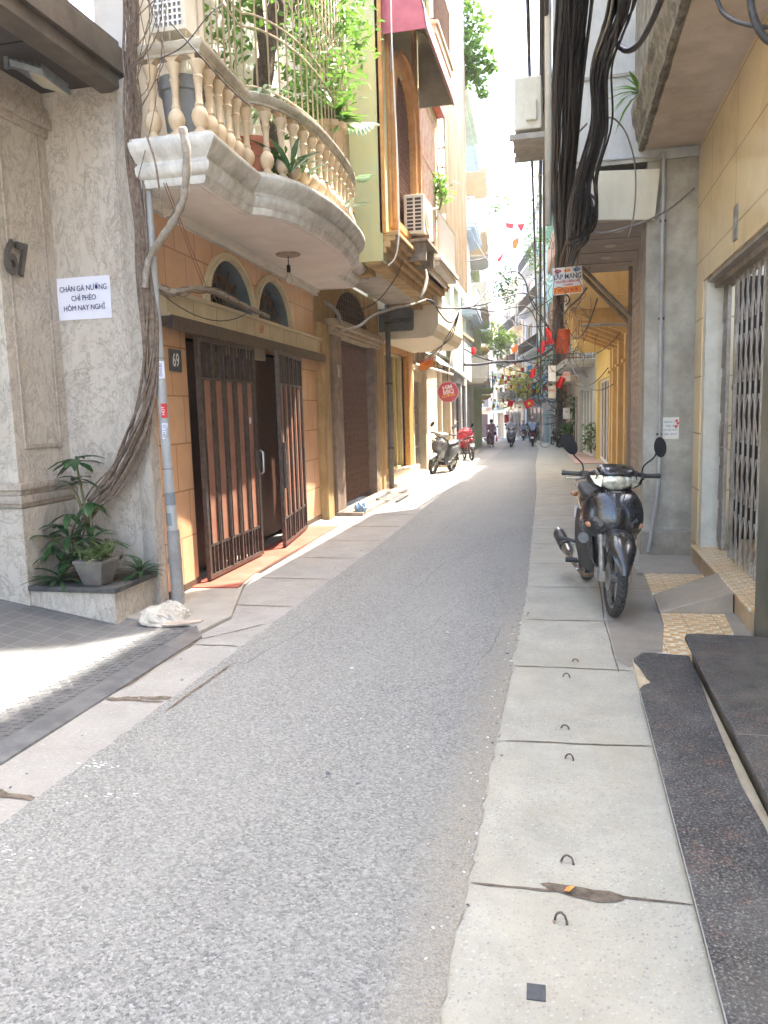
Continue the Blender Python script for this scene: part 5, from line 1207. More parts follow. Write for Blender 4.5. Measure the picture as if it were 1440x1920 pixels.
tube_house('tall white-and-beige house with rusty upper balcony behind the corrugated screen', Fr((-3.35, 18.8), (-3.4, 20.5), 1), 12.5, mt('ivory_facade', (.6, .55, .42), (.66, .6, .48), sc=2.5, dirt=.4, streak=True), [3.6, 6.6, 9.6], (1, 2), zb=3.1, rail=rustiron, nwin=1, depth=3, name='ivory_house')
tube_house('tall pale-green louvred house rising over the white hoarding', Fr((-3.5, 23.2), (-3.75, 29.6), 1), 13.4, mt('louvre_green', (.42, .50, .44), (.5, .56, .5), sc=2.5, dirt=.3, streak=True), [8.5, 11], (1,), zb=8.4, rail=white, name='green_house')
tube_house('narrow pale blue house with small balconies beyond the green one', Fr((-4.0, 30.0), (-4.25, 34.5), 1), 15.5, blueW, [5.2, 8.4, 11.6], (0, 1, 2), zb=3.09, rail=white, solid=None, name='blue_house')
tube_house('cream house with deep stone balconies on three floors', Fr((-4.25, 34.6), (-4.65, 39.8), 1), 14.5, creamW, [2.8, 6.0, 9.2, 11.8], (0, 1, 2, 3), door=darkglass, rail=iron, solid=creamW, bo=.9, name='cream_house')
tube_house('white house with grey columns and iron balconies', Fr((-4.7, 40), (-5.1, 44.8), 1), 13.2, whiteW, [2.9, 6.1, 9.3], (0, 1, 2), door=mt('brown_dark', (0, 0, 0)), rail=iron, bo=.9, name='white_house')
tube_house('lime green house with a louvred shopfront far along the left side', Fr((-4.7, 45), (-5.3, 51), 1), 10.5, greenW, [2.6, 5.8], (0, 1), door=darkglass, rail=mt('teal_iron', (.1, .35, .35)), bo=.7, name='lime_house')
tube_house('yellow house far along the left side with a green balcony', Fr((-5.4, 51.2), (-6.4, 58), 1), 14, yellowW, [2.3, 5.4, 8.5, 11.4], (0, 1, 2), door=darkglass, rail=white, name='yellow_house')
tube_house('peach house at the far left bend of the street', Fr((-6.5, 58.2), (-8.5, 67), 1), 12, peachW, [2.0, 5.2, 8.4], (0, 1, 2), door=darkglass, rail=white, name='peach_house')
tube_house('pale pink block at the left of the street end', Fr((-12, 84), (-7.2, 80), 1), 11, mt('pink_facade', (.66, .5, .42), (.7, .56, .48), sc=2.5), [1.5, 4.5, 7.5], (0, 1), door=mt('brown_dark', (0, 0, 0)), rail=white, nwin=2, fm=cream, name='pink_block')
tube_house('white narrow block in the middle of the street end', Fr((-7.1, 80), (-3.6, 78), 1), 8, whiteW, [1.2, 4.3], (0, 1), door=mt('warm_pane', (.42, .33, .22), (.34, .26, .18), .4), glass=mt('warm_pane', (0, 0, 0)), rail=mt('teal_iron', (0, 0, 0)), nwin=2, fm=cream, name='white_block')
tube_house('yellow block at the right of the street end', Fr((-3.5, 78), (2.5, 76), 1), 10, yellowW, [1.3, 4.2, 7], (0, 1, 2), door=mt('warm_pane', (0, 0, 0)), glass=mt('warm_pane', (0, 0, 0)), rail=white, nwin=3, fm=cream, name='yellow_block')
# ---------------------------------------------------------------- RIGHT: yellow tiled house (number 78)
f78 = Fr((1.20, 2.6), (1.20, 8.0), -1)       # o>0 towards the street
h78 = house('yellow-tiled house with a folding grey gate and a concrete slab balcony', 'house', (1.3, 6, 0), 'yellow_tiled_house')
ug = 7.62-2.6
m = MB(f78); m.box(ug, 5.39, -.30, 0, 0, 11.0); m.box(-4, ug, -.30, 0, 2.585, 11.0); m.box(-4, 2.35, -.3, -.03, 0, 2.585)
part(m, 'wall', tile78, h78)
m = MB(f78); m.box(ug-.13, ug-.003, -.20, -.012, .16, 2.583); part(m, 'jamb', mt('peeling_white', (.50, .48, .40), (.58, .56, .48), .9, sc=6, bp=.5, bsc=40, dirt=.3, dirtc=(.35, .3, .22)), h78)
m = MB(f78); m.box(2.35, ug, -.3, -.02, 2.55, 2.583); part(m, 'lintel', mt('grey_lintel', (.27, .25, .22), (.34, .31, .28), .85, sc=4, dirt=.4), h78)
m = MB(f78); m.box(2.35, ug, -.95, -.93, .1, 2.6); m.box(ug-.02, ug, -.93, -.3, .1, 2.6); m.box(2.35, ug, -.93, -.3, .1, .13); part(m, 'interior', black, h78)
m = MB(f78); m.box(2.2, 2.62, -.2, .02, 0, 2.58); part(m, 'pilaster', mt('green_marble', (.04, .045, .035), (.08, .085, .065), .35, sc=5), h78)
m = MB(f78); m.box(2.62, ug-.0, -.30, .035, 0.0, .165); part(m, 'step_riser', mt('riser_tile', (.36, .26, .15), (.44, .33, .2), .45, sc=5, bp=.1, dirt=.7, dirtc=(.2, .14, .09)), h78)
m = MB(f78); m.box(2.62, ug-.0, -.30, .05, .165, .185); part(m, 'step_tread', mos, h78, bevel=.003)
m = MB(f78); m.box(2.7, 4.9, -.55, -.35, 0.13, .26); part(m, 'inner_step', mt('riser_tile', (0, 0, 0)), h78)
# folding gate: far stack, dark gap, near half
gr_ = scissor_gate(f78, h78, 2.70, 4.28, .20, 2.54, -.15, gategrey, .165, w=.02, rows=5, dp=.007)
m = MB(f78); m.box(4.28, 4.315, -.165, -.135, .2, 2.54)
m.tube([(4.29, -.14, 1.1), (4.29, -.10, 1.12), (4.29, -.10, 1.3), (4.29, -.14, 1.32)], .007, 6)
for z in (.85, 1.62): m.lathe([(.02, 0), (.02, .008)], (4.335, -.14, z), 10, M=Matrix.Rotation(PI/2, 4, 'X')); m.box(4.31, 4.35, -.145, -.135, z-.02, z+.02)
sub(m, 'gate_stile', gategrey, gr_, h78)
fs = scissor_gate(f78, h78, 4.74, 4.87, .20, 2.54, -.17, gategrey, .04, w=.02, rows=6)
m = MB(f78); m.box(4.70, 4.735, -.185, -.155, .2, 2.54); m.tube([(4.71, -.16, 1.1), (4.71, -.12, 1.12), (4.71, -.12, 1.3), (4.71, -.16, 1.32)], .007, 6)
for z in (.85, 1.62): m.box(4.66, 4.70, -.15, -.14, z-.02, z+.02)
sub(m, 'gate_stile', gategrey, fs, h78)
m = MB(f78); m.box(2.6, ug-.13, -.22, -.08, 2.50, 2.55); part(m, 'gate_rail', gategrey, h78)
m = MB(f78); m.box(3.58, 3.70, 0, .012, 2.66, 2.90); o = part(m, 'number_plate', mt('plate_weathered', (.16, .16, .14), (.26, .25, .22), .5, sc=20), h78)
attach(text_mesh('numeral', '78', mt('plate_white3', (.42, .41, .36), sc=30), None, basis(f78(3.64, .0135, 2.77), -f78.u, (0, 0, 1)), .12, .001, sx=.7), h78)
# slab balcony overhead, mossy edge
m = MB(); m.box(.72, 1.2, 1.5, 7.98, 3.86, 3.9); part(m, 'balcony_soffit', soffit78, h78)
m = MB(); rows = []
random.seed(4)
for i in range(60):
    y = 1.5+6.48*i/59; rr = [(.72, 3.86), (.685, 3.845), (.66, 3.86), (.655, 3.93), (.635, 3.96), (.63, 4.05), (.60, 4.09), (.595, 4.22), (.62, 4.3), (1.2, 4.3)]
    rows.append([(x+random.uniform(-.006, .006)*(x < 1), y, z+random.uniform(-.005, .005)) for x, z in rr])
m.grid(rows); m.face([rows[-1][k] for k in range(10)]); part(m, 'balcony_edge', moss, h78, smooth='auto')
m = MB(); m.box(.62, .74, 1.5, 7.96, 4.3, 5.1); part(m, 'balcony_parapet', moss, h78)
m = MB(); m.box(1.21, 6, -3, 8, 10.8, 11.0); part(m, 'roof', greyW, h78)
# fern rooted in the slab edge
random.seed(6)
lv = MB(); c = (.61, 7.3, 4.12)
for k in range(8):
    a = random.uniform(1.9, 4.4); lv.leaf(c, (math.cos(a), math.sin(a), random.uniform(-.2, .9)), (0, 0, 1), random.uniform(.2, .32), .03, .8)
for k in range(5): a = random.uniform(1.9, 4.4); lv.leaf(c, (math.cos(a)*.5, math.sin(a)*.5, 1.1), (0, 0, 1), .2, .045, .3)
o = lv.build('weed', leaf_bright, smooth=True); origin_to(o, c); tag(o, 'small green fern sprouting from the mossy slab edge overhead', 'plant')
# ---------------------------------------------------------------- RIGHT: grey rendered house
h80 = house('tall grey rendered house with a roller shutter and a cream boxed canopy', 'house', (1.0, 9, 0), 'grey_house')
m = MB(); m.box(.75, 6, 8.02, 8.6, 0, 3.77); m.box(.75, 1.3, 8.0, 8.02, .0, .28)
part(m, 'wall', greywall, h80)
m = MB(); m.box(.73, 1.30, 7.95, 8.0, 0, .26); part(m, 'plinth', mt('plinth_render', (.27, .24, .19), (.36, .33, .27), .95, sc=6, bp=.7, bsc=30, dirt=.5, dirtc=(.16, .13, .1)), h80, bevel=.015)
m = MB(); m.box(-.13, 6, 8.04, 14, 3.78, 7.35); m.box(1.2, 6, 8.1, 14, 7.35, 11.0)
part(m, 'wall', greyup, h80)
for q in ((-.14, 1.2, 8.02, 8.05, 4.55, 4.58), (-.135, .85, 8.0, 8.04, 3.76, 3.80)): part(MB().box(*q), 'string_course', greywall, h80)
m = MB(); m.box(.8, 1.6, 8.62, 10.1, 2.95, 3.77); m.box(.8, 1.6, 10.1, 10.25, 0, 3.77); part(m, 'wall', greywall, h80)
m = MB(); rows = []
for k in range(121): rows.append([(.80+.008*math.sin(k*PI/2), 8.62, .05+k*.0242), (.80+.008*math.sin(k*PI/2), 10.1, .05+k*.0242)])
m.grid(rows); part(m, 'roller_shutter', mt('shutter_brown', (.30, .22, .17), (.37, .28, .22), .6, .1, sc=4, dirt=.3), h80, recalc=False)
m = MB(); m.box(.77, .80, 8.6, 8.66, 0, 3.2); part(m, 'shutter_guide', mt('shutter_guide', (.36, .33, .28)), h80)
m = MB(); m.box(1.22, 1.42, 9.5, 10.7, 10.98, 18.0); part(m, 'unseen_shade_panel', greyup, h80)  # unseen panel added above the roof to cast shade on the forecourt
# canopy box
cy0, cy1 = 8.0, 10.9
m = MB(); m.hexa([(.18, 7.96, 3.27), (.815, 7.96, 3.22), (.815, 7.99, 3.22), (.18, 7.99, 3.27), (.12, 7.90, 3.70), (.85, 7.90, 3.66), (.85, 7.93, 3.66), (.12, 7.93, 3.70)])
part(m, 'canopy_fascia', creampanel, h80, bevel=.004)
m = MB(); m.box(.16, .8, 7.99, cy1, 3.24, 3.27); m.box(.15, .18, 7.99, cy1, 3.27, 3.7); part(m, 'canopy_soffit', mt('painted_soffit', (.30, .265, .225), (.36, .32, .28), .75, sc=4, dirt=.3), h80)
m = MB()
for y in (8.75, 9.5, 10.2): m.box(.165, .795, y, y+.01, 3.236, 3.2405)
part(m, 'soffit_joint', iron, h80)
for (x, y) in ((.5, 8.4), (.48, 9.15), (.47, 9.85)):
    m = MB(); m.lathe([(.065, 3.239), (.06, 3.232), (.045, 3.234)], (x, y, 0), 18); part(m, 'downlight', mt('downlight', (.55, .5, .42), (.5, .45, .38)), h80)
for y in (10.3, 10.8):
    m = MB(); m.tube([(.82, y, 2.55), (.20, y, 3.22)], .025, 7); part(m, 'bracket', gategrey, h80)
m = MB(); m.tube([(.80, 10.34, 0), (.80, 10.34, 3.2)], .04, 8); part(m, 'downpipe', mt('pipe_brown', (.24, .17, .14), (.3, .22, .18), .6), h80, smooth=True)
m = MB(); m.tube([(-.17, 8.2, 3.3), (-.17, 8.2, 8.6)], .035, 8); part(m, 'downpipe', mt('pipe_cream', (.5, .48, .42), (.56, .54, .48), .6), h80, smooth=True)
# steel cable conduit around the grey pillar
cdt = empty('conduit', (.87, 7.98, 2), 0, 'grey steel cable conduit running down the grey pillar and kicking out at its foot', 'conduit')
m = MB(); m.tube([(.0, 8.0, 3.82), (.86, 7.99, 3.80)], .012, 6); m.tube(smoothpath([(.89, 7.985, 3.80), (.89, 7.985, 2.4), (.895, 7.985, .9), (.87, 7.96, .55), (.80, 7.9, .06)], 6), .018, 8)
m.box(.86, .905, 7.97, 8.0, 3.76, 3.83); part(m, 'tube', pvc, cdt, smooth='auto')
m = MB(); [m.box(.862, .92, 7.975, 7.999, z, z+.02) for z in (3.2, 2.3, 1.2)]; part(m, 'clip', iron, cdt)
o = MB().tube([(1.22, 7.9, 0), (1.22, 7.9, .48)], .028, 8).build('pipe_stub', greywall, smooth='auto'); origin_to(o, (1.22, 7.9, 0)); tag(o, 'short cement-covered pipe stub at the foot of the grey pillar', 'pipe')
st = empty('advert_sticker', (1.02, 7.99, 1.35), 0, 'white paper advert with blue phone numbers pasted on the grey pillar', 'poster')
m = MB(); m.box(.925, 1.075, 8.012, 8.018, 1.16, 1.37); part(m, 'sheet', mt('old_paper', (.62, .6, .54), (.7, .68, .62)), st)
attach(text_mesh('lettering', ['THÔNG TẮC', '0985.148', 'HÚT BỂ PHỐT', '0985.148.337'], mt('ink_teal', (.05, .16, .25), (.06, .2, .3)), None, basis((.998, 8.0115, 1.265), (1, 0, 0), (0, 0, 1)), .028, .0004, spacing=1.4, sx=.78), st)
m = MB(); [m.prism(blob(a, b_, .012, .014, 8, .35), 8.0105, 8.0118, 1) for a, b_ in ((1.055, 1.335), (1.05, 1.28), (1.065, 1.31))]; part(m, 'red_print', inkred, st)
acr = copy_tree(acp); acr.location = (-.42, 9.75, 4.62); acr.rotation_euler = (0, 0, -PI/2); tag(acr, 'beige air conditioner box hung high on the grey house beside the sky', 'air conditioner', 'air conditioner units on the facades')
sv = MB(); sv.box(-.62, -.12, 9.3, 9.36, 4.5, 4.56); sv.box(-.62, -.12, 10.1, 10.16, 4.5, 4.56); sv.box(-.60, -.15, 9.36, 10.1, 4.56, 4.575); part(sv, 'ac_shelf', mt('shelf_grey', (.4, .38, .33), (.3, .28, .24)), h80)
# ---------------------------------------------------------------- RIGHT: yellow colonial house with balconies
h82 = house('ochre-yellow house with tall shutters, pilasters and a heavy balcony', 'house', (1.3, 18, -.1), 'colonial_house')
f82 = Fr((1.22, 10.3), (1.18, 20.5), -1)
ocr = mt('ochre_wall', (.56, .38, .16), (.62, .45, .21), .85, sc=3, bp=.15, dirt=.5, dirtc=(.42, .26, .1), streak=True)
m = MB(f82); wall_holes(m, 0, 10.2, -.6, 9.4, [(5.6, 6.6, -.1, 2.75), (7.4, 8.3, -.1, 2.75), (1, 2, 4.3, 6.3), (3, 4, 4.3, 6.3), (5.4, 6.4, 4.3, 6.3), (7.4, 8.4, 4.3, 6.3)], -.25, 0); part(m, 'wall', ocr, h82)
m = MB(f82)
for u in (4.9, 6.75, 8.6, 9.7): m.box(u, u+.42, 0, .12, -.6, 3.0); m.box(u-.04, u+.46, 0, .17, 3.0, 3.06); m.box(u-.07, u+.49, 0, .21, 3.06, 3.16); m.box(u-.04, u+.46, 0, .17, 2.3, 2.36)
part(m, 'pilaster', ocr, h82, bevel=.01)
for (a, b) in ((5.6, 6.6), (7.4, 8.3)):
    m = MB(f82); m.box(a, b, -.16, -.12, -.1, 2.75)
    for k in range(18): m.box(a+.08, b-.08, -.12, -.10, .05+k*.14, .14+k*.14)
    part(m, 'shutter', mt('door_umber', (.12, .075, .04), (.16, .1, .06), .6), h82)
def heavy_balcony(fr, root, u0, u1, o1, z, mat):
    m = MB(fr); m.box(u0, u1, 0, o1, z, z+.12); m.box(u0+.05, u1-.05, 0, o1-.08, z-.1, z); m.box(u0, u1, 0, o1+.03, z+.12, z+.2); m.box(u0, u1, 0, o1-.02, z+.2, z+.26)
    m.box(u0, u1, o1-.12, o1-.02, z+.26, z+.95); m.box(u0-.02, u1+.02, o1-.15, o1+.02, z+.95, z+1.03); m.box(u0, u0+.1, 0, o1-.12, z+.26, z+.95)
    for k in range(6): u = u0+(u1-u0)*(k+.1)/6; m.prism([(u, 0)]+[], 0, 0) if False else m.hexa([(u, 0, z-.5), (u+.16, 0, z-.5), (u+.16, .12, z-.45), (u, .12, z-.45), (u, 0, z-.09), (u+.16, 0, z-.09), (u+.16, o1*.85, z-.09), (u, o1*.85, z-.09)])
    return attach(m.build('balcony', mat, bevel=.012), root)
heavy_balcony(f82, h82, 4.6, 10.1, 1.15, 3.25, ocr)
m = MB(f82); m.box(-.1, 10.3, -.3, .3, 6.9, 7.1); m.box(-.1, 10.3, -.3, .4, 7.1, 7.25); part(m, 'cornice', ocr, h82)
for a in (1, 3, 5.4, 7.4): window(f82, h82, a, a+1, 4.3, 6.3, mt('green_shutter', (.08, .2, .14), (.1, .24, .17)), darkglass)
m = MB(f82); m.tube(smoothpath([(4.5, .9, 2.95), (4.6, .3, 2.95), (4.65, .1, 2.9), (4.65, .06, 2.5)], 5), .028, 7); part(m, 'drain_spout', pvc, h82, smooth=True)
# further right houses
h84 = tube_house('bright yellow two-storey house with a weathered pillar', Fr((1.16, 20.6), (1.0, 27.2), -1), 8.3, yellowW, [3.4, 6.2], (0,), door=mt('brown_dark', (0, 0, 0)), zb=-1.2, rail=rustiron, solid=yellowW, bo=.75, name='yellow_house')
tube_house('grey house behind the cable pole with rusty railings', Fr((1.0, 27.3), (.55, 33.5), -1), 9.2, greyW, [3.0, 6.0], (0, 1), door=darkglass, rail=rustiron, bo=1.0, name='grey_concrete_house')
tube_house('cream house by the potted plants on the right', Fr((.55, 33.6), (.15, 39.5), -1), 10.5, creamW, [2.7, 5.7, 8.2], (0, 1), door=mt('brown_dark', (0, 0, 0)), rail=iron, bo=.8, name='cream_house')
tube_house('pink-and-brown tall house with balconies far right', Fr((.1, 39.6), (-.3, 45), -1), 15.5, peachW, [2.6, 5.6, 8.8, 12], (0, 1, 2, 3), door=darkglass, rail=iron, solid=mt('brown_parapet', (.36, .2, .14), (.42, .26, .18)), bo=.7, name='peach_house')
tube_house('teal glazed tall house standing beyond the pole', Fr((-.35, 45.1), (-1.2, 53), -1), 17.5, tealW, [2.4, 5.6, 8.8, 12, 14.6], (1, 3), door=darkglass, glass=blueglass, rail=white, bo=.6, name='teal_house')
tube_house('white-and-blue tall house at the right bend of the street', Fr((-1.25, 53.2), (-3.2, 64), -1), 15, blueW, [2.2, 5.4, 8.6, 11.6], (0, 1, 2, 3), door=darkglass, rail=iron, bo=.6, name='blue_house')
tube_house('cream house at the far end beyond the bend', Fr((-3.3, 64.2), (-5.8, 76), -1), 12, creamW, [2.0, 5.0, 8.0], (0, 1, 2), door=darkglass, rail=iron, bo=.6, name='cream_house')
# ---------------------------------------------------------------- drainpipe of house 69, wrapped cables, waste
dpg = empty('drainpipe', (-3.02, 5.62, 0), 0, 'tall grey plastic drainpipe with pasted stickers in front of the orange tiles', 'drainpipe')
pp = [(-2.985, 5.50, 0.0), (-2.99, 5.50, .25), (-3.0, 5.50, .6), (-3.02, 5.50, 1.4), (-3.03, 5.50, 2.4), (-3.04, 5.50, 3.15)]
part(MB().tube([(-3.0, 5.49, 0.0), (-3.01, 5.49, .62)], .05, 14), 'lower_pipe', mt('cemented_pipe', (.28, .27, .25), (.38, .37, .35), .8, sc=9, bp=.3, dirt=.7, dirtc=(.13, .11, .09)), dpg, smooth='auto')
part(MB().tube([(-3.01, 5.49, .62), (-3.03, 5.49, 1.6), (-3.05, 5.49, 3.3)], .038, 14), 'pipe', pvc, dpg, smooth='auto')
m = MB(); [m.tube([(-3.01-.01*z, 5.49, z), (-3.01-.01*z, 5.49, z+h)], .043, 14) for z, h in ((1.1, .012), (1.95, .012))]
m.tube([(-3.01, 5.49, .36), (-3.01, 5.49, .40)], .056, 12); part(m, 'collar', mt('pipe_collar', (.2, .19, .18), (.3, .29, .27)), dpg, smooth='auto')
for z in (.66, .82): m = MB(); m.tube([(-3.015, 5.49, z), (-3.018, 5.49, z+.1)], .0405, 14); part(m, 'tape', mt('grey_tape', (.17, .19, .2), (.2, .22, .23)), dpg, smooth='auto')
def pipe_sticker(z, h, mat, tx, tm):
    """sticker wrapped on the camera-facing side of the pipe"""
    m = MB(); cx = -3.03; cy = 5.49; rows = []
    for zz in (z, z+h): rows.append([(cx+.0405*math.cos(a), cy+.0405*math.sin(a), zz) for a in [-.2-k*.25 for k in range(6)]])
    m.grid(rows); s_ = part(m, 'sticker', mat, dpg, recalc=False)
    attach(text_mesh('sticker_lettering', tx, tm, None, basis((cx+.022, cy-.0375, z+h/2), (0, 0, 1), (-.8, -.5, 0)), .032, .0004), dpg)
pipe_sticker(1.80, .13, paper, '0243.82', ink); pipe_sticker(1.50, .11, mt('sticker_red', (.5, .03, .03), (.6, .05, .05)), 'HOT', white); pipe_sticker(1.34, .12, paper, '0912.55', ink)
# cable bundle wrapped along the cream band
random.seed(31)
cb = empty('wrapped_cable', (-3.0, 7, 2.5), 0, 'taped bundle of cables and twigs lying along the cream band over the gates', 'cable')
P = smoothpath([(-3.03, 5.52, 2.50), (-3.0, 5.62, 2.47), (-2.97, 5.8, 2.50), (-2.98, 6.1, 2.56), (-3.0, 6.5, 2.59), (-3.01, 6.9, 2.57), (-3.03, 7.4, 2.545), (-3.06, 7.9, 2.53)], 5)
part(MB().tube(P, [.022*(1+.25*math.sin(i*2.1)) for i in range(len(P))], 7), 'bundle', branch_m, cb, smooth=True)
for k in range(5):
    q = [p+Vector((.01, 0, random.uniform(-.05, .03))) for p in P[::5]]; part(MB().tube(smoothpath(q, 5), .006, 5), 'strand', vine_m, cb, smooth=True)
part(MB().tube(sag((-3.0, 5.6, 2.42), (-3.05, 7.3, 2.5), .12, 14), .005, 5), 'strand', cable_m, cb, smooth=True)
# thin wires hanging from the balcony corner to the band
for i, (a, b) in enumerate((((-2.86, 5.4, 3.2), (-3.02, 6.3, 2.6)), ((-2.84, 5.4, 3.2), (-3.02, 6.36, 2.6)))):
    part(MB().tube([a, b], .0035, 5), 'wire', mt('rusty_wire', (.2, .09, .05), (.28, .14, .08)), cb)
# blue bag and grate
random.seed(2)
b_ = MB(); b_.ball((0, 0, 0), 1, 18, 12); o = b_.build('plastic_bag', mt('blue_bag', (.14, .26, .40), (.30, .42, .52), .35, sc=14, bp=.8, bsc=30, space='obj'), smooth=False)
for v in o.data.vertices:
    c = Vector(v.co); c *= 1+mn.noise(c*2)*.35+mn.noise(c*5)*.2; v.co = (c.x*.10, c.y*.09, max(c.z, -.7)*.085)
o.location = (-2.93, 10.95, .11); tag(o, 'crumpled blue plastic bag on the step by the brown pilaster', 'plastic bag')
gt_ = empty('metal_grate', (-2.8, 12.9, .04), .2, 'small slatted metal ramp leaning on the step of the folding gate', 'metal ramp')
m = MB(); [m.bar((-3.02, 12.3+.13*k, .09), (-2.70, 12.38+.13*k, .035), .05, .012) for k in range(8)]; part(m, 'slats', mt('alu', (.38, .38, .36), (.5, .5, .48), .4, .6), gt_)
m = MB(); m.bar((-3.02, 12.25, .08), (-3.02, 13.3, .08), .02); m.bar((-2.70, 12.33, .03), (-2.70, 13.38, .03), .02); part(m, 'frame', iron, gt_)
# ---------------------------------------------------------------- plants on the balcony of 69
random.seed(14)
zf = zr+.02
def cluster(mb, c, r, n, L, W, up=(0, 0, .4), bend=.4, flat_=1.0):
    for k in range(n):
        d = Vector((random.gauss(0, 1), random.gauss(0, 1), random.gauss(0, flat_))); d.normalize()
        p = Vector(c)+d*r*random.random()**.4
        q = Vector((random.gauss(0, 1), random.gauss(0, 1), random.gauss(0, .6)))+Vector(up)
        mb.leaf(p, q, (random.gauss(0, .5), random.gauss(0, .5), 1), L*random.uniform(.6, 1.2), W*random.uniform(.7, 1.2), bend)
bt = empty('balcony_tree', (-2.9, 7.7, zf), 0, 'leafy small tree with a dark knotted trunk growing behind the balcony grille', 'tree')
m = MB(); P = smoothpath([(-2.86, 7.7, zf), (-2.82, 7.65, zf+.7), (-2.9, 7.6, zf+1.2), (-2.78, 7.7, zf+1.8), (-2.7, 7.6, zf+2.8), (-2.75, 7.6, zf+4)], 5)
m.tube(P, [.10*(1+.25*math.sin(i*1.3))*(1-.4*i/len(P)) for i in range(len(P))], 9); m.tube(smoothpath([(-2.78, 7.7, zf+1.8), (-2.5, 8.1, zf+2.3), (-2.3, 8.5, zf+3)], 5), .05, 7); m.tube(smoothpath([(-2.85, 7.6, zf+1.2), (-2.7, 7.0, zf+2.0), (-2.6, 6.7, zf+3)], 5), .045, 7)
part(m, 'trunk', mt('dark_bark', (.07, .05, .04), (.14, .105, .08), .95, sc=20, bp=.9, bsc=50), bt, smooth=True)
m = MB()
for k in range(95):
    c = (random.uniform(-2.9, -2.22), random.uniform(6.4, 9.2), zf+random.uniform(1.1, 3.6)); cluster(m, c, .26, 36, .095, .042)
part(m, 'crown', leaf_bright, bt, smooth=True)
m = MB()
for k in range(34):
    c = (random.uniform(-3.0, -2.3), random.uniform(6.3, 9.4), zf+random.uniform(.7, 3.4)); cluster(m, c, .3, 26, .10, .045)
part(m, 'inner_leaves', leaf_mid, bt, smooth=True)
m = MB()           # drooping long leaves (dracaena) near the left
for k in range(9):
    c = (random.uniform(-2.95, -2.55), random.uniform(5.9, 6.6), zf+random.uniform(1.6, 2.9))
    for j in range(16): a = random.uniform(0, 2*PI); m.leaf(c, (math.cos(a)*.5, math.sin(a)*.5, random.uniform(-1, .6)), (0, 0, 1), random.uniform(.25, .45), .03, .9)
o = m.build('long_leaved_plant', leaf_mid, smooth=True); origin_to(o, (-2.8, 6.2, zf)); tag(o, 'drooping long-leaved plant at the near end of the caged balcony', 'plant')
m = MB()
for k in range(5):
    c = (random.uniform(-2.9, -2.4), random.uniform(6.3, 7.3), zf+.62+random.uniform(0, .25)); rosette(m, c, 14, .2, .035, .5, bend=.8)
o = m.build('fern', leaf_pale, smooth=True); origin_to(o, (-2.6, 6.8, zf+.5)); tag(o, 'pale fern with arching fronds just above the balcony handrail', 'plant')
def round_pot(name, c, r, h, mat, label, group=None):
    m = MB(); m.lathe([(r*.68, 0), (r*.8, h*.3), (r*.95, h*.8), (r*1.08, h*.82), (r*1.12, h), (r*1.0, h), (r*.9, h*.88), (0.001, h*.86)], (0, 0, 0), 24)
    o = m.build(name, mat, smooth='auto', loc=c); tag(o, label, 'flower pot', group); return o
round_pot('flower_pot', (-2.42, 8.15, zf+.62), .19, .32, clay, 'large pale clay flower pot standing on the curved handrail', 'flower pots on the balcony')
round_pot('flower_pot', (-2.62, 6.6, zf-.02), .15, .34, terra, 'red terracotta pot seen between the balusters', 'flower pots on the balcony')
round_pot('flower_pot', (-2.82, 5.72, zf-.02), .17, .5, mt('grey_tub', (.2, .21, .21), (.26, .27, .27)), 'grey tub just behind the first balusters', 'flower pots on the balcony')
m = MB()
for k in range(4): c = (-2.42+random.uniform(-.05, .05), 8.2+random.uniform(-.05, .05), zf+.95); rosette(m, c, 9, .34, .09, .9, bend=.5)
o = m.build('broad_leaved_plant', leaf_bright, smooth=True); origin_to(o, (-2.42, 8.15, zf+.9)); tag(o, 'broad-leaved plant growing in the large clay pot', 'plant')
m = MB()
for k in range(9): c = (-2.5+random.uniform(-.2, .2), random.uniform(6.3, 8.6), zf+.05); rosette(m, c, 8, .36, .06, 1.2, bend=.5)
o = m.build('floor_plants', leaf_dark, smooth=True); origin_to(o, (-2.5, 7.4, zf)); tag(o, 'dark strappy foliage filling the balcony floor behind the balusters', 'foliage', kind='stuff')
# split monstera leaves leaning out past the grille
def monstera(mb, c, d, nrm, L):
    d = Vector(d).normalized(); nrm = Vector(nrm).normalized(); a = d.cross(nrm).normalized()
    for k in range(7):
        for s_ in (-1, 1):
            t = .1+.8*k/7; base = Vector(c)+d*(L*t*.8); w = L*.55*math.sin(PI*min(1, .25+t*.75)); dr_ = (a*s_+d*(.3+.5*t)).normalized(); mb.leaf(base, dr_, nrm, w, L*.15, .35)
for nm, c, d, L, mat_, lb in (('monstera_leaf', D(655, 232, 8.7), (.9, -.2, -.15), .42, leaf_pale, 'pale split monstera leaf poking through the balcony grille'), ('monstera_leaf', D(668, 330, 9.0), (.9, -.2, -.1), .26, leaf_mid, 'dark green split leaf hanging beside the lower balcony end')):
    m = MB(); monstera(m, c, d, (0, -.6, 1), L); m.tube([c, Vector(c)-Vector(d)*.3], .006, 5); o = m.build(nm, mat_, smooth=True); origin_to(o, c); tag(o, lb, 'leaf', 'monstera leaves on the balcony')
lc = empty('lattice_cage', (-2.85, 5.5, zt+.24), 0, 'white lattice-fronted box standing on the near end of the balcony rail', 'lattice box')
x0, x1, z0_, z1_ = -2.88, -2.66, zt+.25, zt+.75
m = MB(); 
for k in range(7): m.box(x0+k*(x1-x0)/6-.006, x0+k*(x1-x0)/6+.006, 5.44, 5.455, z0_, z1_)
for k in range(13): m.box(x0, x1, 5.443, 5.452, z0_+k*(z1_-z0_)/12-.006, z0_+k*(z1_-z0_)/12+.006)
part(m, 'lattice', white, lc); m = MB(); m.box(x0, x1, 5.46, 5.75, z0_, z1_); part(m, 'box', mt('box_grey', (.3, .29, .26)), lc)  # plain grey box body behind the white lattice
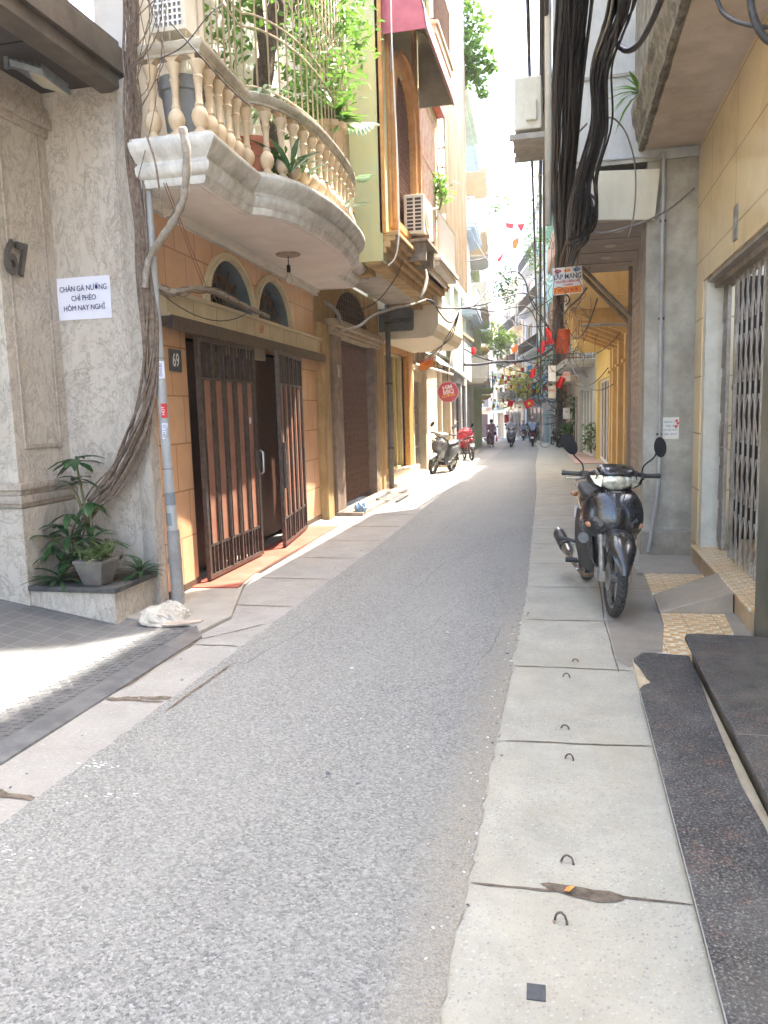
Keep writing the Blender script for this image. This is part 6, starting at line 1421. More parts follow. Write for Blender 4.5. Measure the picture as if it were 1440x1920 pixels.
m = MB(); m.box(x0-.03, x0, 5.43, 5.76, z0_, z1_); m.box(x1, x1+.03, 5.43, 5.76, z0_, z1_); m.box(x0-.03, x1+.03, 5.43, 5.76, z0_-.03, z0_); part(m, 'frame', acwhite, lc)
# climbing plant on top of the corrugated screen, other greenery
def bush(name, c, rad, nclus, nleaf, L, W, mat, label, stemp=None, cat='plant', flat_=1, cr=.3):
    r = empty(name, c, 0, label, cat)
    m = MB()
    for k in range(nclus):
        q = Vector((random.gauss(0, .5)*rad[0], random.gauss(0, .5)*rad[1], random.gauss(0, .5)*rad[2])); cluster(m, Vector(c)+q, cr, nleaf, L, W)
    part(m, 'foliage', mat, r, smooth=True)
    m = MB()
    for k in range(5):
        m.tube(smoothpath([stemp or c, Vector(stemp or c).lerp(Vector(c), .6)+Vector((random.uniform(-.1, .1), random.uniform(-.1, .1), 0)), Vector(c)+Vector((random.gauss(0, .4)*rad[0], random.gauss(0, .4)*rad[1], random.gauss(0, .4)*rad[2]))], 4), .012, 5)
    part(m, 'stem', stem_m, r)
    return r
r_ = empty('climbing_plant', (-2.0, 18.5, 9.5), 0, 'bright green climbing plant spilling over the top of the corrugated screen', 'plant')
m = MB(); random.seed(77)
for i, (px, py, n, rr) in enumerate([(872, 20, 30, .5), (862, 75, 50, .55), (875, 95, 50, .6), (888, 60, 30, .5), (868, 120, 50, .45), (890, 120, 40, .45), (905, 105, 26, .35), (880, 145, 30, .3), (897, 150, 18, .25), (905, 175, 14, .2), (920, 128, 12, .2), (925, 125, 8, .15), (910, 40, 10, .3), (875, 10, 25, .4)]):
    c = D(px, py, 18.6); cluster(m, c, rr*.75, n*3, .14, .09)
part(m, 'foliage', leaf_bright, r_, smooth=True)
m = MB()
for (a, b) in (((862, 90), (925, 130)), ((862, 90), (905, 178)), ((862, 60), (905, 20)), ((862, 60), (872, 0))): m.tube(smoothpath([D(*a, 18.6), (D(*a, 18.6)+D(*b, 18.6))/2+Vector((0, 0, .1)), D(*b, 18.6)], 4), .012, 5)
part(m, 'stem', stem_m, r_)
random.seed(50)
bush('hanging_plant', tuple(D(822, 335, 14.6)), (.1, .3, .45), 7, 22, .10, .06, leaf_bright, 'yellow-green plant hanging in the barred loggia by the corrugated screen', tuple(D(815, 420, 14.6)), cr=.18)
bush('street_tree', tuple(D(942, 640, 43)), (.55, .8, .75), 15, 40, .24, .15, leafmat('leaf_lightened', (.28, .42, .08), (.42, .55, .14), .5), 'bright leafy tree hanging from a left-hand balcony far down the street', tuple(D(930, 690, 43)), 'tree', cr=.6)  # brightness put into the leaf colour, as this crown lies in shade
bush('balcony_shrub', tuple(D(945, 540, 46)), (.6, .8, .9), 10, 30, .24, .14, leaf_mid, 'shrub on an upper left balcony below the bunting', tuple(D(935, 560, 46)), cr=.5)
bush('balcony_shrub', tuple(D(937, 385, 46)), (.5, .6, 1.2), 8, 22, .24, .12, leaf_bright, 'thin shrub on a high left balcony beside the sky', tuple(D(925, 400, 46)), cr=.5)
bush('trailing_vine', tuple(D(1003, 420, 34)), (.5, .6, 2.2), 16, 18, .15, .1, leaf_mid, 'sparse trailing vine hanging beside the thin cables against the sky', tuple(D(1012, 300, 34)), cr=.5)
bush('yellow_tree', tuple(D(975, 720, 56)), (1.5, 1.2, 1.1), 22, 34, .30, .18, leafmat('leaf_yellow', (.35, .36, .06), (.55, .5, .1), .5), 'yellow-leaved tree hanging over the lane in the far distance', tuple(D(965, 765, 56)), 'tree', cr=.7)
bush('potted_shrub', tuple(D(1068, 808, 38)), (.25, .3, .3), 10, 30, .16, .09, leaf_mid, 'round green shrub in a pot by the right-hand pavement', tuple(D(1068, 830, 38)), cr=.3)
bush('potted_palm', tuple(D(1080, 765, 37)), (.3, .3, .5), 8, 20, .42, .06, leaf_mid, 'tall thin potted palm behind the round shrub', tuple(D(1076, 825, 37)), cr=.2)
bush('corner_shrub', tuple(D(1108, 815, 27)), (.12, .3, .4), 8, 24, .14, .07, leaf_mid, 'small shrub growing against the foot of the bright yellow house', tuple(D(1108, 850, 27)), cr=.2)
for (px, py, mat_, w_, lb) in ((1057, 836, terra, .22, 'orange-brown clay planter in front of the potted shrub'), (1073, 832, darkpot, .3, 'dark square planter holding the round shrub')):
    q = G = None
    t_ = -(H-.022*14)/(ray(px, py).z+.022*ray(px, py).y); q = Vector((0, 0, H))+ray(px, py)*t_
    m = MB(); m.hexa([(-w_*.8, -w_*.8, 0), (w_*.8, -w_*.8, 0), (w_*.8, w_*.8, 0), (-w_*.8, w_*.8, 0), (-w_, -w_, .34), (w_, -w_, .34), (w_, w_, .34), (-w_, w_, .34)]); m.box(-w_*1.06, w_*1.06, -w_*1.06, w_*1.06, .34, .39)
    o = m.build('flower_pot', mat_, loc=tuple(q), bevel=.01); tag(o, lb, 'flower pot')
bp_ = MB(); bp_.prism([(.35, 26.0), (1.1, 25.8), (1.1, 33), (.2, 33)], -.45, -.25); 
tag(MB().hexa([(.30, 24, gz(24)), (1.1, 24, gz(24)), (1.0, 36, gz(36)), (.0, 36, gz(36)), (.30, 24, gz(24)+.02), (1.1, 24, gz(24)+.02), (1.0, 36, gz(36)+.02), (.0, 36, gz(36)+.02)]).build('pavement', mt('pink_paving', (.50, .32, .26), (.58, .4, .33), .8, sc=6, dirt=.4, dirtc=(.4, .33, .27))), 'pinkish tiled pavement patch farther along on the right', kind='structure')
tag(MB().hexa([(.55, 12, .001), (1.2, 12, .001), (1.15, 21, gz(21)), (.50, 21, gz(21)), (.55, 12, .02), (1.2, 12, .02), (1.15, 21, gz(21)+.02), (.50, 21, gz(21)+.02)]).build('pavement', mt('pink_paving', (0, 0, 0))), 'pinkish tiled pavement patch by the ochre house', kind='structure')
# ---------------------------------------------------------------- motorbikes (local: +Y forward, +X the bike's right, Z up, origin on the ground midway between the wheels)
def paint(name, c, rough=.22, fl=None):
    if name in MC: return MC[name]
    m, n, b = new_mat(name, rough, 0, .5); v = coords(n, 'obj')
    col = ramp(n, noise(n, v, 7, 6, .7), [(.42, c), (.68, fl or tuple(x*1.5+.02 for x in c))]); n.links.new(col, b.inputs['Base Color'])
    n.links.new(ramp(n, noise(n, v, 5, 6, .7), [(.35, rough), (.7, rough+.22)]), b.inputs['Roughness'])
    b.inputs['Coat Weight'].default_value = .6; b.inputs['Coat Roughness'].default_value = .12
    MC[name] = m; return m
chrome = mt('chrome_dull', (.45, .44, .42), (.3, .29, .27), .3, .9, sc=20, space='obj', bp=.05)
alum = mt('cast_aluminium', (.36, .35, .33), (.22, .2, .18), .5, .7, sc=14, space='obj', bp=.2)
plast = mt('black_plastic', (.022, .022, .024), (.045, .043, .04), .5, 0, sc=10, space='obj', bp=.1)
seatm = mt('seat_vinyl', (.025, .025, .027), (.04, .04, .04), .6, 0, sc=10, space='obj', bp=.1)
lensc, n_, b_ = new_mat('headlamp_lens', .12); v_ = coords(n_, 'obj', (1, 1, 1)); n_.links.new(ramp(n_, noise(n_, v_, 26, 3, .5), [(.35, (.30, .30, .24)), (.65, (.72, .70, .58))]), b_.inputs['Base Color']); b_.inputs['Metallic'].default_value = .35; b_.inputs['Coat Weight'].default_value = 1; MC['headlamp_lens'] = lensc
amber = mt('amber_lens', (.35, .14, .05), (.5, .3, .18), .2, space='obj', sc=40, bp=.1)
redlens = mt('red_lens', (.4, .02, .02), (.5, .04, .04), .2, space='obj', bp=0)
mirror_g = mt('mirror_back', (.006, .006, .007), (.010, .010, .011), .8, spec=.2, space='obj', bp=.02)
def ring(y, zc, a, b, p=2.4, n=16, x0=0):
    out = []
    for k in range(n):
        t = 2*PI*k/n; c, s_ = math.cos(t), math.sin(t)
        out.append((x0+a*math.copysign(abs(c)**(2/p), c), y, zc+b*math.copysign(abs(s_)**(2/p), s_)))
    return out
def loft(m, rings, cap=True):
    I = m.grid(rings, True)
    if cap: m.fi(I[0][::-1]); m.fi(I[-1])
    return m
def wheel(root, y, R=.285, w=.04, spokes=5, disc=False, name='wheel', rimm=None):
    rimm = rimm or mt('rim_grey', (.13, .13, .13), (.2, .19, .18), .45, .5, sc=12, space='obj')
    r = empty(name, (0, y, R)); r.parent = root
    Mx = Matrix.Rotation(PI/2, 4, 'Y')
    m = MB(); prof = [(R-.062, -w*.55), (R-.045, -w*.9), (R-.022, -w), (R-.006, -w*.62), (R, -w*.2), (R, w*.2), (R-.006, w*.62), (R-.022, w), (R-.045, w*.9), (R-.062, w*.55)]
    m.lathe(prof, n=44, M=Mx, cap=False)
    m.mi = 1
    for k in range(44):      # tread blocks
        a = 2*PI*k/44
        for s_ in (-1, 1):
            p0 = Vector((s_*w*.05, math.cos(a)*(R+.001), math.sin(a)*(R+.001))); a2 = a+.07; p1 = Vector((s_*w*.62, math.cos(a2)*(R-.004), math.sin(a2)*(R-.004)))
            m.bar(p0, p1, .008, .005, up=(0, math.cos(a), math.sin(a)))
    m.build('tyre', [rubber, mt('tread', (.045, .043, .04), (.09, .085, .075), .9, sc=30, space='obj')], r, smooth='auto')
    m = MB(); m.lathe([(R-.07, -w*.6), (R-.058, -w*.66), (R-.054, -w*.5), (R-.066, -w*.3), (R-.066, w*.3), (R-.054, w*.5), (R-.058, w*.66), (R-.07, w*.6), (R-.078, w*.2), (R-.078, -w*.2)], n=36, M=Mx, cap=False)
    m.build('rim', rimm, r, smooth='auto')
    m = MB()
    for k in range(spokes):
        a = 2*PI*k/spokes+.3
        for da in (-.12, .12): m.bar((0, math.cos(a+da)*.035, math.sin(a+da)*.035), (0, math.cos(a+da*.6)*(R-.07), math.sin(a+da*.6)*(R-.07)), .016, .012)
    m.lathe([(.045, -.045), (.05, -.02), (.05, .02), (.045, .045)], n=18, M=Mx); m.build('hub', alum, r, smooth='auto')
    if disc:
        m = MB(); m.lathe([(.05, .048), (.105, .048), (.105, .052), (.05, .052)], n=30, M=Mx, cap=False); m.lathe([(.045, .044), (.06, .048)], n=16, M=Mx); m.build('brake_disc', chrome, r, smooth='auto')
    return r
def arc_shell(m, y, z, R, w, a0, a1, n=14, th=.004, flare=.02, taper=None):
    """fender: strip around a wheel; angle measured from +Y (front) over the top"""
    rows = []
    for k in range(n+1):
        t = k/n; a = a0+(a1-a0)*t; ww = w*(taper(t) if taper else 1); row = []
        for j in range(9):
            u = j/8*2-1; rr = R+.018*(1-u*u)-abs(u)**3*flare
            row.append((u*ww, y+math.cos(a)*rr, z+math.sin(a)*rr))
        rows.append(row)
    m.grid(rows); m.grid([[(x*.97, y+(yy-y)*(1-th/R), z+(zz-z)*(1-th/R)) for x, yy, zz in r] for r in rows])
    return m
def mirror(root, s_, base, head, mat, tilt=0, w_=.05, h_=.075):
    r = empty('mirror'); r.parent = root
    P = smoothpath([base, (base[0]+s_*.01, base[1]+.0, base[2]+.06), (head[0]-s_*.02, head[1], head[2]-.05), head], 5); MB().tube(P, .0055, 7).build('stem', mat, r, smooth=True)
    m = MB(); m.lathe([(.001, -.022), (.6, -.018), (.95, -.006), (1, .004), (.93, .008), (.001, .008)], n=22, M=Matrix.Rotation(-PI/2+.1, 4, 'X'))
    o = m.build('mirror_head', mat, r, smooth='auto')
    for v in o.data.vertices: v.co = (v.co.x*w_, v.co.y, v.co.z*h_)
    o.location = (head[0]+s_*.02, head[1], head[2]+.03); o.rotation_euler = (0, tilt, 0)
    return r
def underbone(name, body, lower=None, lamp='front', stand=True):
    r = empty(name); lower = lower or plast; W = .61
    wheel(r, W, disc=True, w=.036); wheel(r, -W, w=.042)
    for s_ in (-1, 1):
        m = MB(); m.tube([(s_*.095, W, .285), (s_*.095, W-.10, .53)], .021, 10); m.tube([(s_*.095, W-.095, .50), (s_*.095, W-.125, .56)], .027, 10); m.box(s_*.095-.018, s_*.095+.018, W-.03, W+.03, .25, .32)
        m.build('fork_leg', mt('fork_metal', (.34, .32, .28), (.22, .2, .17), .5, .6, sc=20, space='obj'), r, smooth='auto')
    m = MB(); m.box(.10, .13, W-.13, W-.06, .25, .33); m.build('brake_caliper', alum, r, bevel=.008)
    m = MB(); m.tube(smoothpath([(.11, W-.1, .32), (.17, W-.16, .42), (.15, W-.2, .52), (.12, W-.22, .62), (.06, W-.25, .75)], 5), .006, 6); m.build('brake_hose', plast, r, smooth=True)
    m = MB(); arc_shell(m, W, .285, .325, .094, .22, 2.6, taper=lambda t: (.35+.65*min(1, t/.28)) if t < .28 else 1-.15*(t-.28))
    for s_ in (-1, 1):     # cheeks of the fender
        m.grid([[(s_*(.086+.002*j), W+math.cos(a)*(.315-.05*j), .285+math.sin(a)*(.315-.05*j)) for j in range(3)] for a in [1.0+.13*k for k in range(11)]])
    m.build('front_fender', body, r, smooth='auto', recalc=False)
    # front cowl (leg shield): symmetrical bulged surface with a pointed keel
    rows = []
    #        z    halfwidth  y_centre y_edge  keel
    spec = [(.91, .095, .40, .36), (.87, .155, .47, .37), (.82, .195, .51, .36), (.76, .22, .54, .35), (.70, .232, .555, .34), (.64, .232, .555, .325), (.595, .222, .53, .31), (.57, .21, .49, .29)]
    for z, hw, yc, ye in spec:
        row = []
        for j in range(17):
            u = j/8-1; x = hw*math.sin(u*PI/2*.98); y = ye+(yc-ye)*(math.cos(u*PI/2))**.9+.012*max(0, 1-abs(u)*5); row.append((x, y, z-.05*(1-abs(u))*(1 if z < .6 else max(0, (.75-z)/.15)*.6)))
        rows.append(row)
    m = MB(); m.grid(rows); m.grid([[(x*.96, y-.02, z) for x, y, z in rr] for rr in rows]); ob = m.build('front_cowl', body, r, smooth=True, recalc=False, sub=1)
    m = MB()                                               # creases and dark vents on the cowl
    for s_ in (-1, 1):
        m.hexa([(s_*.09, .53, .655), (s_*.15, .49, .70), (s_*.16, .48, .67), (s_*.11, .51, .625), (s_*.09, .545, .655), (s_*.15, .505, .70), (s_*.16, .495, .67), (s_*.11, .525, .625)])
    m.tube([(-.06, .475, .87), (-.03, .535, .79), (0, .575, .72), (.03, .535, .79), (.06, .475, .87)], .003, 4)
    m.build('cowl_vents', mt('matt_grey_plastic', (.09, .09, .095), (.14, .14, .14), .6, space='obj'), r)
    m = MB(); m.box(-.03, .03, .462, .474, .872, .884); m.build('badge', chrome, r, bevel=.003)
    for s_ in (-1, 1):
        m = MB(); m.ball((s_*.165, .455, .635), .046, 12, 8, (.95, .5, .55)); m.build('indicator', amber, r, smooth=True)
        # leg guards sweeping down and back
        rows = []
        for z, x0, x1, y0, y1 in [(.72, .20, .235, .37, .20), (.62, .175, .24, .41, .18), (.52, .145, .235, .42, .16), (.42, .13, .22, .41, .15), (.33, .12, .195, .38, .15), (.25, .11, .165, .33, .15)]:
            rows.append([(s_*(x0+(x1-x0)*t), y0+(y1-y0)*t, z) for t in (0, .35, .7, 1)])
        m = MB(); m.grid(rows); m.grid([[(x-s_*.008, y-.006, z) for x, y, z in rr] for rr in rows]); m.build('leg_guard', lower, r, smooth=True, recalc=False)
    m = MB(); m.lathe([(.0, 0), (.038, .0), (.042, .004), (.03, .006), (.0, .005)], (.20, .375, .52), 18, M=Matrix.Rotation(-PI/2+.3, 4, 'X')); m.build('emblem', mt('emblem_grey', (.25, .23, .2), (.1, .1, .1), .4, space='obj'), r)
    m = MB(); loft(m, [ring(.40, .60, .13, .10, 3), ring(.33, .52, .15, .18, 3), ring(.24, .42, .13, .19, 3), ring(.2, .38, .10, .14, 3)]); m.build('inner_shield', plast, r, smooth=True)
    # inner shield + tunnel + underseat body
    m = MB(); loft(m, [ring(.33, .63, .17, .25), ring(.22, .60, .15, .24), ring(.12, .50, .085, .14), ring(0, .44, .075, .12), ring(-.08, .48, .085, .16), ring(-.16, .56, .10, .19)]); m.build('centre_tunnel', lower, r, smooth=True)
    m = MB(); loft(m, [ring(-.10, .60, .09, .13), ring(-.2, .63, .118, .13), ring(-.38, .66, .13, .115), ring(-.6, .70, .12, .09), ring(-.8, .74, .085, .065), ring(-.90, .76, .05, .04)]); m.build('rear_body', body, r, smooth=True)
    m = MB(); loft(m, [ring(-.06, .74, .05, .02, 3), ring(-.12, .765, .11, .035, 3), ring(-.3, .77, .125, .04, 3), ring(-.42, .785, .125, .045, 3), ring(-.6, .81, .12, .045, 3), ring(-.72, .82, .09, .03, 3)]); m.build('seat', seatm, r, smooth=True)
    m = MB(); m.tube(smoothpath([(.11, -.6, .80), (.12, -.78, .84), (.06, -.88, .86), (-.06, -.88, .86), (-.12, -.78, .84), (-.11, -.6, .80)], 5), .011, 8); m.build('grab_rail', chrome, r, smooth=True)
    m = MB(); m.ball((0, -.90, .745), .06, 12, 8, (1.1, .35, .7)); m.build('tail_lamp', redlens, r, smooth=True)
    for s_ in (-1, 1): m = MB(); m.ball((s_*.10, -.87, .72), .03, 10, 6, (1.2, .6, .8)); m.build('indicator', amber, r, smooth=True)
    m = MB(); arc_shell(m, -W, .285, .33, .07, 1.2, 3.0, flare=.01); m.build('rear_fender', plast, r, smooth='auto', recalc=False)
    m = MB(); m.hexa([(-.085, -.955, .50), (.085, -.955, .50), (.085, -.95, .50), (-.085, -.95, .50), (-.085, -.925, .61), (.085, -.925, .61), (.085, -.92, .61), (-.085, -.92, .61)]); m.build('number_plate', white, r)
    # headlamp cowl and handlebar
    m = MB(); loft(m, [ring(.44, .965, .09, .05, 2.2), ring(.42, .965, .15, .072, 2.3), ring(.37, .965, .20, .082, 2.6), ring(.30, .965, .205, .075, 2.6), ring(.22, .965, .12, .06, 2.4)]); m.build('headlamp_cowl', body, r, smooth=True)
    m = MB(); loft(m, [ring(.46, 1.005, .06, .012), ring(.44, 1.012, .125, .035), ring(.36, 1.03, .14, .045), ring(.26, 1.035, .12, .035), ring(.20, 1.03, .07, .02)]); m.build('instrument_hood', body, r, smooth=True)
    m = MB(); m.ball((0, .415, .955), .12, 22, 12, (1.0, .42, .58)); m.build('headlamp', lensc, r, smooth=True)
    for s_ in (-1, 1): m = MB(); m.face([(s_*.10, .437, .995), (s_*.185, .40, .985), (s_*.15, .425, .93), (s_*.11, .445, .91)]); m.face([(s_*.10, .42, .995), (s_*.185, .39, .985), (s_*.15, .41, .93), (s_*.11, .43, .91)]); m.build('position_lamp', lensc, r)
    m = MB(); m.tube(smoothpath([(.345, .20, .985), (.24, .24, .985), (.15, .28, .97), (0, .30, .96), (-.15, .28, .97), (-.24, .24, .985), (-.345, .20, .985)], 5), .012, 8); m.build('handlebar', plast, r, smooth=True)
    for s_ in (-1, 1):
        m = MB(); m.tube([(s_*.235, .243, .985), (s_*.35, .198, .985)], .018, 10); m.tube([(s_*.345, .20, .985), (s_*.36, .194, .985)], .021, 10); m.build('grip', plast, r, smooth='auto')
        m = MB(); m.hexa([(s_*.20-.03, .23, .955), (s_*.20+.03, .21, .955), (s_*.20+.03, .28, .955), (s_*.20-.03, .30, .955), (s_*.20-.03, .23, 1.01), (s_*.20+.03, .21, 1.01), (s_*.20+.03, .28, 1.01), (s_*.20-.03, .30, 1.01)]); m.build('switch_housing', plast, r, bevel=.008)
        if s_ > 0: m = MB(); m.tube(smoothpath([(s_*.20, .29, .965), (s_*.26, .29, .955), (s_*.33, .25, .95), (s_*.345, .245, .955)], 4), .006, 6); m.build('brake_lever', chrome, r, smooth=True)
        mirror(r, s_, (s_*.215, .26, 1.0), (s_*.31, .27, 1.175), mirror_g, tilt=s_*.38)
    # engine, exhaust, pegs, stand
    m = MB(); loft(m, [ring(.20, .33, .05, .05), ring(.12, .33, .07, .075), ring(-.02, .31, .09, .085), ring(-.2, .30, .10, .085), ring(-.28, .31, .06, .05)])
    for k in range(7): m.box(-.085, .085, .05+k*.022, .06+k*.022, .26, .42)
    m.lathe([(.075, -.03), (.08, 0), (.06, .02)], (.10, -.12, .30), 18, M=Matrix.Rotation(PI/2, 4, 'Y')); m.build('engine', alum, r, smooth='auto')
    ex = empty('exhaust'); ex.parent = r
    m = MB(); m.tube(smoothpath([(.04, .24, .28), (.10, .18, .20), (.13, 0, .17), (.16, -.25, .20), (.19, -.42, .27)], 5), .017, 8); m.build('pipe', mt('rusty_pipe', (.2, .14, .1), (.1, .07, .05), .6, .5, sc=20, space='obj'), ex, smooth=True)
    m = MB(); d = Vector((.05, -.55, .13)).normalized(); c0 = Vector((.185, -.38, .26)); m.tube([c0, c0+d*.06, c0+d*.45, c0+d*.50], [.028, .047, .05, .04], 14); m.build('muffler', chrome, ex, smooth='auto')
    m = MB(); c1 = c0+d*.12; m.tube([c1+Vector((.012, 0, .01)), c1+d*.28+Vector((.012, 0, .01))], .05, 12); m.build('heat_shield', plast, ex, smooth='auto')
    for s_ in (-1, 1):
        m = MB(); m.tube([(s_*.08, -.08, .25), (s_*.25, -.06, .26)], .011, 6); m.tube([(s_*.17, -.065, .262), (s_*.26, -.06, .268)], .022, 8); m.build('foot_peg', plast, r, smooth='auto')
        m = MB(); m.tube([(s_*.10, -.36, .36), (s_*.22, -.40, .38), (s_*.29, -.41, .385)], .015, 7); m.build('rear_foot_peg', plast, r, smooth='auto')
        m = MB(); m.tube([(s_*.08, -.25, .32), (s_*.085, -W, .285)], .02, 8); m.tube([(s_*.10, -W+.02, .32), (s_*.11, -.5, .62)], .022, 10); m.build('rear_suspension', alum, r, smooth='auto')
    m = MB(); m.tube([(.10, -.03, .24), (.15, .1, .22), (.21, .12, .23)], .009, 6); m.build('brake_pedal', chrome, r, smooth=True)
    m = MB(); m.tube([(-.10, -.12, .22), (-.20, -.10, .02), (-.235, -.10, .0)], .009, 6); m.build('side_stand', plast, r, smooth=True)
    return r
def scooter(name, body, accent=None, lower=None):
    r = empty(name); accent = accent or body; lower = lower or plast; W = .63
    wheel(r, W, R=.25, w=.045, disc=True); wheel(r, -W, R=.25, w=.05)
    for s_ in (-1, 1): m = MB(); m.tube([(s_*.08, W, .25), (s_*.08, W-.15, .62)], .022, 8); m.build('fork_leg', alum, r, smooth=True)
    m = MB(); arc_shell(m, W, .25, .285, .085, .5, 2.5, taper=lambda t: .4+.6*min(1, t/.25)); m.build('front_fender', body, r, smooth='auto', recalc=False)
    rows = []
    for z, hw, yc, ye in [(.98, .06, .36, .32), (.92, .14, .46, .34), (.84, .19, .53, .34), (.74, .21, .56, .33), (.64, .20, .55, .31), (.55, .16, .50, .28), (.47, .12, .44, .26), (.40, .10, .38, .25)]:
        rows.append([(hw*math.sin((j/8-1)*PI/2*.98), ye+(yc-ye)*max(0, math.cos((j/8-1)*PI/2))**.8, z) for j in range(17)])
    m = MB(); m.grid(rows); m.grid([[(x*.95, y-.02, z) for x, y, z in q] for q in rows]); m.build('front_cowl', accent, r, smooth=True, recalc=False)
    for s_ in (-1, 1):
        m = MB(); m.ball((s_*.12, .485, .85), .07, 14, 8, (1, .45, .45)); m.build('indicator', lensc, r, smooth=True)
        rows = [[(s_*(x0+(x1-x0)*t), y0+(y1-y0)*t, z) for t in (0, .5, 1)] for z, x0, x1, y0, y1 in [(.9, .14, .18, .34, .27), (.7, .2, .24, .33, .22), (.5, .16, .24, .3, .2), (.3, .12, .2, .25, .15)]]
        m = MB(); m.grid(rows); m.grid([[(x-s_*.01, y, z) for x, y, z in q] for q in rows]); m.build('leg_shield', lower, r, smooth=True, recalc=False)
    m = MB(); loft(m, [ring(.25, .27, .16, .05, 4), ring(.0, .26, .18, .055, 4), ring(-.18, .28, .18, .07, 4)]); m.build('floorboard', plast, r, smooth='auto')
    m = MB(); loft(m, [ring(-.12, .45, .12, .2, 3), ring(-.22, .52, .17, .22, 3), ring(-.45, .58, .18, .18, 3), ring(-.7, .66, .15, .12, 3), ring(-.92, .73, .07, .05, 3)]); m.build('rear_body', accent, r, smooth=True)
    m = MB(); loft(m, [ring(-.08, .73, .06, .02, 3), ring(-.15, .75, .13, .04, 3), ring(-.4, .77, .15, .045, 3), ring(-.65, .82, .14, .045, 3), ring(-.8, .83, .08, .03, 3)]); m.build('seat', seatm, r, smooth=True)
    m = MB(); m.tube(smoothpath([(.12, -.68, .80), (.11, -.88, .85), (-.11, -.88, .85), (-.12, -.68, .80)], 5), .013, 7); m.build('grab_rail', plast, r, smooth=True)
    m = MB(); m.ball((0, -.91, .70), .09, 12, 8, (1.2, .4, .6)); m.build('tail_lamp', redlens, r, smooth=True)
    m = MB(); m.hexa([(-.09, -.96, .44), (.09, -.96, .44), (.09, -.955, .44), (-.09, -.955, .44), (-.09, -.93, .56), (.09, -.93, .56), (.09, -.925, .56), (-.09, -.925, .56)]); m.build('number_plate', white, r)
    m = MB(); arc_shell(m, -W, .25, .31, .08, 1.3, 3.0, flare=.01); m.build('rear_fender', plast, r, smooth='auto', recalc=False)
    m = MB(); loft(m, [ring(.42, 1.0, .07, .04), ring(.38, 1.01, .15, .065), ring(.3, 1.02, .2, .06), ring(.2, 1.02, .12, .04)]); m.build('handlebar_cowl', body, r, smooth=True)
    m = MB(); m.ball((0, .40, 1.0), .10, 16, 10, (1, .4, .55)); m.build('headlamp', lensc, r, smooth=True)
    for s_ in (-1, 1):
        m = MB(); m.tube([(s_*.18, .25, 1.03), (s_*.35, .18, 1.03)], .018, 8); m.build('grip', plast, r, smooth=True)
        mirror(r, s_, (s_*.2, .24, 1.04), (s_*.29, .24, 1.22), mirror_g, tilt=s_*.3, w_=.055, h_=.07)
    m = MB(); m.tube([(.17, -.3, .28), (.2, -.45, .3), (.21, -.95, .36)], [.03, .055, .05], 12); m.build('exhaust', alum, r, smooth='auto')
    m = MB(); loft(m, [ring(-.2, .28, .12, .09), ring(-.45, .27, .13, .09), ring(-.65, .26, .1, .07)]); m.build('engine', alum, r, smooth=True)
    m = MB(); m.tube([(-.1, -.1, .22), (-.2, -.08, .0)], .01, 6); m.build('side_stand', plast, r)
    return r
def place(r, front, heading, lean=0, fw=.61):
    """put the front wheel contact at `front`, pointing along plan vector heading"""
    h = Vector((heading[0], heading[1], 0)).normalized(); z0 = gz(front[1]); zc = gz(front[1]-h.y*fw)
    r.location = (front[0]-h.x*fw, front[1]-h.y*fw, zc)
    r.rotation_mode = 'XYZ'
    M = Matrix.Rotation(math.atan2(-h.x, h.y), 4, 'Z') @ Matrix.Rotation(math.atan2(z0-zc, fw), 4, 'X') @ Matrix.Rotation(lean, 4, 'Y')
    r.rotation_euler = M.to_euler()
blackp = paint('gloss_black', (.008, .008, .010), .2, (.035, .035, .038))
B1 = underbone('motorbike', blackp)
tag(B1, 'glossy black underbone motorbike parked facing the camera beside the grey pillar', 'motorbike'); place(B1, (.335, 5.66), (.13, -1), -.055)
m = MB(); m.ball((.19, .14, .56), .035, 8, 6, (1, .8, 1.5)); o = m.build('cloth_rag', mt('purple_cloth', (.1, .04, .2), (.16, .08, .3), .9, space='obj')); tag(o, 'scrap of purple cloth tucked behind the leg guard of the black motorbike', 'cloth')
o.matrix_world = Matrix.LocRotScale(B1.location, B1.rotation_euler, None)
silver = paint('silver_grey', (.30, .31, .32), .28, (.4, .41, .42)); redp = paint('gloss_red', (.42, .012, .015), .25, (.5, .04, .04))
B2 = scooter('motor_scooter', silver, paint('dark_silver', (.10, .105, .11), .25, (.2, .2, .21))); tag(B2, 'silver-grey scooter parked by the panelled wooden door, front wheel towards the camera', 'scooter'); place(B2, (-3.32, 19.6), (-.25, -1), -.12, .63)
B3 = underbone('motorbike', redp, redp); tag(B3, 'red motorbike with a red cloth over its handlebar, parked on the left seen from behind', 'motorbike')
place(B3, (-3.62, 28.6), (-.35, 1), -.1); 
m = MB(); 
for k in range(8):
    a = k/8*2*PI
m.ball((0, 0, 0), 1, 16, 10); o = m.build('red_cloth', mt('cloth_red', (.6, .03, .05), (.7, .06, .08), .8, sc=12, space='obj'))
for v in o.data.vertices: c = Vector(v.co); c *= 1+mn.noise(c*2)*.25; v.co = (c.x*.30, c.y*.22, c.z*.28)
o.location = Vector(B3.location)+Vector((-.13, .38, .86)); tag(o, 'bright red cloth draped over the handlebar of the red motorbike', 'cloth')
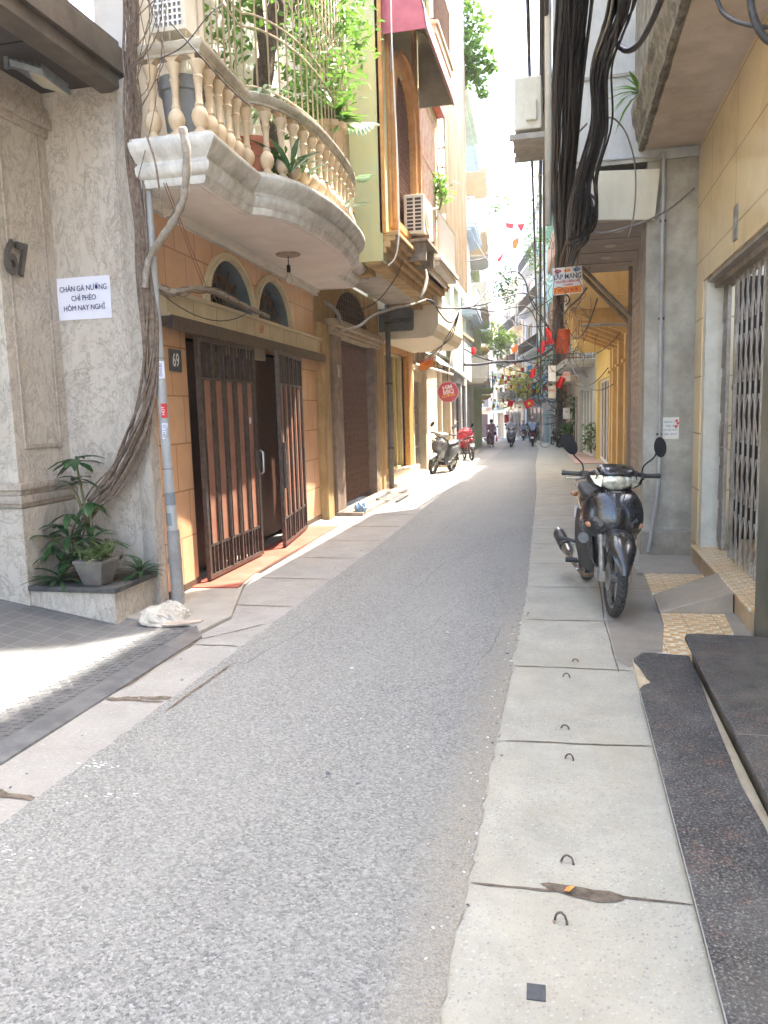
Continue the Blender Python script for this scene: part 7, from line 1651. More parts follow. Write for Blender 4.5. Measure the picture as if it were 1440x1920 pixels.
# ---------------------------------------------------------------- people
def figure(name, joints, edges, mat, parent=None, sub=2):
    """joints: {name:(pos, radius)}; one continuous skinned surface rooted at the first joint"""
    idx = {k: i for i, k in enumerate(joints)}
    me = bpy.data.meshes.new(name); me.from_pydata([joints[k][0] for k in joints], [(idx[a], idx[b]) for a, b in edges], [])
    o = bpy.data.objects.new(name, me); COL.objects.link(o)
    md = o.modifiers.new('skin', 'SKIN'); md.use_smooth_shade = True
    if not me.skin_vertices: bm = bmesh.new(); bm.from_mesh(me); bm.verts.layers.skin.verify(); bm.to_mesh(me); bm.free()
    for k, i in idx.items():
        s_ = me.skin_vertices[0].data[i]; rr = joints[k][1]; s_.radius = (rr, rr) if not isinstance(rr, tuple) else rr; s_.use_root = (i == 0)
    sb = o.modifiers.new('sub', 'SUBSURF'); sb.levels = sub; sb.render_levels = sub
    dg = bpy.context.evaluated_depsgraph_get(); dg.update(); m2 = bpy.data.meshes.new_from_object(o.evaluated_get(dg)); bpy.data.objects.remove(o)
    m2.materials.clear(); m2.materials.append(mat)
    for p in m2.polygons: p.use_smooth = True
    o = bpy.data.objects.new(name, m2); COL.objects.link(o)
    if parent: o.parent = parent
    return o
skin = mt('skin', (.42, .25, .17), (.47, .29, .2), .6, sc=10, space='obj', bp=.02)
def person(label, pose, shirt, trousers, hair, mask=None, long_shirt=False, short_sleeves=True, helmet=None, shoes=None):
    """pose: dict joint -> local position (x right, y forward, z up)"""
    r = empty('person'); tag(r, label, 'person'); P = pose
    rad = dict(pelvis=.125, waist=.115, chest=.135, neck=.052, head=.085, crown=.088, l_sh=.062, r_sh=.062, l_el=.043, r_el=.043, l_wr=.029, r_wr=.029, l_hip=.09, r_hip=.09, l_kn=.06, r_kn=.06, l_an=.042, r_an=.042, l_toe=.032, r_toe=.032, l_pal=.034, r_pal=.034)
    J = {k: (P[k], rad[k]) for k in rad}
    E = [('pelvis', 'waist'), ('waist', 'chest'), ('chest', 'neck'), ('neck', 'head'), ('head', 'crown')]
    for s_ in 'lr': E += [('chest', s_+'_sh'), (s_+'_sh', s_+'_el'), (s_+'_el', s_+'_wr'), (s_+'_wr', s_+'_pal'), ('pelvis', s_+'_hip'), (s_+'_hip', s_+'_kn'), (s_+'_kn', s_+'_an'), (s_+'_an', s_+'_toe')]
    # five fingers on each hand
    for s_ in 'lr':
        pal = Vector(P[s_+'_pal']); wr = Vector(P[s_+'_wr']); d = (pal-wr).normalized(); side = d.cross(Vector((0, 0, 1)));
        if side.length < .2: side = Vector((0, 1, 0))
        side.normalize(); dn = Vector((0, 0, -1)) if abs(d.z) < .8 else Vector((0, .6, -.2))
        for f, (off, L) in enumerate(((-.028, .06), (-.010, .07), (.009, .066), (.026, .052))):
            a = pal+side*off+d*.03; b = a+d*L*.5+dn*L*.15; c = b+d*L*.25+dn*L*.4
            J['%s_f%d' % (s_, f)] = (tuple(a), .009); J['%s_g%d' % (s_, f)] = (tuple(b), .008); J['%s_h%d' % (s_, f)] = (tuple(c), .007)
            E += [(s_+'_pal', '%s_f%d' % (s_, f)), ('%s_f%d' % (s_, f), '%s_g%d' % (s_, f)), ('%s_g%d' % (s_, f), '%s_h%d' % (s_, f))]
        a = pal-side*.035-d*.01; b = a-side*.015+d*.03
        J[s_+'_t0'] = (tuple(a), .011); J[s_+'_t1'] = (tuple(b), .009); E += [(s_+'_pal', s_+'_t0'), (s_+'_t0', s_+'_t1')]
    body = figure('body', J, E, skin, r)
    def garment(name, names, scale, mat, edges, add=0, trim=None):
        JJ = {k: (J[k][0], J[k][1]*scale+add) for k in names}
        if trim:
            for k, (a, b, t) in trim.items(): JJ[k] = (tuple(Vector(J[a][0]).lerp(Vector(J[b][0]), t)), (J[a][1]*(1-t)+J[b][1]*t)*scale+add)
        return figure(name, JJ, edges, mat, r)
    garment('shirt', ['waist', 'pelvis', 'chest', 'l_sh', 'r_sh'], 1.10, shirt, [('waist', 'pelvis'), ('waist', 'chest'), ('chest', 'l_sh'), ('chest', 'r_sh'), ('chest', 'coll'), ('l_sh', 'l_c'), ('r_sh', 'r_c')], .012,
            {'coll': ('chest', 'neck', .8), 'l_c': ('l_sh', 'l_el', .8 if short_sleeves else 1), 'r_c': ('r_sh', 'r_el', .8 if short_sleeves else 1)})
    garment('trousers', ['pelvis', 'l_hip', 'r_hip', 'l_kn', 'r_kn'], 1.08, trousers, [('pelvis', 'l_hip'), ('pelvis', 'r_hip'), ('l_hip', 'l_kn'), ('r_hip', 'r_kn'), ('l_kn', 'l_c'), ('r_kn', 'r_c')], .012, {'l_c': ('l_kn', 'l_an', .88), 'r_c': ('r_kn', 'r_an', .88)})
    hc = Vector(P['head']).lerp(Vector(P['crown']), .6); fwd = Vector(P.get('look', (0, 1, 0))).normalized(); right = fwd.cross(Vector((0, 0, 1))).normalized()
    Mh = Matrix((right, fwd, right.cross(fwd))).transposed().to_4x4(); Mh.translation = hc
    def onhead(mb, name, mat, **k): mb.v = [tuple(Mh @ Vector(v)) for v in mb.v]; return mb.build(name, mat, r, smooth=True, **k)
    m = MB(); m.ball((0, .015, -.005), .10, 18, 12, (.82, .95, 1.15)); m.ball((0, .115, -.015), .018, 8, 6, (.8, 1, 1.3))
    for s_ in (-1, 1): m.ball((s_*.083, .0, -.01), .022, 8, 6, (.4, .8, 1.3))
    onhead(m, 'face', skin)
    m = MB()
    for s_ in (-1, 1): m.ball((s_*.032, .098, .012), .011, 8, 6, (1.2, .6, .7))
    onhead(m, 'eyes', black)
    m = MB(); m.box(-.022, .022, .098, .107, -.058, -.05); onhead(m, 'mouth', mt('lips', (.3, .11, .09), space='obj'))
    m = MB(); n = 18
    if helmet: m.lathe([(.001, .135), (.06, .125), (.10, .09), (.122, .03), (.125, -.03), (.115, -.035)], (0, -.005, .0), n); onhead(m, 'helmet', helmet)
    else: m.lathe([(.001, .122), (.05, .115), (.086, .08), (.096, .03), (.092, -.03), (.08, -.06), (.05, -.07)], (0, -.022, .0), n); onhead(m, 'hair', hair)
    if mask: m = MB(); m.ball((0, .045, -.045), .082, 14, 8, (.85, .85, .75)); onhead(m, 'face_mask', mask)
    for s_ in 'lr':
        m = MB(); a = Vector(P[s_+'_an']); t = Vector(P[s_+'_toe']); d = (t-a); d.z = 0; d.normalize()
        rg = []
        side = Vector((d.y, -d.x, 0))
        for q, w_, h_ in ((-.06, .03, .05), (-.02, .042, .07), (.06, .045, .05), (.14, .045, .035), (.18, .025, .02)):
            c = Vector((a.x, a.y, t.z-.03))+d*q; rg.append([tuple(c+side*w_*math.cos(2*PI*j/10)+Vector((0, 0, h_/2+h_/2*math.sin(2*PI*j/10)))) for j in range(10)])
        loft(m, rg); m.build('shoe', shoes or plast, r, smooth=True)
    return r
def seated(seat=.80, ey=-.1, hands=(.30, .22, 1.05), lean=.08, foot=(.14, .12, .34), kn=(.20, .28, .66)):
    P = dict(pelvis=(0, ey-.12, seat+.10), waist=(0, ey-.11+lean*.4, seat+.28), chest=(0, ey-.09+lean, seat+.46), neck=(0, ey-.07+lean*1.2, seat+.61), head=(0, ey-.05+lean*1.3, seat+.70), crown=(0, ey-.05+lean*1.3, seat+.80))
    for s_, k in (('l', -1), ('r', 1)):
        P[s_+'_sh'] = (k*.185, ey-.08+lean, seat+.53); P[s_+'_el'] = (k*.26, ey+.05+lean, seat+.30); h = (k*hands[0], hands[1]-.06, hands[2]); P[s_+'_wr'] = h; P[s_+'_pal'] = (k*hands[0], hands[1]-.01, hands[2]+.015)
        P[s_+'_hip'] = (k*.10, ey-.08, seat+.07); P[s_+'_kn'] = (k*kn[0], kn[1], kn[2]); P[s_+'_an'] = (k*foot[0], foot[1], foot[2]); P[s_+'_toe'] = (k*foot[0], foot[1]+.12, foot[2]-.04)
    return P
whiteT = mt('white_shirt', (.68, .68, .7), (.74, .74, .76), .85, space='obj'); blueT = mt('light_blue_shirt', (.30, .42, .62), (.36, .48, .68), .85, space='obj')
khaki = mt('khaki', (.28, .24, .17), (.33, .29, .21), .9, space='obj'); darkT = mt('dark_trousers', (.03, .032, .04), (.05, .05, .06), .9, space='obj'); hairm = mt('black_hair', (.015, .013, .012), (.03, .026, .024), .6, space='obj', bp=.3)
def ride(bike, p, front, heading, fw):
    place(bike, front, heading, 0, fw); p.location = bike.location; p.rotation_euler = bike.rotation_euler
S1 = scooter('motor_scooter', paint('pearl_black', (.05, .05, .055), .2, (.1, .1, .1)), paint('pearl_grey', (.16, .16, .17), .25)); tag(S1, 'dark scooter with twin lamps ridden towards the camera', 'scooter')
p1 = person('person in a white T-shirt and sunglasses riding the dark scooter towards the camera', seated(.79, -.15, (.30, .20, 1.06), .06, (.14, .14, .40), (.21, .25, .70)), whiteT, khaki, hairm, helmet=None, mask=mt('mask_pale', (.5, .45, .42), space='obj'))
m = MB(); 
ride(S1, p1, (-2.93, 43.4), (.02, -1), .63)
S2 = scooter('motor_scooter', blackp, paint('maroon_black', (.06, .01, .012), .25, (.1, .03, .03))); tag(S2, 'black scooter with a red tail lamp ridden away from the camera', 'scooter')
p2 = person('person in a light blue shirt and pink cap riding the black scooter away', seated(.79, -.15, (.30, .20, 1.06), .04, (.14, .14, .40), (.21, .25, .70)), blueT, darkT, hairm, helmet=mt('pinkish_cap', (.55, .36, .32), (.6, .42, .38), .6, space='obj'))
ride(S2, p2, (-1.82, 45.6), (-.02, 1), .63)
flor = mt('plum_floral', (.20, .06, .10), (.42, .24, .26), .85, sc=34, space='obj', lo=.45, hi=.55)
W = dict(pelvis=(0, 0, .86), waist=(0, .01, 1.0), chest=(0, .02, 1.18), neck=(0, .03, 1.33), head=(0, .05, 1.41), crown=(0, .06, 1.50),
         l_sh=(-.165, .02, 1.24), l_el=(-.22, .0, 1.0), l_wr=(-.23, .06, .80), l_pal=(-.23, .08, .73), r_sh=(.165, .02, 1.24), r_el=(.23, -.01, 1.0), r_wr=(.26, .05, .80), r_pal=(.265, .07, .73),
         l_hip=(-.09, 0, .80), l_kn=(-.10, .10, .45), l_an=(-.09, .02, .09), l_toe=(-.09, .15, .05), r_hip=(.09, 0, .80), r_kn=(.10, .02, .44), r_an=(.09, -.18, .11), r_toe=(.09, -.06, .05))
p3 = person('person walking away on the left in plum floral clothes carrying a red bag', W, flor, flor, hairm, short_sleeves=False); p3.location = (-4.05, 44.0, gz(44)); p3.rotation_euler = (0, 0, .1)
m = MB(); m.hexa([(-.05, -.12, 0), (.05, -.12, 0), (.05, .12, 0), (-.05, .12, 0), (-.03, -.14, .28), (.03, -.14, .28), (.03, .14, .28), (-.03, .14, .28)]); m.tube([(0, -.1, .28), (0, -.02, .40), (0, .02, .40), (0, .1, .28)], .008, 5)
o = m.build('shopping_bag', mt('bag_red', (.55, .05, .04), (.6, .1, .07), .6, space='obj'), loc=(-3.77, 44.1, gz(44)+.33)); tag(o, 'red shopping bag hanging from the hand of the walking person', 'bag')
# bag strap / dark shoulder bag
m = MB(); m.ball((0, 0, 0), .12, 12, 8, (.9, .5, .8)); m.tube([(-.02, 0, .05), (-.16, .02, .50)], .01, 5); o = m.build('shoulder_bag', plast, loc=(-3.86, 44.0, gz(44)+.78)); tag(o, 'dark shoulder bag at the hip of the walking person', 'bag')
# far parked bikes, small in the picture
def far_bike(proto, x, y, hd, lab, lean=-.1):
    c = copy_tree(proto); place(c, (x, y), hd, lean); tag(c, lab, 'motorbike', 'motorbikes parked far down the street'); return c
far_bike(B1, -.30, 41.5, (-.5, -1), 'black motorbike parked at the foot of the cable pole'); far_bike(B1, -.75, 47.5, (-.4, -1), 'black motorbike parked just beyond the cable pole')
far_bike(B3, -4.6, 50.0, (.3, -1), 'red motorbike parked far on the left behind the walking person'); far_bike(B1, -1.4, 55.0, (-.6, -1), 'black motorbike parked on the right near the bend')
far_bike(B1, -1.7, 58.5, (-.6, -1), 'black motorbike parked last in the row before the bend')
p4 = copy_tree(p2); p4.location = (-3.2, 62, gz(62)-.05); tag(p4, 'tiny person in blue in the far distance at the bend', 'person'); s4 = copy_tree(S1); s4.location = p4.location; s4.rotation_euler = p4.rotation_euler; tag(s4, 'tiny dark scooter far away under the distant person in blue', 'scooter')
# ---------------------------------------------------------------- cables, pole, signs, flags
random.seed(40)
# utility pole with meter boxes
pl_ = empty('utility_pole', (-.25, 43, gz(43)), 0, 'old concrete utility pole buried in black cables far down on the right', 'utility pole')
pm = mt('pole_concrete', (.28, .26, .23), (.36, .34, .3), .9, sc=4, bp=.3, dirt=.5)
part(MB().tube([(-.28, 43, gz(43)-.1), (-.28, 43, 7.5)], [.17, .13], 12), 'pole', pm, pl_, smooth=True)
for k in range(22):
    z = random.uniform(.0, 7); a = random.uniform(0, 6); P = [(-.28+.2*math.cos(a+i*.25), 43+.2*math.sin(a+i*.25), z-.5+i*.35-.6) for i in range(9)]; part(MB().tube(smoothpath(P, 3), .03, 5), 'cable', cable_m, pl_, smooth=True)
boxm = mt('meter_box', (.32, .33, .33), (.42, .42, .41), .6, sc=4, dirt=.4)
for i, (x, y, z, s_) in enumerate([(-.55, 42.7, .85, .3), (.0, 42.6, 1.2, .28), (-.55, 42.7, 1.6, .32), (-.02, 42.6, 2.0, .3), (-.5, 42.7, 2.4, .28), (-.9, 42.8, 1.9, .25), (.25, 42.7, 1.7, .24)]):
    m = MB(); m.box(x-s_*.5, x+s_*.5, y-.12, y+.1, z-s_*.7, z+s_*.7); m.box(x-s_*.35, x+s_*.35, y-.14, y-.12, z-s_*.2, z+s_*.5); part(m, 'meter_box', boxm, pl_, bevel=.02)
for i, (x, z) in enumerate([(-.28, 3.2), (-.25, 4.5)]): m = MB(); m.box(x-.7, x+.7, 42.9, 43.0, z, z+.08); part(m, 'cross_arm', iron, pl_)
# trunk of black cables: each path given as street points (x, y, z)
def bundle(name, label, path, n, rad, r, mat, seed=1, cat='cable bundle', k=6, spread_end=None, wob=.25):
    random.seed(seed); root = empty(name, path[0], 0, label, cat); P0 = [Vector(p) for p in path]; N = len(P0)
    for i in range(n):
        a = random.uniform(0, 2*PI); q = rad*math.sqrt(random.random()); pts = []
        for j, p in enumerate(P0):
            a += random.uniform(-wob, wob); f = spread_end[j] if spread_end else 1
            pts.append(p+Vector((math.cos(a)*q*f, random.uniform(-.02, .02), math.sin(a)*q*f)))
        attach(MB().tube(smoothpath(pts, k), r*random.choice((.45, .6, .8, 1, 1, 1.5)), 5).build('cable', cable_g if random.random() < .07 and mat == cable_m else mat, smooth=True), root)
    return root
def px(x, y, Y): return tuple(D(x, y, Y))
# main bundle A (upper left one, runs from the pole towards and over the camera)
A_path = [px(1048, 690, 36), px(1046, 600, 20), px(1048, 540, 14), px(1056, 470, 10.2), px(1054, 380, 8.0), px(1060, 260, 6.6), px(1067, 130, 5.6), px(1078, 0, 4.9), px(1088, -200, 4.1)]
bundle('cable_bundle', 'thickest trunk of black cables sweeping up beside the sky in front of the grey house', A_path, 78, .095, .0068, cable_m, 5, spread_end=[1.6, 1.2, 1.0, 1.0, 1.05, 1.1, 1.1, 1.1, 1.2], wob=.5)
B_path = [px(1060, 520, 12.5), px(1075, 470, 9.0), px(1090, 410, 7.0), px(1100, 330, 6.1), px(1128, 230, 5.5), px(1128, 130, 5.1), px(1150, 60, 4.7), px(1168, 0, 4.4), px(1200, -220, 3.7)]
bundle('cable_bundle', 'second trunk of black cables to the right, crossing before the grey wall and canopy', B_path, 52, .062, .0066, cable_m, 8, spread_end=[1, 1, 2.0, 1.3, 1.1, 1, 1, 1.1, 1.1], wob=.5)
# looser lower trunk wrapped with twigs
L_path = [px(1050, 822, 42.5), px(1052, 760, 40), px(1050, 690, 34), px(1045, 630, 24), px(1048, 560, 15), px(1062, 500, 10.8), px(1080, 440, 8.6), px(1094, 400, 7.6)]
bundle('cable_bundle', 'ragged lower trunk of cables and dry vines hanging behind the internet sign', L_path, 22, .10, .013, vine_m, 9, wob=.7, spread_end=[3, 2.6, 2.2, 1.7, 1.2, 1, .7, .5])
random.seed(15)
lp = empty('cable_loops', px(1090, 410, 7.2), 0, 'cluster of hanging black cable loops where the two trunks meet', 'cable loops')
for k in range(20):
    x0 = 1078+random.uniform(-6, 22); w_ = random.uniform(5, 24); y0 = 360+random.uniform(-10, 20); y1 = 410+random.uniform(0, 45); Y = 7.1+random.uniform(-.2, .3)
    part(MB().tube(smoothpath([px(x0, y0, Y), px(x0+w_*.8, y0+20, Y), px(x0+w_, (y0+y1)/2+10, Y-.05), px(x0+w_*.6, y1, Y), px(x0-8, y1+12, Y+.1)], 5), .010, 6), 'loop', cable_m, lp, smooth=True)
tw = empty('dry_twigs', px(1075, 480, 9), 0, 'tangle of thin dry twigs and wires wound round the cable trunks', 'twigs')
for k in range(60):
    a = px(1062+random.gauss(0, 18), random.uniform(380, 700), 8.6+random.uniform(0, 3)); v = Vector(a); pts = [v]
    for j in range(5): v = v+Vector((random.gauss(0, .05), random.gauss(0, .05), random.gauss(.03, .10))); pts.append(v.copy())
    part(MB().tube(smoothpath(pts, 3), .0035, 4), 'twig', vine_m, tw)
# single lines: (label, points, radius, material)
def line(name, label, pts, r, mat=cable_m, cat='cable', k=7, group=None):
    P = smoothpath(pts, k); o = MB().tube(P, r, 6).build(name, mat, smooth=True); origin_to(o, P[0]); tag(o, label, cat, group); return o
line('cable', 'thin black cable rising against the open sky behind the air conditioner, left of its pair', [px(1009, 700, 30), px(1003, 480, 17), px(996, 250, 11.5), px(991, 60, 8.8), px(987, -120, 7)], .02)
line('cable', 'thick dark cable rising against the sky close to the grey house wall', [px(1014, 720, 30), px(1013, 480, 17), px(1014, 260, 11.6), px(1016, 60, 8.8), px(1018, -120, 7)], .028)
line('cable', 'dark cable between the sky and the grey house, touching its cream pipe', [px(1022, 650, 26), px(1020, 430, 14), px(1021, 260, 10.8), px(1024, 90, 8.8), px(1026, -120, 7)], .022)
line('cable', 'heavy black cable looping from the second trunk across to the mossy slab', [px(1150, 75, 4.9), px(1163, 88, 4.9), px(1178, 95, 4.8), px(1198, 82, 4.7), px(1218, 50, 4.5), px(1243, -10, 4.2), px(1255, -60, 4)], .017)
line('cable', 'black cable loop crossing the top right corner under the slab', [px(1340, -20, 3.2), px(1352, 18, 3.2), px(1375, 38, 3.15), px(1410, 48, 3.1), px(1450, 52, 3.1)], .008)
line('cable', 'thicker black cable curling down at the very top right corner', [px(1409, -20, 3.0), px(1408, 10, 3.0), px(1418, 45, 3.0), px(1436, 72, 3.0), px(1460, 85, 3.0)], .013)
line('cable', 'thin grey cable arching from the trunk over the cream canopy and down', [px(1138, 220, 6.5), px(1155, 225, 7.0), px(1175, 252, 7.3), px(1189, 300, 7.5), px(1192, 350, 7.6), px(1188, 405, 7.7), px(1178, 445, 7.7)], .007, cable_g)
line('cable', 'thin cable strung from the yellow house corner down past the canopy to the trunk', [px(1302, 353, 7.95), px(1260, 388, 7.9), px(1222, 410, 7.8), px(1180, 425, 7.7), px(1130, 437, 7.6), px(1095, 428, 7.6)], .010, cable_g)
line('cable', 'pale cable sagging leftwards from the trunk towards the trailing vine', [px(1100, 232, 7.0), px(1075, 260, 8.0), px(1045, 300, 10), px(1020, 325, 12), px(995, 333, 13)], .009, cable_g)
line('cable', 'black cable hooking under the internet sign towards the ochre house', [px(1100, 540, 9.6), px(1085, 560, 10.0), px(1068, 575, 10.4), px(1055, 588, 11), px(1052, 570, 11)], .013)
line('cable', 'small black hook of cable just below the internet sign', [px(1058, 551, 10.4), px(1066, 556, 10.4), px(1067, 566, 10.4), px(1060, 572, 10.4)], .010)
# cables across the lane on the left
hubp = px(862, 578, 14.2)
line('cable', 'high arch of black cable rising over the lane from the junction to the right', [hubp, px(890, 572, 15), px(915, 543, 16), px(945, 514, 17.5), px(970, 510, 19), px(986, 530, 20), px(993, 560, 21), px(1010, 590, 22), px(1032, 620, 23)], .018)
line('cable', 'middle cable bowing across the lane below the high arch', [hubp, px(905, 571, 15.5), px(940, 560, 17), px(975, 550, 18.5), px(992, 555, 20), px(1008, 580, 21), px(1030, 615, 23)], .016)
line('cable', 'lowest of the three arching cables across the lane', [hubp, px(900, 580, 15.5), px(930, 584, 16.5), px(960, 577, 18), px(985, 575, 19), px(1000, 590, 20.5), px(1015, 630, 22)], .015)
line('cable', 'cable running left from the junction to the ledge under the air conditioner', [hubp, px(850, 578, 13.8), px(825, 577, 13), px(808, 566, 12.4), px(800, 562, 12.0)], .014)
line('cable', 'cable drooping from the junction in a loop beside the cream canopy box', [px(800, 562, 12.0), px(812, 566, 12.3), px(824, 586, 12.8), px(838, 602, 13.4), px(850, 602, 13.8), hubp], .014)
for i, (x, lb) in enumerate(((788, 'thin cable falling from the junction to the green awning'), (802, 'thin cable falling from the junction to the small hanging placard'), (818, 'faint thin cable falling from the junction near the pale green wall'))):
    line('cable', lb, [hubp, px(855-i*2, 608, 14.6), px(840-i*3, 640, 16), px(x, 672, 18)], .010)
line('cable', 'heavy sagging bunch of cables crossing the lane low in the distance', [px(872, 684, 26), px(900, 683, 27), px(935, 678, 29), px(975, 677, 31), px(1010, 668, 33), px(1040, 648, 35)], .05)
line('cable', 'second sagging cable crossing the lane low in the distance', [px(872, 655, 26), px(905, 672, 28), px(950, 679, 30), px(1000, 674, 33), px(1035, 655, 35)], .028)
line('cable', 'thin bunting line crossing high above the lane', [px(790, 505, 20), px(840, 496, 24), px(900, 486, 28), px(950, 473, 32), px(985, 472, 36), px(1010, 500, 38)], .016)
line('cable', 'fine diagonal line rising to the bunting flags', [px(800, 520, 20), px(870, 510, 25), px(930, 500, 30), px(950, 462, 33)], .008, cable_g)
line('cable', 'taped old cable sweeping from under the balcony to the ochre overhang', [px(640, 620, 10.2), px(672, 612, 10.3), px(700, 592, 10.8), px(740, 577, 11.6), px(770, 572, 12.2), px(800, 562, 12.6)], .022, branch_m)
line('cable', 'grey conduit bending from the ochre overhang down the ledge', [px(795, 500, 12.6), px(800, 520, 12.5), px(795, 545, 12.3), px(786, 560, 12.2)], .03, branch_m)
line('cable', 'curved grey pipe crossing the dark fanlight of the ochre house', [px(605, 565, 10.9), px(622, 575, 10.9), px(634, 590, 10.9), px(638, 610, 10.9)], .03, pvc)
line('cable', 'thin black cable draped from the ochre overhang lamp to the shop sign', [px(640, 590, 10.6), px(700, 570, 11), px(742, 520, 11.2), px(760, 470, 11.4)], .006)
line('cable', 'pale vertical wire hanging down the corner of the lime-yellow wall', [px(733, -20, 10.35), px(735, 80, 10.35), px(745, 300, 10.35), px(748, 430, 10.35), px(742, 480, 10.35), px(728, 498, 10.35)], .010, whiteW)
line('cable', 'ribbed white conduit down the orange trim of the arched window', [px(732, 40, 10.9), px(729, 160, 10.9), px(733, 300, 10.9), px(741, 400, 10.9)], .035, whiteW)
line('cable', 'black wire strung from the vine past the near balcony corner to the grille', [px(300, 110, 5.0), px(345, 85, 5.0), px(390, 30, 5.1), px(420, 5, 5.2)], .004)
line('cable', 'black wire slanting down along the curved balcony railing', [px(318, 40, 5.0), px(380, 110, 5.2), px(430, 165, 5.6), px(470, 200, 6.0)], .005)
random.seed(71)
for i, (a, b, lb) in enumerate([((1036, 640, 24), (960, 600, 30), 'wire fanning out leftwards from the cable trunk, uppermost'), ((1036, 655, 24), (950, 640, 32), 'wire fanning out leftwards from the cable trunk, in the middle'), ((1036, 680, 26), (940, 700, 36), 'wire fanning out leftwards from the cable trunk, lowest'), ((1060, 640, 22), (1180, 600, 15), 'wire crossing in front of the ochre balcony'), ((1055, 690, 26), (1140, 690, 18), 'wire crossing below the ochre balcony'), ((880, 600, 24), (1000, 640, 34), 'faint wire slung across the pale facades'), ((872, 640, 26), (1030, 690, 32), 'wire from the hoarding end down to the pole cards'), ((880, 520, 24), (1030, 610, 22), 'wire dropping steeply from the left facade to the trunk'), ((870, 560, 25), (1035, 560, 20), 'nearly level wire just above the junction cables'), ((900, 640, 34), (1035, 700, 30), 'low wire above the paper streamers'), ((905, 700, 40), (1040, 740, 38), 'lowest wire behind the paper streamers'), ((1060, 600, 18), (1120, 560, 13), 'short wire from the trunk to the ochre balcony corner'), ((1060, 660, 24), (1150, 720, 17), 'wire slanting down to the ochre pilasters'), ((890, 450, 30), (1025, 560, 24), 'long wire from the blue house down to the trunk')]):
    line('wire', lb, sag(D(*a), D(*b), .5, 6), .012, cat='wire')
# tangle round the pole head
tg = empty('cable_tangle', px(1040, 720, 40), 0, 'snarl of black wires around the far pole head', 'cable tangle')
random.seed(90)
for k in range(46):
    c = Vector(px(1038+random.gauss(0, 18), 715+random.gauss(0, 40), 40)); R_ = random.uniform(.25, 1.0); a = random.uniform(0, 6)
    part(MB().tube(smoothpath([c+Vector((R_*math.cos(a+j*.8), random.uniform(-.2, .2), R_*.8*math.sin(a+j*.8))) for j in range(5)], 4), random.uniform(.012, .028), 5), 'wire', cable_m, tg)
# internet advert sign
iq = D(1064, 526, 9.8); ia = empty('advert_sign', tuple(iq), 0, 'white LẮP MẠNG advert sign with an orange band tied to the cable trunk', 'advert sign')
Rv = Vector((.985, .12, .06)).normalized(); Uv = Vector((-.03, 0, 1)).normalized(); Bs = basis(iq, Rv, Uv)
m = MB(); m.box(-.175, .175, -.158, .158, -.004, .004); m.v = [tuple(Bs @ Vector(v)) for v in m.v]; part(m, 'board', white, ia)
m = MB(); m.box(-.165, .165, -.150, -.070, .0042, .006); m.v = [tuple(Bs @ Vector(v)) for v in m.v]; part(m, 'number_band', orange, ia)
for nm, s_, sz, y, col_, sx in (('lettering', 'LẮP MẠNG', .082, .045, ink, .82), ('lettering', 'TRUYỀN HÌNH HD', .036, -.012, inkred, .95), ('lettering', '+ CAMERA', .026, -.050, inkred, 1), ('number', '0972 53 58 58', .052, -.112, inkred, .78)):
    attach(text_mesh(nm, s_, col_, None, Bs @ Matrix.Translation((0, y, .0065)), sz, .001, bold=.001, sx=sx), ia)
for x, c, s_ in ((-.11, inkred, 'FPT'), (0, orange, 'TV'), (.11, mt('logo_blue', (.05, .2, .5)), 'NET')):
    m = MB(); m.lathe([(.001, .005), (.04, .005), (.04, .007), (.001, .007)], (0, 0, 0), 18); m.v = [tuple(Bs @ Vector((x+v[0], .118+v[1]*.5, v[2]))) for v in m.v]; part(m, 'logo', c, ia)
    attach(text_mesh('logo_text', {'FPT': 'NET', 'TV': 'TV', 'NET': 'WIFI'}[s_], white, None, Bs @ Matrix.Translation((x, .118, .0078)), .024, .0005), ia)
# Vietnamese flags and red pennants
def star_pts(r): return [(r*(1 if k % 2 == 0 else .4)*math.sin(PI*k/5), r*(1 if k % 2 == 0 else .4)*math.cos(PI*k/5)) for k in range(10)]
def flag(pxy, Y, w_, h_, tilt, label, star=True, fold=.08, name='flag', yaw=0, group='red flags above the lane', mat=None):
    c = D(pxy[0], pxy[1], Y); r = empty(name, tuple(c), 0, label, 'flag', group); M_ = Matrix.Translation(c) @ Matrix.Rotation(yaw, 4, 'Z') @ Matrix.Rotation(tilt, 4, 'Y') @ Matrix.Rotation(PI/2, 4, 'X')
    f = lambda x, y: fold*math.sin(x/w_*7+y/h_*3)*.5
    m = MB()
    for side in (0, .006): m.grid([[tuple(M_ @ Vector((-w_/2+w_*i/10, -h_/2+h_*j/6, f(-w_/2+w_*i/10, -h_/2+h_*j/6)+side))) for i in range(11)] for j in range(7)])
    part(m, 'cloth', mat or redflag, r, recalc=False, smooth=True)
    if star:
        m = MB(); P = star_pts(h_*.3); cpt = (0, 0)
        for side in (-.012, .018):
            for k in range(10): a, b = P[k], P[(k+1) % 10]; m.face([tuple(M_ @ Vector((x, y, f(x, y)+side))) for x, y in (cpt, a, b)])
        part(m, 'star', yel, r, recalc=False)
    return r
def pennant(pts, Y, label, mat=redflag, name='pennant'):
    P = [D(x, y, Y) for x, y in pts]; m = MB(); m.face([tuple(p) for p in P]); m.face([tuple(p+Vector((0, .01, 0))) for p in P]); n = len(P)
    for k in range(n): a, b = P[k], P[(k+1) % n]; m.face([tuple(a), tuple(b), tuple(b+Vector((0, .01, 0))), tuple(a+Vector((0, .01, 0)))])
    o = m.build(name, mat); origin_to(o, P[0]); tag(o, label, 'pennant', 'bunting pennants over the lane'); return o
pennant([(947, 417), (963, 419), (962, 430), (949, 427)], 33, 'small dark red pennant at the left end of the high bunting line')
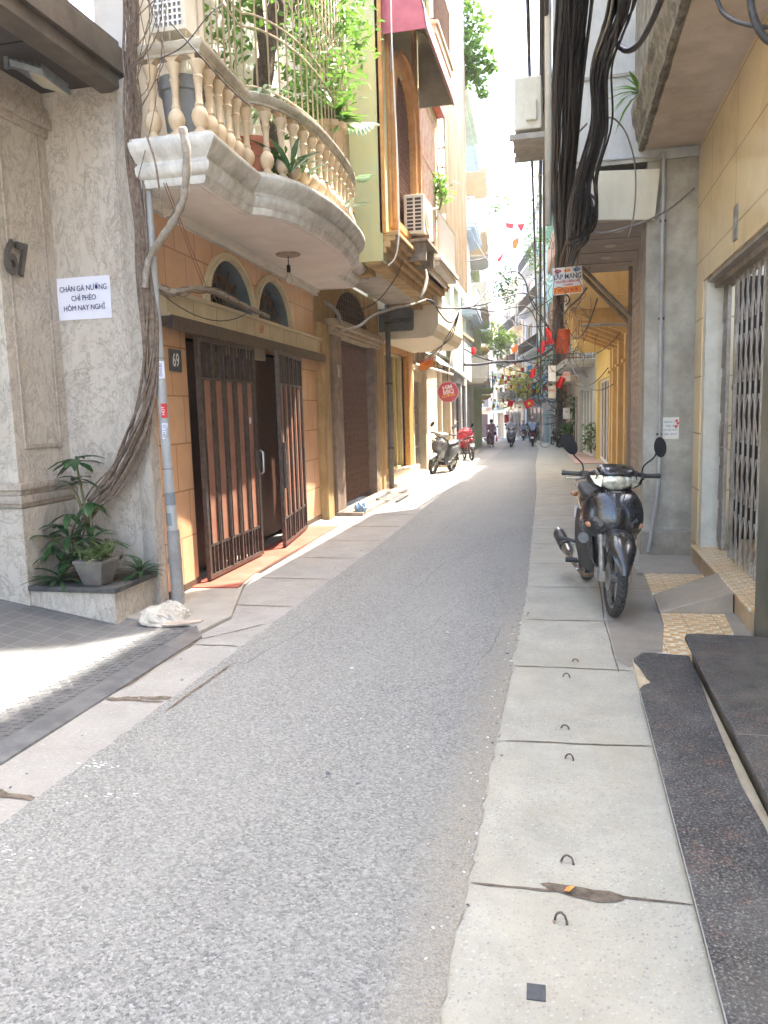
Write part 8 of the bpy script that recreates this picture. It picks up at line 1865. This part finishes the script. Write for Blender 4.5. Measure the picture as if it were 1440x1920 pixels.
pennant([(968, 420), (985, 419), (977, 436)], 33, 'bright red triangular pennant hanging highest against the sky')
pennant([(960, 452), (971, 444), (973, 455), (967, 468), (960, 464)], 31, 'orange-red pennant with a faded star below the high bunting', mt('faded_orange', (.62, .12, .02), (.7, .2, .03)))
pennant([(932, 486), (947, 470), (938, 490), (934, 491)], 27, 'slim red pennant twisted on the lower line to the left')
pennant([(958, 655), (970, 644), (971, 656), (962, 664)], 26, 'orange pennant with a star hanging over the middle of the lane', mt('faded_orange', (0, 0, 0)))
flag((992, 757), 34, .42, .34, -.35, 'red flag with a yellow star waving over the lane above the riders', yaw=.3)
flag((957, 757), 38, .26, .30, .2, 'small red lantern-like flag to the left above the riders', star=False)
flag((1056, 640), 15.5, .24, .46, .08, 'orange-red flag hanging beside the ochre balcony behind the trunk', star=False, mat=mt('orange_flag', (.62, .09, .025), (.68, .13, .04), .7, bp=.03))
flag((1051, 717), 19, .14, .26, .5, 'small red flag hanging from the cable trunk low down', star=False)
flag((888, 658), 24, .14, .22, 0, 'small red flag at the end of the white hoarding', star=False)
flag((999, 700), 30, .18, .34, .2, 'red banner flag partly hidden by yellow leaves', star=False)
flag((1030, 630), 24, .18, .5, -.35, 'red flag slanting from the pole, left of the trunk', star=False)
flag((1018, 650), 26, .2, .42, .5, 'orange-red flag slanting lowest left of the trunk', star=False)
flag((950, 785), 48, .3, .5, .0, 'orange banner over the pavement behind the riders', star=False)
for (x, y, Y, w_, h_, c, lb, tx) in ((1035, 700, 26, .24, .5, white, 'white and red advert board on the far pole', 'LẮP'), (1062, 705, 24, .22, .26, mt('pale_pink', (.6, .45, .42)), 'pale pink advert card right of the trunk', 'NET'), (1035, 735, 28, .26, .42, mt('cream_card', (.6, .56, .45)), 'cream electric warning card below the advert on the far pole', '0985'), (1023, 762, 36, .3, .3, boxm, 'pale blue-grey box sign on the far pole', '24'), (1062, 775, 36, .3, .5, white, 'white card low on the far pole', '98')):
    c_ = D(x, y, Y); r = empty('advert_card', tuple(c_), 0, lb, 'card', 'cards and adverts on the far pole'); m = MB(); m.box(c_.x-w_/2, c_.x+w_/2, c_.y, c_.y+.02, c_.z-h_/2, c_.z+h_/2); part(m, 'board', c, r)
    attach(text_mesh('lettering', tx, inkred, None, basis((c_.x, c_.y-.003, c_.z+h_*.12), (1, 0, 0), (0, 0, 1)), w_*.42, .002), r)
# festoon of small coloured streamers over the far lane
st_ = MB(); random.seed(101)
for k in range(110):
    c_ = D(random.uniform(920, 1035), random.gauss(715, 22), random.uniform(44, 58)); s_ = random.uniform(.05, .13); st_.mi = random.choice((0, 0, 1, 1, 2, 3)); a = random.uniform(0, 3)
    st_.hexa([(c_.x-s_*math.cos(a), c_.y-s_*math.sin(a), c_.z-s_*1.5), (c_.x+s_*math.cos(a), c_.y+s_*math.sin(a), c_.z-s_*1.5), (c_.x+s_*math.cos(a), c_.y+s_*math.sin(a)+.01, c_.z-s_*1.5), (c_.x-s_*math.cos(a), c_.y-s_*math.sin(a)+.01, c_.z-s_*1.5),
             (c_.x-s_*math.cos(a), c_.y-s_*math.sin(a), c_.z+s_), (c_.x+s_*math.cos(a), c_.y+s_*math.sin(a), c_.z+s_), (c_.x+s_*math.cos(a), c_.y+s_*math.sin(a)+.01, c_.z+s_), (c_.x-s_*math.cos(a), c_.y-s_*math.sin(a)+.01, c_.z+s_)])
tag(st_.build('streamers', [yel, redflag, mt('streamer_green', (.2, .5, .1)), mt('streamer_blue', (.1, .35, .6))]), 'mass of small yellow, red and green paper streamers over the far lane', 'streamers', kind='stuff')
for k, Y in enumerate((46, 52, 56)):
    line('streamer_line', ['nearest string of paper streamers across the far lane', 'middle string of paper streamers across the far lane', 'farthest string of paper streamers across the far lane'][k], sag(D(905, 705-6*k, Y), D(1040, 700-6*k, Y), .5, 8), .012, cable_g, 'string')
# ---------------------------------------------------------------- scattering volume added to lighten the far end of the lane
HZ = MB().box(-75, 75, -40, 420, -14, 22); 
hm = bpy.data.materials.new('added_haze'); hm.use_nodes = True; hn = hm.node_tree; hn.nodes.clear()
ho = hn.nodes.new('ShaderNodeOutputMaterial'); hv = hn.nodes.new('ShaderNodeVolumePrincipled'); hv.inputs['Color'].default_value = (.95, .96, 1, 1); hv.inputs['Density'].default_value = .0009; hv.inputs['Anisotropy'].default_value = .3
hn.links.new(hv.outputs[0], ho.inputs['Volume'])
o = HZ.build('added_haze', hm); tag(o, 'thin pale scattering volume added through the lane to lighten its far end', kind='stuff')
S.cycles.volume_bounces = 1; S.cycles.volume_max_steps = 64
